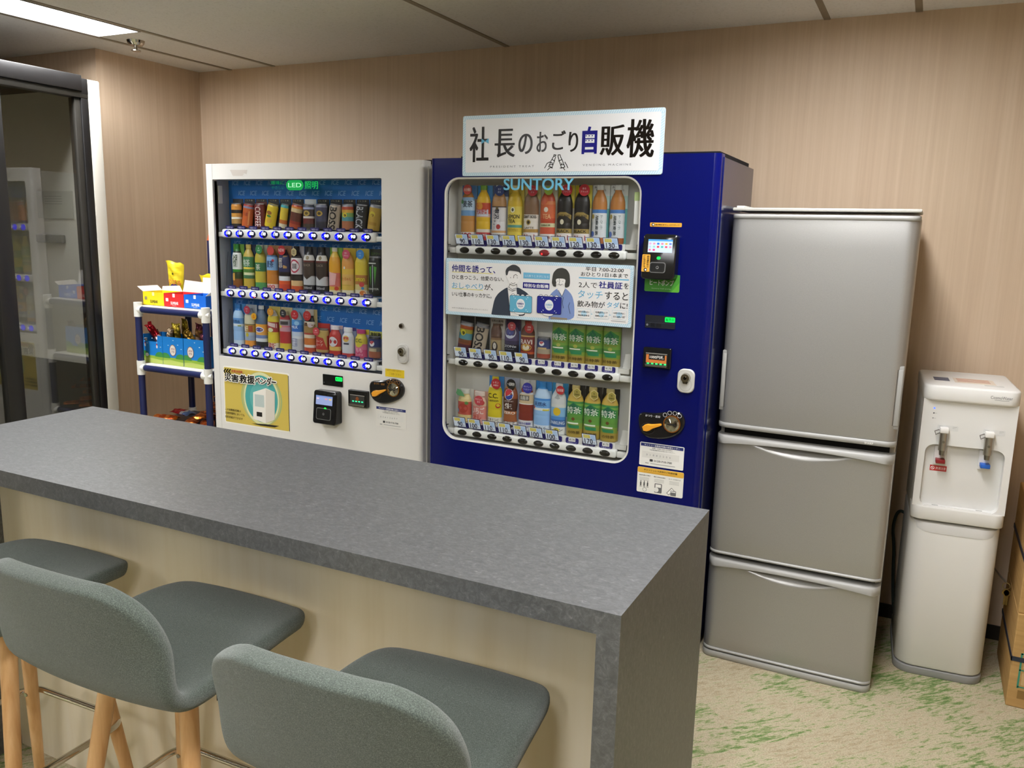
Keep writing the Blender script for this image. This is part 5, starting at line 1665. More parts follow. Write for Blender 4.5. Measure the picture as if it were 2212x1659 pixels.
def sample(mach, shelf, i, kind, desc, bands, cap=None, prints=(), badge=None, card=None, tilt=0, w=1., h=1., cardprints=()):
    key, D, cards = ROWS[mach, shelf]
    x0, pitch, cw, zb, zt = cards
    x = x0 + pitch * i
    yp = (YW if mach == 'white' else YBL) + D
    zb += .0012
    zt = zb + (zt - zb) * h
    hw = cw * .455 * w
    H_ = zt - zb
    side = ORD[i]
    t = thing({'can': 'sample_can', 'film': 'sample_sleeve'}.get(kind, 'sample_bottle'),
              '%s, %s on the %s machine\'s %s shelf' % (desc, side, mach, shelf), 'drink sample', (x, yp, zb), 'drink samples on the %s shelf of the %s machine' % (shelf, mach))
    dep = .62
    M = Matrix.Translation((x, 0, (zb + zt) / 2)) @ Matrix.Rotation(math.radians(tilt), 4, 'Y') @ Matrix.Translation((-x, 0, -(zb + zt) / 2))
    hz = H_ * (.80 if tilt or (card and kind == 'can') else 1.)
    z0 = zb + (H_ - hz) * (.25 if hz < H_ else 0)
    if isinstance(bands, str):
        bands = [(1, bands)]
    ts = sorted(set([p[0] for p in PROF[kind]] + [q[0] for q in bands if PROF[kind][0][0] < q[0] < PROF[kind][-1][0]]))
    prof = [(hw * prof_r(kind, q), z0 + hz * q) for q in ts]
    bz = [(z0 + hz * q[0] + 1e-6,) + tuple(q[1:]) for q in bands]

    def gm(xx, zz, l):
        tt = (zz - z0) / hz
        r = hw * prof_r(kind, tt)
        u = max(-r * .985, min(r * .985, xx - x))
        return (x + u, yp - dep * math.sqrt(max(0, r * r - u * u)) - .0004 - .00025 * l, zz)

    def draw(bb, pr, px=None):
        for q in pr:
            k = q[0]
            X = lambda u: x + u * hw
            Z = lambda v: z0 + v * hz
            if k == 'T':
                _, s_, u, v, wf, hf, c_ = q[:7]
                bb.tbox(s_, X(u - wf), Z(v) - hf * hz / 2, X(u + wf), Z(v) + hf * hz / 2, c_, 3, q[7] if len(q) > 7 else .01, rot=len(q) > 8)
            elif k == 'O':
                _, u, v, ru, rv, c_ = q
                bb.disc(X(u), Z(v), ru * hw, rv * hz, c_, 2, n=20)
            elif k == 'P':
                bb.poly([(X(u), Z(v)) for u, v in q[1]], q[2], 2)
            elif k == 'R':
                _, u0, v0, u1, v1, c_ = q
                bb.rect(X(u0), Z(v0), X(u1), Z(v1), c_, 1.5)
    b = MB(mat='satin')
    b.lathe(x, yp, prof, '#fff', 'satin', n=18, dep=dep, half=True, bands=bz)
    if kind == 'can':
        b.lathe(x, yp, [(hw * .93, z0 + hz * .955), (hw * .93, z0 + hz * 1.0), (hw * .80, z0 + hz * .992)], '#aeb0b8', 'metal', n=18, dep=dep, half=True)
    b.gmap = gm
    draw(b, prints)
    if tilt:
        b.turn(M)
    obj({'can': 'can', 'film': 'sleeve'}.get(kind, 'bottle'), b, t, smooth=50)
    if cap:
        b = MB(mat='satin')
        r = PROF[kind][-1][1] * hw * 1.10
        tb = PROF[kind][-1][0]
        b.lathe(x, yp, [(r, z0 + hz * tb), (r, z0 + hz * .985), (r * .9, z0 + hz)], cap, 'satin', n=16, dep=dep, half=True)
        if tilt:
            b.turn(M)
        obj('cap', b, t, smooth=50)
    # backing card: gently curved printed sheet
    b = MB(mat='paper')
    cc = [(1, '#e4e5e6')] if card is None else ([(1, card)] if isinstance(card, str) else card)
    n = 8
    prev = 0.
    for tt, c_ in cc:
        za, zc_ = zb + H_ * prev, zb + H_ * tt
        for k in range(n):
            u0, u1 = -1 + 2 * k / n, -1 + 2 * (k + 1) / n
            ya, yb_ = yp + .003 + .007 * u0 * u0, yp + .003 + .007 * u1 * u1
            xa, xb = x + u0 * cw * .49, x + u1 * cw * .49
            b.add([(xa, ya, za), (xb, yb_, za), (xb, yb_, zc_), (xa, ya, zc_), (xa, ya + .001, za), (xb, yb_ + .001, za), (xb, yb_ + .001, zc_), (xa, ya + .001, zc_)], [(0, 1, 2, 3), (7, 6, 5, 4), (3, 2, 6, 7), (1, 0, 4, 5)], c_)
        prev = tt
    b.gmap = lambda xx, zz, l: (xx, yp + .003 + .007 * ((xx - x) / (cw * .485)) ** 2 - .0005 - .0003 * l, zz)
    for q in cardprints:
        if q[0] == 'T':
            _, s_, u, v, wf, hf, c_ = q[:7]
            cwf = cw * .485
            b.tbox(s_, x + (u - wf) * cwf, zb + H_ * (v - hf / 2), x + (u + wf) * cwf, zb + H_ * (v + hf / 2), c_, 2, q[7] if len(q) > 7 else .012)
        elif q[0] == 'F':       # print floating in front at the foot of the sample
            _, u0, v0, u1, v1, c_ = q
            b.rect(x + u0 * cw * .49, zb + H_ * v0, x + u1 * cw * .49, zb + H_ * v1, c_, 1)
    obj('backing_card', b, t)
    if badge:
        u, v, r, c_, s_, tc = badge[:6]
        cx, cz = x + u * cw * .485, zb + H_ * v
        yf = yp - dep * hw - .0045
        b = MB(mat='paper')
        if len(badge) > 6 and badge[6] == 'hex':
            pts = [(cx + r * math.cos(PI / 6 + k * PI / 3) * .95, cz + r * 1.1 * math.sin(PI / 6 + k * PI / 3)) for k in range(6)]
            b.prism(pts, yf, yf + .0012, '#d9c98c'); b.Y = yf
            b.poly([(cx + (p[0] - cx) * .84, cz + (p[1] - cz) * .84) for p in pts], c_, 1)
        elif len(badge) > 6 and badge[6] == 'rect':
            b.prism(rr(cx - r, cz - r * .55, cx + r, cz + r * .55, .001, 2), yf, yf + .0012, c_); b.Y = yf
        elif len(badge) > 6 and badge[6] == 'leaf':
            pts = [(cx - r, cz - r * .2), (cx - r * .7, cz + r * .7), (cx, cz + r * .55), (cx + r * .6, cz), (cx + r, cz - r * .75), (cx, cz - r * .72), (cx - r * .6, cz - r * .65)]
            b.prism(pts[::-1], yf, yf + .0012, c_); b.Y = yf
        else:
            b.prism([(cx + r * math.cos(2 * PI * k / 24), cz + r * math.sin(2 * PI * k / 24)) for k in range(24)], yf, yf + .0012, c_); b.Y = yf
        if s_:
            ss = s_.split('|')
            for k, q in enumerate(ss):
                hh = r * (1.0 / len(ss)) * .85
                zc_ = cz + ((len(ss) - 1) / 2 - k) * hh * 1.25
                b.tfit(q, cx, zc_, hh * .8, tc, 2, .012, wmax=r * 1.55)
        obj('badge', b, t)
    return t


#              depth and (x of the first, pitch, card width, z bottom, z top)
ROWS = {
    ('white', 'top'): (0, .070, (-2.894, .0708, .066, 1.567, 1.703)), ('white', 'middle'): (0, .070, (-2.900, .0712, .069, 1.295, 1.497)), ('white', 'bottom'): (0, .070, (-2.905, .0714, .069, 1.022, 1.218)),
    ('blue', 'top'): (0, .072, (-1.638, .0685, .067, 1.548, 1.757)), ('blue', 'middle'): (0, .072, (-1.640, .0690, .065, 1.100, 1.246)), ('blue', 'bottom'): (0, .072, (-1.640, .0693, .068, .814, 1.015)),
}
BK = '#1d1d22'
S = lambda *a, **k: sample('white', 'top', *a, **k)
tg = ('T', 'ごくうま', 0, .95, .7, .05, '#a8a48a')
S(0, 'can', 'black sample can with amber drink picture', [(.14, '#2a2420'), (.34, '#b08a50'), (.42, '#e8e2d2'), (.58, '#c98f3e'), (.72, '#2c2523'), (1, '#d08c38')], card=BK)
S(1, 'can', 'tilted orange sample can with grey-blue top', [(.8, '#b85a2a'), (.88, '#7d7f9a'), (1, '#a63226')], prints=(('T', 'うま', -.1, .55, .5, .14, '#8a2a22'), ('R', .5, .1, .7, .7, '#d08a50')), card=BK, tilt=9, cardprints=(tg,))
S(2, 'can', 'dark red sample can with pale upright lettering', '#6e2422', prints=(('T', 'COFFEE', .05, .45, .5, .80, '#cbb2ac', .02, 1),), card=[(.9, '#5a2320'), (1, BK)], cardprints=(tg,))
S(3, 'can', 'bright yellow tilted sample can with green mark', [(1, '#d2b82c')], prints=(('O', -.1, .62, .5, .08, '#8a5a2c'), ('O', -.05, .48, .42, .05, '#3f7a3a'), ('O', .1, .3, .5, .1, '#c9a03a')), card=BK, tilt=14, cardprints=(tg,))
S(4, 'can', 'narrow yellow sample can with turquoise top', [(.18, '#c9c2a8'), (.34, '#b5652c'), (.84, '#cdb43a'), (1, '#3fa0a8')], card=BK, tilt=10, w=.72, cardprints=(tg,))
S(5, 'can', 'brown sample can with red and gold top', [(.18, '#a84a2c'), (.3, '#8a2f24'), (.66, '#5f3228'), (.82, '#c8b48a'), (.9, '#cf7a2c'), (1, '#b03020')], card=BK, tilt=11, cardprints=(tg,))
S(6, 'can', 'coffee sample can on a silver card, gold crest', [(.2, '#3f372c'), (.42, '#5f2a26'), (.5, '#c9c2bd'), (.78, '#40363a'), (.86, '#9aa3c8'), (1, '#3a3d4a')], prints=(('O', 0, .62, .55, .11, '#b59a4a'), ('O', 0, .62, .3, .06, '#5a4a26')), card='#c3c6cc')
S(7, 'can', 'slate blue coffee sample can with gold crest', [(.3, '#2f2c38'), (.86, '#3f4058'), (1, '#7d7f96')], prints=(('O', 0, .62, .55, .11, '#b0903c'), ('O', 0, .62, .3, .06, '#4d3f22')), card=BK, cardprints=(tg,))
S(8, 'can', 'tilted beige coffee sample can with upright black lettering', '#b3a594', prints=(('T', 'BOSS', .05, .46, .56, .86, '#221c1a', .02, 1),), card=BK, tilt=9, cardprints=(tg,))
S(9, 'can', 'rainbow coffee sample can with orange lower half', [(.34, '#a86a48'), (.5, '#4f8f98'), (.66, '#7fa860'), (.78, '#d0a040'), (.9, '#b04a34'), (1, '#8f8f9c')], prints=(('O', -.15, .58, .4, .10, '#d9c43a'), ('O', -.1, .56, .2, .05, '#3a3a2a')), card=BK, cardprints=(tg,))
S(10, 'can', 'black coffee sample can with silver upright lettering', '#232326', prints=(('T', 'BLACK', .05, .48, .55, .84, '#a9acb4', .02, 1),), card=BK, tilt=5, cardprints=(tg,))
S(11, 'can', 'tilted golden yellow coffee sample can', [(.88, '#b8963a'), (1, '#8f8f98')], prints=(('O', -.1, .62, .5, .11, '#cdbb3a'), ('O', -.05, .58, .3, .06, '#8a6a24'), ('R', -.6, .2, .7, .32, '#a8822c')), card=BK, tilt=9, cardprints=(tg,))

S = lambda *a, **k: sample('white', 'middle', *a, **k)
S(0, 'bottle', 'green tea sample bottle with white label, green card', [(.2, '#7a4a1e'), (.36, '#2f3a1c'), (.42, '#2f7f2c'), (.80, '#d9dcd8'), (.84, '#1f2a1a'), (1, '#2f7a36')], cap='#2f8a3a', prints=(('T', '伊右衛門', 0, .62, .45, .30, '#3f5a3a', .01), ('R', -1, .16, -.1, .33, '#c99a4a')), card=[(1, '#69a03a')], w=.92)
S(1, 'bottle', 'gold and green tea sample bottle, tilted gold cap', [(.22, '#b59a3a'), (.30, '#3f6a4a'), (.36, '#c9c9a0'), (.44, '#4f7a3a'), (.48, '#d9c04a'), (.72, '#3f7a4a'), (1, '#c0a850')], cap='#d8c46a', prints=(('T', '特茶', 0, .58, .6, .16, '#cfd8cc', .012),), card=[(.55, '#4a4a52'), (1, '#16264a')])
S(2, 'bottle', 'yellow tea sample bottle with dark green label', [(.15, '#4a8a50'), (.40, '#b5a83c'), (.60, '#2f6a44'), (1, '#b3a53e')], cap='#d6d6c8', prints=(('T', '茶', 0, .5, .4, .13, '#d5dccb', .01),), badge=(.35, .90, .020, '#37804a', '新|緑茶', '#cfe0cf'), card=[(.14, '#3f8a4c'), (1, '#b9bda8')])
S(3, 'bottle', 'amber barley tea sample bottle with light blue label', [(.13, '#d5cac4'), (.44, '#b5742c'), (.74, '#7fa6cf'), (.78, '#4f7aa8'), (1, '#a8642c')], prints=(('T', '麦茶', 0, .58, .6, .16, '#2a3a5f', .012), ('O', .5, .66, .2, .03, '#c03a3a'), ('T', '600', 0, .07, .7, .09, '#b8474a', .02)), badge=(.3, .88, .020, '#b5403a', '', '#fff'), card='#b58a58')
S(4, 'bottle', 'dark blue coffee sample bottle with orange-red foot', [(.14, '#b8422c'), (.22, '#c8542c'), (.32, '#c9cdd2'), (.42, '#221c1c'), (.80, '#2b2f56'), (1, '#2a2226')], prints=(('R', .2, .5, .75, .78, '#a8824a'), ('T', '珈琲', -.3, .62, .4, .22, '#cfc9bf', .01, 1)), badge=(.1, .90, .021, '#b52a2c', 'NEW', '#e6c9c6'), card=[(1, '#a87a5a')])
S(5, 'bottle', 'dark tea sample bottle, white label with red ring', [(.12, '#b8522c'), (.24, '#c9a878'), (.38, '#241a18'), (.74, '#cfc9cc'), (1, '#1d1516')], cap='#241d1c', prints=(('O', 0, .56, .8, .15, '#a8344a'), ('O', 0, .56, .62, .115, '#cfc9cc'), ('T', '黒|烏龍'.replace('|', ''), 0, .56, .4, .12, '#4a3a3c', .01)), badge=(.1, .87, .017, '#bfae84', '脂肪|吸収', '#5a4c30', 'hex'), card=[(.2, '#c0a070'), (1, '#a6a3ac')])
for i in (6, 7):
    S(i, 'bottle', 'black bottled coffee sample with white and brown label', [(.16, '#26262a'), (.36, '#b3b5b8'), (.66, '#3b302a'), (.70, '#5f2622'), (.82, '#cfcdc6'), (1, '#202024')], cap='#26262a', prints=(('P', [(-.7, .36), (.7, .36), (0, .28)], '#3b302a'), ('O', .1, .76, .25, .045, '#7a6a44'), ('T', 'BLACK', 0, .60, .6, .05, '#8f8474'), ('T', '500ml', 0, .10, .7, .05, '#b9babd', .015)), card=[(.16, '#2b2d33'), (.35, '#9aa0a8'), (.7, '#5a5c66'), (1, '#33353f')])
S(8, 'bottle', 'orange juice sample bottle on a green card', [(.08, '#d0c8a8'), (.16, '#c8a03c'), (.46, '#c46a62'), (.8, '#d29a2c'), (1, '#d8b44a')], cap='#d8d4c4', prints=(('P', [(-.8, .18), (.4, .2), (.6, .44), (-.7, .48)], '#d8a8a4'), ('O', .6, .12, .3, .045, '#c0402c')), card=[(.1, '#cfcab0'), (1, '#79a83a')], w=.95)
S(9, 'bottle', 'peach coloured juice sample bottle with pink badge', [(.10, '#d5cdb0'), (.20, '#cfae50'), (.44, '#d0a860'), (.56, '#d3ae48'), (1, '#cf934a')], prints=(('O', -.2, .58, .16, .03, '#d9d9d0'), ('T', 'なっちゃん', 0, .34, .8, .08, '#c06a3a', .012), ('R', -.8, .20, .8, .215, '#b8a03a')), badge=(.2, .87, .020, '#c04a62', '果汁|ぷるん', '#ecd0d4'), card=[(.12, '#d5cfb8'), (1, '#d2b83e')])
S(10, 'bottle', 'lemon yellow soda sample bottle with blue badge', [(.12, '#d2cbb4'), (.24, '#c4b478'), (.44, '#a8703a'), (1, '#cfb93c')], prints=(('T', 'Lemon', 0, .36, .8, .10, '#d9c93a', .02), ('O', .4, .24, .35, .05, '#c04444'), ('O', .55, .16, .2, .03, '#3f86c0'), ('O', .5, .06, .4, .05, '#cf7a3a')), badge=(.3, .88, .020, '#3079bd', '果実|100', '#9cc4e6'), card=[(.10, '#d6d0bc'), (1, '#cdbb4a')])
S(11, 'can', 'tall black energy drink can with green claw mark', '#1c1e1c', prints=(('P', [(-.55, .72), (-.2, .74), (-.22, .5), (-.3, .22), (-.42, .5)], '#4f9a3a'), ('P', [(.2, .74), (.6, .72), (.48, .5), (.36, .24), (.3, .5)], '#4f9a3a'), ('P', [(-.06, .78), (.1, .78), (.06, .06), (-.02, .06)], '#a9aeb4'), ('R', -.8, .80, .5, .83, '#c3c6c4'), ('T', 'MONSTER', 0, .14, .85, .05, '#b9bdb9', .02)), card=[(.74, '#20221f'), (1, '#2c3028')], cardprints=(('T', 'エナジー', 0, .90, .7, .06, '#5f8a3a'), ('T', 'NEW', .4, .80, .4, .04, '#a9aca6')))

S = lambda *a, **k: sample('white', 'bottom', *a, **k)
S(0, 'bottle', 'pale blue water sample bottle on sky blue card', [(.12, '#b9cbdc'), (.46, '#8fb4de'), (.52, '#cdd6dc'), (.66, '#5f92cc'), (.84, '#9fc0e0'), (1, '#2c76bf')], cap='#2c7cc8', prints=(('T', '天然水', 0, .58, .7, .08, '#27466f', .012), ('R', .3, .46, .8, .49, '#8a9a4a')), card=[(.13, '#c3ccd4'), (.75, '#86b0dc'), (1, '#3f86c8')])
S(1, 'slim', 'cloudy white sample bottle with yellow-brown label', [(.14, '#cf8a3a'), (.26, '#8f9cb0'), (.34, '#9aa6b4'), (.52, '#a8863a'), (.54, '#5f5a44'), (.76, '#c2bfa4'), (1, '#a9b6c4')], prints=(('T', '柚子', -.3, .43, .4, .13, '#e3dcc8', .02), ('O', -.1, .28, .3, .05, '#b3a838'), ('R', .2, .36, .8, .5, '#9a4a34')), badge=(.1, .88, .019, '#a8364a', '果実|感', '#dcaab4'), card='#a9b3be')
S(2, 'bottle', 'clear dark soda sample bottle with orange label', [(.14, '#26262a'), (.22, '#c8ccd0'), (.30, '#6a7fae'), (.38, '#cf9a50'), (.56, '#d8993a'), (1, '#51667f')], cap='#c9cdd2', prints=(('O', 0, .43, .75, .07, '#d9dade'), ('O', 0, .43, .62, .05, '#3d4a96')), badge=(-.75, .74, .016, '#d9a024', '強|炭酸', '#c0502a'), card=[(.2, '#2f2f34'), (.6, '#3a5a80'), (1, '#1d3a64')], w=1.06)
S(3, 'bottle', 'yellow soda sample bottle with red curved label', [(.14, '#d6d0c0'), (.40, '#cdba38'), (.64, '#9a3a38'), (.78, '#c6b436'), (1, '#d8d5c8')], prints=(('P', [(-.9, .56), (.9, .5), (.9, .6), (-.9, .64)], '#c9b3b0'), ('O', -.1, .45, .5, .05, '#c3c9a0'), ('T', 'ZINC', 0, .11, .75, .06, '#b03a3a', .02), ('T', '配', 0, .04, .5, .06, '#b03a3a', .02)), badge=(.1, .88, .018, '#c98a24', '亜鉛|入り', '#e6c58a'), card=[(.14, '#d5cfc0'), (1, '#cdbc62')])
S(4, 'slim', 'red soda sample bottle with grey and white label', [(.16, '#c6b03c'), (.44, '#a83438'), (.54, '#b58a94'), (.58, '#c06a7a'), (.72, '#9a9698'), (.82, '#a63238'), (1, '#c2b48a')], prints=(('R', -.5, .60, .8, .68, '#3f3a3c'), ('O', -.5, .55, .35, .03, '#cbb53c')), badge=(.2, .87, .018, '#2a2a2e', '濃い|美味', '#c9c9c9'), card=[(.16, '#cdbb50'), (1, '#cbbf92')])
S(5, 'bottle', 'white and blue milk drink sample bottle', [(.30, '#b3b6bc'), (.36, '#c3c9d2'), (.46, '#b6c3d8'), (.62, '#2d66b4'), (.74, '#4a8ac8'), (1, '#b9d0e0')], prints=(('T', 'MILK', -.1, .57, .6, .06, '#d5dff0', .02), ('O', .3, .66, .4, .05, '#8ab9de'), ('R', -.75, .12, .35, .30, '#5a6490'), ('R', -.70, .13, .30, .29, '#c9ccd8'), ('T', 'おいしい', -.2, .24, .4, .03, '#3a3f6a', .012), ('T', '2倍', .0, .17, .3, .03, '#3a3f6a', .012)), badge=(.1, .86, .021, '#b02830', '新|ミルク', '#e6bcbc'), card=[(.3, '#a6a9b0'), (1, '#7fb4d8')])
S(6, 'flask', 'brown coffee milk sample bottle with black neck', [(.12, '#b04a30'), (.18, '#d5cfc6'), (.34, '#b86a34'), (.42, '#c9bda8'), (.46, '#9a3a30'), (.66, '#8f7448'), (.72, '#cfc8b4'), (1, '#221c1a')], cap='#d6d2c6', prints=(('O', .5, .64, .4, .05, '#b9a9ac'), ('R', -.6, .62, 0, .70, '#4f3524')), badge=(.1, .86, .022, '#a83030', 'アツ|アツ', '#d89a94'), card=[(.2, '#b0452f'), (.45, '#b09060'), (1, '#cdbd8a')])
S(7, 'can', 'short red and gold soup can with badge', [(.12, '#a89058'), (.70, '#a8322a'), (.92, '#b39a5a'), (1, '#3a2620')], prints=(('P', [(-.9, .7), (.9, .9), (.9, .2), (.5, .6), (-.2, .86)], '#b39a5a'), ('T', 'コーン', -.15, .46, .55, .10, '#e0cfc0', .02), ('T', 'スープ', -.1, .32, .55, .10, '#e0cfc0', .02)), badge=(-.5, .74, .018, '#b83a44', '濃厚|とろり', '#ecc0c4'), card=[(1, '#a8302c')], h=.70, w=1.1)
S(8, 'flask', 'short red bottle sample with white oval label', [(.16, '#b0342e'), (.30, '#c9a858'), (.9, '#b03430')], cap='#d4cdd2', prints=(('O', -.05, .46, .75, .17, '#c6c4c8'), ('T', 'ホット', -.05, .5, .5, .08, '#9a5a60', .01)), card=[(.2, '#b03a34'), (.88, '#8a8fae'), (1, '#c9a9ae')], h=.68)
S(9, 'flask', 'short white bottle sample on pale blue card', [(.12, '#b0383a'), (.9, '#c6c9d0')], cap='#d9dce2', prints=(('O', .0, .62, .5, .11, '#c9a850'), ('R', -.45, .60, .45, .68, '#b04a4a'), ('R', -.4, .42, .5, .48, '#3a3f50')), card=[(.1, '#b04048'), (.88, '#93a0c6'), (1, '#46387a')], h=.66)
S(10, 'flask', 'short pink bottle sample with yellow oval', [(.30, '#c04a72'), (.5, '#c46a86'), (.9, '#bfae3a')], cap='#b03a70', prints=(('O', -.1, .60, .75, .22, '#c3b53a'), ('T', 'C.C.', -.1, .62, .6, .12, '#4a5a2a', .02), ('T', 'もも', 0, .28, .5, .14, '#e0b4c4', .02), ('T', 'ミックス', 0, .12, .6, .09, '#e0b4c4', .02)), card=[(.1, '#7fa8d0'), (.82, '#a8a3c4'), (1, '#c9b33a')], h=.64, cardprints=(('T', '新発売!', 0, .90, .7, .09, '#b5622a'),))
S(11, 'can', 'short blue cola sample can below a yellow-green sign', [(.3, '#9a5a44'), (.5, '#6f6a66'), (.86, '#2a3568'), (1, '#1d2028')], prints=(('O', -.1, .66, .42, .13, '#d5d6da'), ('P', [(-.5, .70), (-.2, .79), (.3, .76), (-.1, .62)], '#b03038'), ('R', -.6, .30, .6, .44, '#b5a68a')), card=[(.74, '#8a93b4'), (1, '#b9bd58')], h=.62, cardprints=(('T', '強刺激', 0, .88, .8, .16, '#26281a', .03),))

S = lambda *a, **k: sample('blue', 'top', *a, **k)
S(0, 'bottle', 'barley tea sample bottle with light blue label', [(.14, '#dcd6d2'), (.44, '#c08a4a'), (.54, '#6f9ccb'), (.72, '#b3cadf'), (.78, '#7fa0c0'), (1, '#a8743c')], cap='#5a8ac0', prints=(('T', '麦茶', .2, .66, .62, .12, '#23304a', .02), ('O', -.6, .70, .25, .04, '#4f8a5a'), ('T', '600', 0, .08, .75, .09, '#b8353c', .02), ('T', 'すっきり', .1, .57, .7, .04, '#c9dcee')), badge=(.25, .92, .019, '#b5443c', '水分補給', '#f0d0c8'), card=[(.14, '#dcd7d4'), (.75, '#b59068'), (1, '#4a7ab0')])
S(1, 'bottle', 'yellow juice sample bottle with red fruit label', [(.14, '#b83a36'), (.20, '#d8cfc0'), (.42, '#d9b02c'), (.48, '#c9a8a0'), (.68, '#b8452c'), (1, '#d9ae28')], cap='#6f9a34', prints=(('R', -.8, .44, .85, .56, '#c4cbd8'), ('T', '充実野菜', 0, .52, .75, .10, '#b5382c', .02), ('O', -.3, .62, .5, .07, '#cf8a2c'), ('T', '緑黄色野菜', 0, .09, .8, .05, '#ecd2cc', .01)), card=[(.12, '#b8403a'), (.2, '#d9d5cc'), (1, '#3f86c4')])
S(2, 'bottle', 'milk tea sample bottle with white upright label', [(.14, '#d8d5d2'), (.18, '#c89a6a'), (.60, '#d2cfd2'), (.62, '#4a3a34'), (1, '#b08558')], cap='#d9d8d4', prints=(('T', '贅沢', .0, .48, .30, .18, '#2d2a38', .02, 1), ('T', 'ミルクティー', -.35, .38, .18, .34, '#3a3644', .01, 1), ('O', .2, .25, .28, .045, '#a83a3a'), ('O', 0, .58, .2, .03, '#6a5a34'), ('T', '紅茶', 0, .08, .6, .06, '#5a565a')), badge=(.35, .90, .020, '#28386e', '甘さ|控え', '#c3cce4'), card=[(.15, '#d9d7d4'), (.8, '#c9cccf'), (1, '#4a5a86')])
S(3, 'bottle', 'yellow lemon tea sample bottle with cream label', [(.16, '#d8c24c'), (.24, '#cbb03c'), (.29, '#5f9a8a'), (.62, '#d6c254'), (1, '#cfae30')], cap='#d9cf9a', prints=(('T', 'LEMON', 0, .44, .8, .07, '#3a3a20', .02), ('T', 'TEA', -.2, .355, .5, .065, '#3a3a20', .02), ('O', -.05, .56, .3, .05, '#e0dcc0'), ('O', -.05, .56, .16, .03, '#4a4a3a'), ('T', 'クラフトティー', 0, .20, .7, .04, '#6a5a1a')), card=[(.15, '#ded6b4'), (1, '#d3bb4a')])
S(4, 'bottle', 'brown latte sample bottle with white arched label', [(.16, '#dcd4d0'), (.22, '#b08a4a'), (.48, '#d5cec4'), (1, '#7d6048')], cap='#d3cec8', prints=(('T', 'CRAFT BOSS', 0, .44, .85, .05, '#29221e', .02), ('O', -.1, .34, .3, .05, '#a8904a'), ('O', -.1, .34, .18, .03, '#3a3022'), ('T', 'LATTE', 0, .245, .6, .03, '#5a4a2a'), ('T', 'No.1', 0, .08, .7, .09, '#a8343c', .01)), badge=(.4, .90, .020, '#b52f3a', 'カフェ|オレ', '#ecc8c8'), card=[(.16, '#dcd6d2'), (.75, '#c3bcae'), (1, '#cdbf7a')])
S(5, 'bottle', 'orange-red peach tea sample bottle', [(.14, '#dad3cf'), (.26, '#c4563c'), (.33, '#c9c49a'), (.42, '#b84a30'), (.66, '#c4603a'), (.72, '#d07a4a'), (1, '#b8482c')], cap='#c9cdb4', prints=(('T', 'TEA', .1, .45, .5, .08, '#d9a878', .02), ('O', 0, .57, .28, .045, '#dcd3c4'), ('T', '白桃紅茶', 0, .295, .6, .035, '#4a4a2a', .012), ('O', -.3, .74, .5, .08, '#c95a30'), ('T', '無糖', 0, .08, .6, .05, '#8a5a54')), badge=(.3, .90, .016, '#9cb84a', '', '#fff'), card=[(.14, '#dcd7d3'), (1, '#cdc9b4')])
for i in (6, 7):
    S(i, 'bottle', 'black bottled coffee sample with gold arched label', [(.16, '#dcd4d0'), (.24, '#9a8448'), (.48, '#29241f'), (1, '#1c1918')], cap='#d6d0c4' if i == 6 else '#1c1b1c', prints=(('P', [(-.95, .40), (-.5, .46), (.5, .46), (.95, .40), (.95, .48), (.4, .53), (-.4, .53), (-.95, .48)], '#8f7a40'), ('T', 'CRAFT BOSS', 0, .465, .8, .04, '#2a2418', .02), ('O', -.1, .36, .25, .045, '#d5cdb4'), ('T', 'BLACK', 0, .20, .8, .045, '#2f2818', .02), ('T', 'No.1', 0, .08, .7, .09, '#a8343c', .01)), badge=(.45, .91, .021, '#b52a34', '香る|ブラック', '#ecc4c4'), card=[(.16, '#ded7d2'), (.6, '#d8d2bc'), (1, '#cfbd3a')])
for i in (8, 9):
    S(i, 'bottle', 'sesame barley tea sample bottle on teal card', [(.10, '#9a5a30'), (.52, '#cdd0d2'), (.58, '#4a78b4'), (1, '#b0743a')], cap='#d8dcdc', prints=(('T', '胡麻麦茶', -.1, .31, .20, .34, '#2f3a3c', .02, 1), ('O', -.7, .16, .25, .05, '#4a6ab4'), ('O', -.7, .46, .22, .04, '#a8944a'), ('T', 'トクホ', .5, .36, .15, .24, '#6a7a7a', .0, 1)), card=[(.6, '#5fa8a4'), (.82, '#b4d3cf'), (1, '#d8dcda')], h=1.0, w=.92, cardprints=(('T', '血圧', -.5, .965, .3, .035, '#5a5658'), ('T', '130', .0, .965, .35, .05, '#b03a44', .02), ('T', 'を超えたら', 0, .915, .6, .035, '#5a5658')))

S = lambda *a, **k: sample('blue', 'middle', *a, **k)
S(0, 'can', 'tilted rainbow coffee sample can on black card', [(.22, '#5f2f3c'), (.40, '#8a4f34'), (.62, '#4f8f9c'), (.76, '#a8a03c'), (.88, '#b0562c'), (1, '#8f9096')], prints=(('O', -.15, .64, .42, .11, '#d6cc3a'), ('O', -.1, .62, .22, .06, '#2f2f1c'), ('R', -.7, .28, .8, .40, '#7a4a2c')), card='#26231f', tilt=8)
S(1, 'can', 'tilted beige coffee sample can with dark upright lettering', [(.86, '#b9ab98'), (1, '#76767c')], prints=(('T', 'BOSS', .05, .45, .58, .82, '#241c1a', .02, 1),), card='#26231f', tilt=10)
S(2, 'flask', 'cream and chocolate sample bottle, white lettered card', [(.42, '#a8946a'), (.48, '#8a6a48'), (1, '#5f4030')], prints=(('O', 0, .24, .55, .14, '#3a302a'), ('O', 0, .26, .3, .09, '#c9c3b8'), ('R', -.7, .52, .7, .8, '#6a4a36')), card=[(.45, '#b9b39c'), (1, '#cfc8c2')], w=.8, cardprints=(('T', '世界の美味', 0, .93, .85, .07, '#4a3a34', .02), ('T', '微糖', .3, .83, .5, .07, '#4a3a34', .02)))
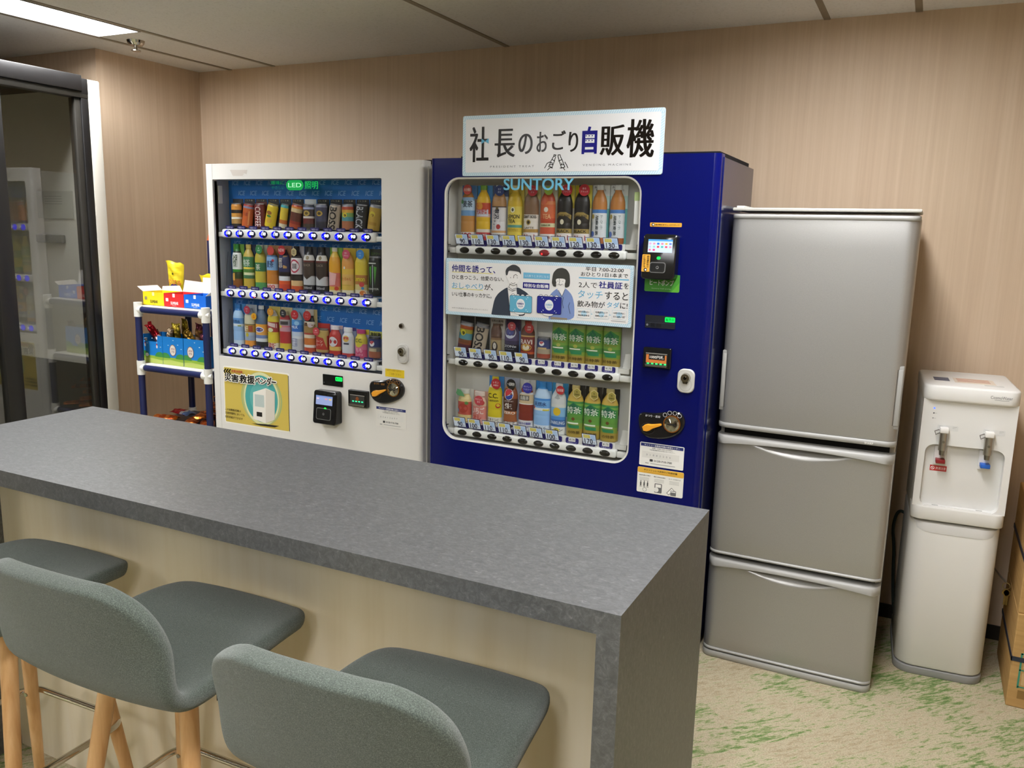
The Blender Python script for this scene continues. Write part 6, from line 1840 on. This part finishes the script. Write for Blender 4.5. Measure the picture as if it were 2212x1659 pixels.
S(3, 'flask', 'dark purple energy drink sample bottle on blue card', [(.34, '#1e1e26'), (.44, '#2f2548'), (1, '#4a3f68')], prints=(('O', 0, .66, .75, .16, '#c9cde0'), ('O', .0, .68, .5, .10, '#3a3f8a'), ('T', 'ZONe', 0, .29, .8, .06, '#c9ccd4', .02), ('T', 'ENERGY', 0, .21, .6, .03, '#8f93a0')), badge=(.3, .84, .017, '#c05058', '増量|30', '#ecc8c8'), card=[(.1, '#c9cac8'), (.7, '#4a7fc0'), (1, '#4a3054')], w=1.05)
S(4, 'bottle', 'brown coffee sample bottle with red and gold label', [(.12, '#4a2a20'), (.18, '#b8542c'), (.58, '#7a2820'), (.62, '#c49a5a'), (.8, '#5f3a2c'), (1, '#6a3024')], cap='#b5402c', prints=(('T', 'RAVI', 0, .45, .8, .12, '#d9cfc6', .02), ('O', 0, .30, .75, .10, '#c4953c'), ('O', 0, .30, .5, .07, '#dcd3b8')), badge=(.45, .82, .019, '#b53a38', '-30%|OFF', '#f0d8d2'), card='#d2d0c9')
S(5, 'can', 'small blue cola can below a yellow sign', [(.22, '#9a4a38'), (.46, '#a89a84'), (.86, '#2c3a70'), (1, '#3a3f50')], prints=(('O', -.1, .70, .40, .11, '#dcdde0'), ('P', [(-.45, .73), (-.2, .80), (.25, .78), (-.1, .66)], '#b52f3a'), ('R', -.7, .44, .6, .52, '#c9ae7a')), card='#d4d2cb', h=.72, w=.95)
for i in (6, 7, 8, 9):
    S(i, 'film', 'green tea sample sleeve with white brush lettering', [(.20, '#a08a3c'), (.30, '#7f9a3c'), (.44, '#4f8a3c'), (.62, '#74a03c'), (.90, '#86ab48'), (1, '#9aa860')], prints=(('P', [(-1, .60), (1, .56), (1, .78), (0, .92), (-1, .74)], '#3a8a44'), ('P', [(-.8, .74), (.55, .62), (.6, .76), (-.05, .90)], '#1f6a48'), ('T', '特茶', 0, .66, .82, .17, '#e6ece0', .014), ('R', -.75, .36, .55, .39, '#dfe4d4'), ('P', [(-.75, .34), (.7, .34), (.7, .24), (-.5, .24)], '#2f8456'), ('O', 0, .45, .25, .045, '#a8ac4c'), ('T', '脂肪分解', 0, .54, .7, .05, '#8a8430', .01), ('T', '特茶', .25, .12, .55, .08, '#5a4a1c', .014), ('T', '30の', -.65, .12, .25, .07, '#5a4a1c', .014)), card='#6a5a3a', w=1.16)

S = lambda *a, **k: sample('blue', 'bottom', *a, **k)
S(0, 'flask', 'short cream sample bottle, red label and green leaf', [(.22, '#d9c48a'), (.62, '#c05a4c'), (.9, '#dcc88f')], cap='#cfd0c8', prints=(('O', 0, .42, .7, .15, '#b04438'), ('O', .5, .58, .25, .05, '#5f8a4a'), ('O', -.8, .34, .2, .06, '#8aa3c8')), badge=(-.3, .90, .020, '#5f9a6a', '', '#fff', 'leaf'), card='#d8d6ce', h=.68)
S(1, 'flask', 'short pink strawberry milk sample bottle, red badge', [(.16, '#cfa098'), (.56, '#d3867c'), (.8, '#d6b49c'), (1, '#dcb7a6')], cap='#dcccc4', prints=(('T', 'いちご', 0, .42, .85, .20, '#ecdcd6', .03), ('T', 'オレ', -.1, .20, .6, .16, '#c0504a', .03), ('T', 'とっておき', -.1, .58, .6, .06, '#ecdcd6', .01), ('O', .6, .66, .25, .07, '#c04440')), badge=(.2, .74, .020, '#c0444e', 'やさしい|甘さ', '#f2d8d8'), card=[(1, '#d9aa9c')], h=.66)
S(2, 'bottle', 'bright yellow lemon soda sample bottle, red badge', [(.18, '#dbd8cc'), (.78, '#d2c128'), (.84, '#e0ddcb'), (1, '#cfc44a')], cap='#d5c22c', prints=(('T', 'C.C.', -.05, .62, .7, .09, '#26260f', .02), ('T', 'Lemon', 0, .525, .7, .05, '#3a3a18', .01), ('O', .65, .42, .3, .05, '#b8422c'), ('O', .65, .43, .18, .03, '#dcc83a'), ('T', 'ビタミンC', 0, .13, .8, .06, '#3a3a3a', .012), ('T', 'たっぷり!', 0, .055, .8, .06, '#3a3a3a', .012)), badge=(.42, .87, .021, '#b0252e', 'レモン|50個分', '#f0cccc'), card=[(.18, '#dcdad2'), (.6, '#cfd6da'), (1, '#3f86c8')])
S(3, 'wavy', 'brown cola sample bottle with round red-white-blue mark', [(.13, '#d0cdca'), (.30, '#9a5a34'), (.34, '#c8773a'), (.60, '#4a241c'), (.80, '#8a4a2a'), (1, '#c08848')], prints=(('O', 0, .68, .62, .115, '#d9dade'), ('P', [(-.55, .72), (-.3, .78), (.1, .79), (.45, .75), (.1, .68), (-.5, .64)], '#c23038'), ('P', [(-.5, .64), (-.1, .65), (.55, .69), (.45, .61), (0, .575), (-.35, .59)], '#26409a'), ('T', 'pepsi', 0, .545, .6, .035, '#c9c0b8', .01), ('T', '生', -.05, .45, .5, .11, '#f0ece6', .03), ('T', 'ZERO', 0, .31, .8, .05, '#e2dcd4', .02), ('T', '生コーラ', 0, .12, .8, .05, '#2f2c2a', .02), ('P', [(-.6, .03), (.2, .0), (.9, .05), (.3, .08), (-.5, .07)], '#2a2624')), badge=(.35, .90, .020, '#1c1a1a', '～超爽快!', '#e6e3df'), card=[(.14, '#d5d3d0'), (1, '#aab0c2')])
S(4, 'bottle', 'red-brown oolong tea sample bottle, purple badge', [(.20, '#d7d6d6'), (.52, '#7d2c22'), (.54, '#d9d6d2'), (.72, '#c9b48f'), (.76, '#d6d6d6'), (.86, '#9a4230'), (1, '#a8503c')], cap='#d9d6d2', prints=(('R', -.8, .60, .6, .70, '#3a3a38'), ('T', '烏龍茶', -.05, .65, .6, .08, '#d2d0c8', .02), ('O', -.8, .77, .3, .04, '#6a9cd0'), ('T', 'おなかの脂肪', 0, .14, .85, .05, '#3a3a9a', .02), ('T', 'を減らす', 0, .07, .6, .05, '#3a3a9a', .02)), badge=(.4, .86, .021, '#2f2f9a', 'おいしく|ヘルシー', '#c3c4ea'), card=[(.2, '#d9d8d8'), (.7, '#8fb4dc'), (1, '#cfcecb')])
S(5, 'bottle', 'clear blue water sample bottle on sky card', [(.15, '#cdd8e2'), (.44, '#8fb9e6'), (.49, '#dde2e0'), (.64, '#6fa6de'), (.68, '#3f86d0'), (.86, '#b4d0ec'), (1, '#2f88d4')], cap='#2a84d2', prints=(('T', '天然水', -.05, .57, .75, .08, '#21407a', .02), ('R', .3, .44, .95, .47, '#cfc44a'), ('O', -.85, .49, .15, .03, '#b84a4a'), ('T', '冷たく', 0, .10, .7, .05, '#4a4a4c', .012), ('T', 'おいしい', 0, .04, .8, .04, '#5a78b0', .01)), card=[(.15, '#dcdedf'), (.82, '#a9cbea'), (1, '#2f86d2')], w=1.1)
S(6, 'bottle', 'clear sparkling water sample bottle with lemon label', [(.16, '#d6d8d6'), (.30, '#3a66a4'), (.36, '#4a86c8'), (.54, '#7fb0d8'), (.60, '#d0d3d0'), (1, '#c9cdd0')], cap='#cfd4d8', prints=(('O', 0, .46, .5, .08, '#d2b22c'), ('T', 'SPARKLING', 0, .24, .95, .06, '#d2dcea', .02), ('P', [(-.4, .72), (0, .80), (.4, .72), (.1, .70)], '#a3a8ac'), ('O', 0, .10, .4, .04, '#d9c94a'), ('T', 'レモン', 0, .10, .8, .05, '#3a3a3a', .012)), badge=(.42, .89, .017, '#b8282e', '強炭酸', '#f2d0d0'), card=[(.16, '#d9dad8'), (.35, '#c6d0d8'), (1, '#2a86b8')])
for i in (7, 8, 9):
    S(i, 'bottle', 'green tea sample bottle on black card, gold hexagon', [(.17, '#a48c3c'), (.28, '#7f963c'), (.44, '#5f9440'), (.62, '#4f9444'), (.66, '#76a84a'), (.70, '#3f8a48'), (1, '#c8aa4c')], cap='#cdbb7a', prints=(('P', [(-.9, .50), (.9, .46), (.9, .60), (0, .68), (-.9, .58)], '#2a7f46'), ('P', [(-.6, .60), (0, .67), (.6, .59), (.3, .5), (-.5, .5)], '#1c6248'), ('T', '特茶', 0, .53, .85, .13, '#e8eee2', .014), ('O', 0, .36, .2, .032, '#6a4a24'), ('R', -.75, .26, .6, .29, '#dfe4d4'), ('P', [(-.75, .24), (.7, .24), (.7, .18), (-.5, .18)], '#2f8456'), ('T', 'の特茶', .1, .10, .7, .06, '#5a4a1c', .014)), badge=(.42, .87, .019, '#a89a4a', '特|保健用', '#5a5220', 'hex'), card=[(.2, '#a8924a'), (.5, '#6a6a66'), (1, '#1d1a16')], w=1.08)

# ================================================================ navy pipe cart with snacks
YC, XCL, XCR, YCB = 2.885, -3.522, -3.060, 3.20
t = thing('pipe_cart', 'navy pipe cart with white joints between the glass booth and the white machine', 'cart', ((XCL + XCR) / 2, (YC + YCB) / 2, 0))
nv_ = '#1b2350'
wj = '#e6e5df'
R_ = .0165
ZS = (1.157, .862, .565)
for y in (YC, YCB):
    for x in (XCL, XCR):
        b = MB(mat='satin')
        top = 1.19
        b.cyl((x, y, .07), (x, y, top), R_, c=nv_, n=22)
        p = obj('leg', b, t, smooth=50)
        b = MB(mat='satin'); b.cyl((x, y, .045), (x, y, .072), .008, c='#8d8d8d'); b.cyl((x - .012, y, .028), (x + .012, y, .028), .028, c='#2b2b2b', n=24); obj('caster', b, p, smooth=50)
for k_, z in enumerate(ZS):
    for y in (YC, YCB):
        b = MB(mat='satin'); b.cyl((XCL, y, z), (XCR, y, z), R_ * .92, c=nv_, n=22); obj('rail', b, t, smooth=50)
        for x in (XCL, XCR):
            b = MB(mat='satin')
            b.cyl((x, y, z - .036), (x, y, z + .036), .0205, c=wj, n=24)
            s_ = 1 if x == XCL else -1
            b.cyl((x, y, z), (x + s_ * .032, y, z), .0195, c=wj, n=22)
            if x == XCR:
                b.cyl((x - .012, y - .012, z), (x + .024, y, z), .012, c=wj, n=16)
            obj('joint', b, t, smooth=50)
    for x in (XCL, XCR):
        b = MB(mat='satin'); b.cyl((x, YC, z), (x, YCB, z), R_ * .92, c=nv_, n=22); obj('rail', b, t, smooth=50)
    b = MB(mat='satin'); b.box(XCL + .012, XCR - .012, YC + .004, YCB - .004, z + .012, z + .020, '#e9e8e2' if k_ < 2 else '#221f3a', bev=.002); obj('shelf', b, t)
b = MB(mat='satin'); b.cyl((-3.443, 3.30, 0), (-3.443, 3.30, 1.500), .018, c='#1c2048', n=20)
t = thing('floor_pole', 'navy pole with orange tip standing behind the snack cart', 'pole', (-3.443, 3.30, 0))
obj('shaft', b, t, smooth=50)
b = MB(mat='satin'); b.cyl((-3.443, 3.30, 1.500), (-3.443, 3.30, 1.530), .018, .010, c='#d0643a', n=20); obj('tip', b, t, smooth=50)
b = MB(mat='satin'); b.cyl((-3.443, 3.30, 0), (-3.443, 3.30, .02), .10, c='#20233f', n=28); obj('base', b, t)

# ---- three open cartons on the top shelf
ZT1 = ZS[0] + .0210


def pc(px, py, y=2.925):
    p = at(px, py, y)
    return p.x, p.z


def open_carton(x0, x1, h, c, flap, lab, ink, right=None):
    t = thing('snack_carton', lab, 'carton', ((x0 + x1) / 2, 2.985, ZT1), 'open snack cartons on the top cart shelf')
    y0, y1, w_ = 2.925, 3.045, .0012
    b = MB(mat='paper')
    z0, z1 = ZT1, ZT1 + h
    b.box(x0, x1, y0, y0 + w_, z0, z1, c); b.box(x0, x1, y1 - w_, y1, z0, z1, c)
    b.box(x0, x0 + w_, y0 + w_, y1 - w_, z0, z1, c); b.box(x1 - w_, x1, y0 + w_, y1 - w_, z0, z1, c)
    b.box(x0, x1, y0, y1, z0, z0 + w_, '#e3dfd6')
    b.Y = y0; m_ = (x0 + x1) / 2
    b.rrect(m_ - .008, z1 - .018, m_ + .008, z1, .002, '#dfe0df' if c != '#e8d21e' else '#efe6a0', 1)
    b.tbox('SLIMBAR', m_ - .022, z0 + .012, m_ + .030, z0 + .026, ink, 1, .03); b.tbox('スリムバー', m_ - .012, z0 + .004, m_ + .018, z0 + .009, ink, 1, .01)
    b.rrect(x0 + .012, z0 + .026, x0 + .030, z0 + .042, .002, ink if c != '#e8d21e' else '#8a8360', 1)
    obj('carton_body', b, t)
    b = MB(mat='paper')
    for (p0, p1, d) in flap:
        # p0, p1: hinge line ends; d: offset of the free edge
        q = [Vector(p0), Vector(p1), Vector(p1) + Vector(d[1]), Vector(p0) + Vector(d[0])]
        n_ = (q[1] - q[0]).cross(q[3] - q[0]).normalized() * .0012
        b.add([*q, *[v + n_ for v in q]], [(0, 1, 2, 3), (7, 6, 5, 4), (0, 4, 5, 1), (1, 5, 6, 2), (2, 6, 7, 3), (3, 7, 4, 0)], '#e6e1d8')
    obj('flap', b, t)
    return z1


xs_ = [pc(309.5, 650)[0], pc(354.5, 655)[0], pc(397.5, 658)[0], pc(445, 662)[0]]
hh = .066
z1 = ZT1 + hh
open_carton(xs_[0], xs_[1] - .001, hh, '#e8d21e', [((xs_[0], 3.045, z1), (xs_[1] - .001, 3.045, z1), ((-.006, .010, .020), (-.030, .010, .028))), ((xs_[0], 2.926, z1), (xs_[0], 3.045, z1), ((-.034, -.005, .024), (-.034, .0, .024)))], 'yellow open snack carton, leftmost on the top cart shelf', '#4a4416')
open_carton(xs_[1] + .001, xs_[2] - .001, hh, '#d8282a', [((xs_[1] + .001, 3.045, z1), (xs_[2] - .001, 3.045, z1), ((.014, .004, .060), (.006, .004, .054)))], 'red open snack carton in the middle of the top cart shelf', '#efe4e2')
open_carton(xs_[2] + .001, xs_[3], hh, '#1468d2', [((xs_[2] + .001, 3.045, z1), (xs_[3], 3.045, z1), ((.0, .006, .078), (-.006, .006, .078))), ((xs_[3], 2.926, z1), (xs_[3], 3.045, z1), ((.030, 0, .018), (.030, 0, .024)))], 'blue open snack carton, rightmost on the top cart shelf', '#e6ecf4')


# ---- snack packets
def pillow(c, w_, h_, th, col_, mat='foil', prints=(), rot=(0, 0, 0), crimp=.16, seed=0, bands=None, name='snack_packet', label='', cat='snack packet', group=None, neck=0., taper=0.):
    """sealed packet: flat crimped ends, bulging middle; stands upright facing -y before it is turned"""
    rn = random.Random(seed)
    nu, nv2 = 14, 20
    M = Matrix.Translation(c) @ Euler(rot).to_matrix().to_4x4()
    fr, bk = [], []
    ph = [rn.uniform(0, 6.28) for _ in range(6)]
    for j in range(nv2 + 1):
        v = -1 + 2 * j / nv2
        for i in range(nu + 1):
            u = -1 + 2 * i / nu
            cr = max(0., (1 - abs(v)) / crimp)
            sm = min(1., cr) ** .6
            d = th / 2 * (max(0, 1 - u * u) ** .55) * sm * (1 - .25 * v * v)
            d += th * .10 * math.sin(7 * u + ph[0] + 3 * v) * sm * (1 - u * u) + th * .06 * math.sin(15 * v + ph[1] + 4 * u) * (1 - abs(u) ** 4)
            ww = w_ / 2 * (1 - neck * math.exp(-((abs(v) - .74) / .12) ** 2)) * (1 - taper * v) * (1 - .05 * sm)
            x = u * ww
            z = v * h_ / 2 + .02 * h_ * math.sin(5 * u + ph[2]) * (abs(v) ** 3)
            fl = th * .22 * math.sin(3.5 * u + ph[3]) * (1 - min(1., cr))
            fr.append((x, -max(d, .0004) + fl, z)); bk.append((x, max(d, .0004) * .8 + fl, z))
    n = (nu + 1)
    def cl(v):
        if bands:
            for q in bands:
                if v <= q[0]:
                    return q[1]
        return col_
    b = MB(mat=mat)
    for side, pts in ((0, fr), (1, bk)):
        P_ = [M @ Vector(p) for p in pts]
        for j in range(nv2):
            c_ = cl((j + .5) / nv2)
            o = [P_[j * n + i] for i in range(n)] + [P_[(j + 1) * n + i] for i in range(n)]
            q = [(i, i + 1, n + i + 1, n + i) for i in range(nu)]
            b.add(o, q if side == 0 else [f[::-1] for f in q], c_)
    for i0, st_ in ((0, n), (nu, n)):
        o = []
        for j in range(nv2 + 1):
            o += [M @ Vector(fr[j * n + i0]), M @ Vector(bk[j * n + i0])]
        b.add(o, [(2 * j, 2 * j + 2, 2 * j + 3, 2 * j + 1) for j in range(nv2)], cl(.5))
    def gm(x, z, l):
        v = max(-1, min(1, z / (h_ / 2))); u = max(-1, min(1, x / (w_ / 2)))
        cr = max(0., (1 - abs(v)) / crimp); sm = min(1., cr) ** .6
        d = th / 2 * (max(0, 1 - u * u) ** .55) * sm * (1 - .25 * v * v) + th * .16
        return tuple(M @ Vector((x, -d - .0004 * l, z)))
    b.gmap = gm
    for q in prints:
        if q[0] == 'O':
            b.disc(q[1] * w_ / 2, q[2] * h_ / 2, q[3] * w_ / 2, q[4] * h_ / 2, q[5], q[6] if len(q) > 6 else 1, n=18, mat='paper')
        elif q[0] == 'T':
            b.tbox(q[1], (q[2] - q[4]) * w_ / 2, (q[3] - q[5]) * h_ / 2, (q[2] + q[4]) * w_ / 2, (q[3] + q[5]) * h_ / 2, q[6], 2, .02, mat='paper')
        elif q[0] == 'R':
            b.rect(q[1] * w_ / 2, q[2] * h_ / 2, q[3] * w_ / 2, q[4] * h_ / 2, q[5], 1, mat='paper')
    o = obj(name, b, None, tuple(c), smooth=60)
    tag(o, label, cat, group)
    return o


def pos(px, py, y):
    p = at(px, py, y)
    return (p.x, p.y, p.z)


G1 = 'snack packets on the top cart shelf'
p = at(381, 618, 3.085)
pillow((p.x, 3.085, ZT1 + .112), .105, .200, .030, '#e2cd2a', 'satin', (('T', 'のびる', .1, .0, .75, .13, '#c8643c'), ('O', .15, -.32, .6, .24, '#3a2a72'), ('O', -.05, .42, .12, .06, '#5f5618')), rot=(.10, .12, .05), seed=1, label='yellow candy packet standing up out of the red carton', group=G1, taper=-.18)
p = at(415, 609, 3.03)
pillow((p.x + .02, 3.125, ZT1 + .082), .105, .150, .022, '#d9c223', 'satin', rot=(.2, -.10, -.1), seed=2, label='yellow packet mostly hidden behind the blue carton flap', group=G1)
p = at(447, 612, 3.09)
pillow((p.x - .020, 3.165, ZT1 + .105), .060, .200, .03, '#c9b25a', 'foil', bands=[(.45, '#7a1c1c'), (.75, '#cbb45a'), (1, '#4aa3b0')], rot=(.1, .08, 0), seed=3, label='packet with turquoise top and dark red foot behind the blue carton', group=G1)

# ---- three blue picture trays on the middle shelf
ZT2 = ZS[1] + .0210
xt = [pc(306, 740, 2.93)[0], pc(351, 745, 2.93)[0], pc(396, 750, 2.93)[0], pc(443, 757, 2.93)[0]]


def tray(x0, x1, lab, oval, notch):
    t = thing('snack_tray', lab, 'tray', ((x0 + x1) / 2, 2.99, ZT2), 'blue picture trays on the middle cart shelf')
    z0, h, y0, y1, w_ = ZT2, .142, 2.93, 3.06, .0014
    z1 = z0 + h
    c = '#1b7fd0'
    b = MB(mat='paper')
    if notch:
        n0, n1, nz = x0 + .014, x1 - .032, z1 - .032
        b.prism([(x0, z0), (x1, z0), (x1, z1), (n1, z1), (n1 - .006, nz), (n0 + .003, nz), (n0, z1 + .002), (x0, z1 + .002)], y0, y0 + w_, c)
    else:
        b.box(x0, x1, y0, y0 + w_, z0, z1, c)
    b.box(x0, x1, y1 - w_, y1, z0, z1, c); b.box(x0, x0 + w_, y0 + w_, y1 - w_, z0, z1, c); b.box(x1 - w_, x1, y0 + w_, y1 - w_, z0, z1, '#1872c0')
    b.box(x0, x1, y0, y1, z0, z0 + w_, '#d9d4c6')
    b.Y = y0
    b.rect(x0, z0, x1, z0 + .038, '#8fb23c', 1); b.poly([(x0, z0), (x1, z0), (x1, z0 + .018), (x0 + .05, z0 + .026), (x0, z0 + .02)], '#b4c463', 2)
    for q in (.12, .86):
        cx = x0 + (x1 - x0) * q
        ps = [(max(x0, min(x1, cx + .034 * math.cos(PI * i / 14))), z0 + .034 + .026 * math.sin(PI * i / 14)) for i in range(15)]
        b.poly(ps, '#3f8a44', 2)
    for q, zz in ((.25, .098), (.72, .104), (.88, .084), (.5, .125)):
        b.rect(x0 + (x1 - x0) * q, z0 + zz, x0 + (x1 - x0) * q + .008, z0 + zz + .003, '#cfe2ee', 2)
    if oval:
        cx, cz = x0 + (x1 - x0) * oval, z0 + .076
        b.disc(cx, cz, .0225, .029, '#8a5a44', 3); b.disc(cx, cz, .0195, .026, '#e4ded2', 4)
        b.tbox('ぷちま', cx - .013, cz + .002, cx + .013, cz + .012, '#9a3a44', 5, .02); b.tbox('プチ', cx - .012, cz - .014, cx + .012, cz - .002, '#8a3340', 5, .02)
    else:
        for q, zz in ((.18, .090), (.74, .086)):
            b.disc(x0 + (x1 - x0) * q, z0 + zz, .006, .009, '#d9d4dc', 3, n=14); b.disc(x0 + (x1 - x0) * q, z0 + zz + .010, .005, .004, '#c2404c', 4, n=12)
        b.disc(x0 + (x1 - x0) * .25, z0 + .040, .012, .009, '#dfe3de', 3)
    obj('tray_body', b, t)


tray(xt[0], xt[1] - .001, 'blue snack tray with notched front, leftmost on the middle cart shelf', None, True)
tray(xt[1] + .001, xt[2] - .002, 'blue snack tray with oval badge in the middle of the cart shelf', .5, False)
tray(xt[2] + .002, xt[3], 'blue snack tray with oval badge beside the right cart leg', .32, False)
G2 = 'foil snack packets in the blue trays'


def pk(px, py, y, w_, h_, col_, lab, rot, seed, **k):
    q = at(px, py, y)
    pillow((q.x, y, q.z), w_, h_, .028, col_, rot=rot, seed=seed, label=lab, group=G2, neck=.22, **k)


pk(334, 720, 2.975, .05, .125, '#a81a26', 'shiny red foil packet leaning left out of the notched tray', (.1, -.62, .1), 11, bands=[(.34, '#d9b3b4'), (1, '#a81a26')])
pk(343, 728, 3.01, .036, .08, '#8d8a88', 'grey foil packet behind the red one in the notched tray', (.1, -.4, .2), 12, bands=[(.8, '#8d8a88'), (1, '#6a2a28')])
pk(313, 738, 2.96, .036, .06, '#dad6ce', 'white packet low in the notched tray', (.2, .3, 0), 19)
pk(367, 724, 2.960, .036, .075, '#c9a58a', 'beige and red packet at the left of the middle tray', (.1, .35, 0), 13, bands=[(.4, '#a8503c'), (1, '#cdb59a')])
pk(381, 722, 2.985, .056, .115, '#b99a2e', 'gold foil packet with folded top in the middle tray', (.15, .08, .15), 14, bands=[(.7, '#8f7a26'), (1, '#d8bd45')])
pk(401, 716, 3.03, .050, .130, '#9c8326', 'tall dark gold foil packet standing above the middle tray', (.1, .10, -.2), 15, bands=[(.7, '#8a7222'), (1, '#a08a2a')])
pk(410, 730, 2.97, .06, .085, '#8a6a24', 'brown-gold foil packet between the middle and right trays', (.2, -.5, 0), 16)
pk(430, 727, 2.99, .055, .13, '#6a4a2e', 'brown and purple snack packet in the right tray', (.1, .25, 0), 17, bands=[(.35, '#3a2a6a'), (.5, '#c9a58a'), (.8, '#8a6238'), (1, '#5a2430')])
pk(441, 742, 2.955, .055, .10, '#4a3472', 'purple and white snack packet beside the right cart leg', (.15, .1, 0), 18, bands=[(.3, '#b9a9c6'), (.6, '#3c2a72'), (1, '#6a3440')])

# ---- flat packets piled on the lower shelf
ZT3 = ZS[2] + .0210
G3 = 'flat snack packets on the lower cart shelf'
flat = [(-3.440, 2.950, 0, .10, '#c4642a', 'orange striped snack packet, lying leftmost on the lower cart shelf', .35, 'o'), (-3.365, 2.995, .027, .05, '#a3242a', 'red and blue snack packet on the lower cart shelf between the orange ones', -.1, 'r'),
        (-3.262, 2.960, 0, .0, '#c9622c', 'orange snack packet lying in front of the packet pile', -1.0, 'o'), (-3.225, 2.995, .028, .0, '#b8582a', 'second orange snack packet of the pile, above the front one', -1.1, 'o'),
        (-3.150, 2.950, 0, .0, '#cc6a30', 'orange snack packet nearest the right cart leg', -.8, 'o'), (-3.195, 3.035, .056, .0, '#a84a26', 'brown-orange snack packet in the middle of the pile', -.9, 'b'),
        (-3.150, 3.005, .084, .0, '#96381f', 'dark orange snack packet high on the pile', -.7, 'b'), (-3.150, 3.06, .112, .0, '#a5442a', 'topmost orange-red snack packet behind the right cart leg', -.5, 'b'), (-3.270, 3.085, 0, .0, '#8a3a20', 'brown snack packet at the back of the pile', .3, 'b')]
for k_, (x, y, dz, _, c_, lab, rz, kd) in enumerate(flat):
    bn = {'o': [(.1, '#d9812f'), (.3, '#b34f22'), (.45, '#d07a34'), (.7, '#a8481f'), (.88, '#c96a2c'), (1, '#dd8a3c')], 'r': [(.25, '#5f78a8'), (.4, '#c3c6cc'), (1, '#a8242c')], 'b': [(.15, '#c46a2c'), (.35, '#6f2a1a'), (.6, '#b5602c'), (.8, '#7d3320'), (1, '#c06a30')]}[kd]
    pillow((x, y, ZT3 + .015 + dz), .072, .130, .022, c_, 'foil', rot=(-PI / 2 + .03, 0, rz + PI / 2), seed=30 + k_, bands=bn, label=lab, group=G3, neck=.12)
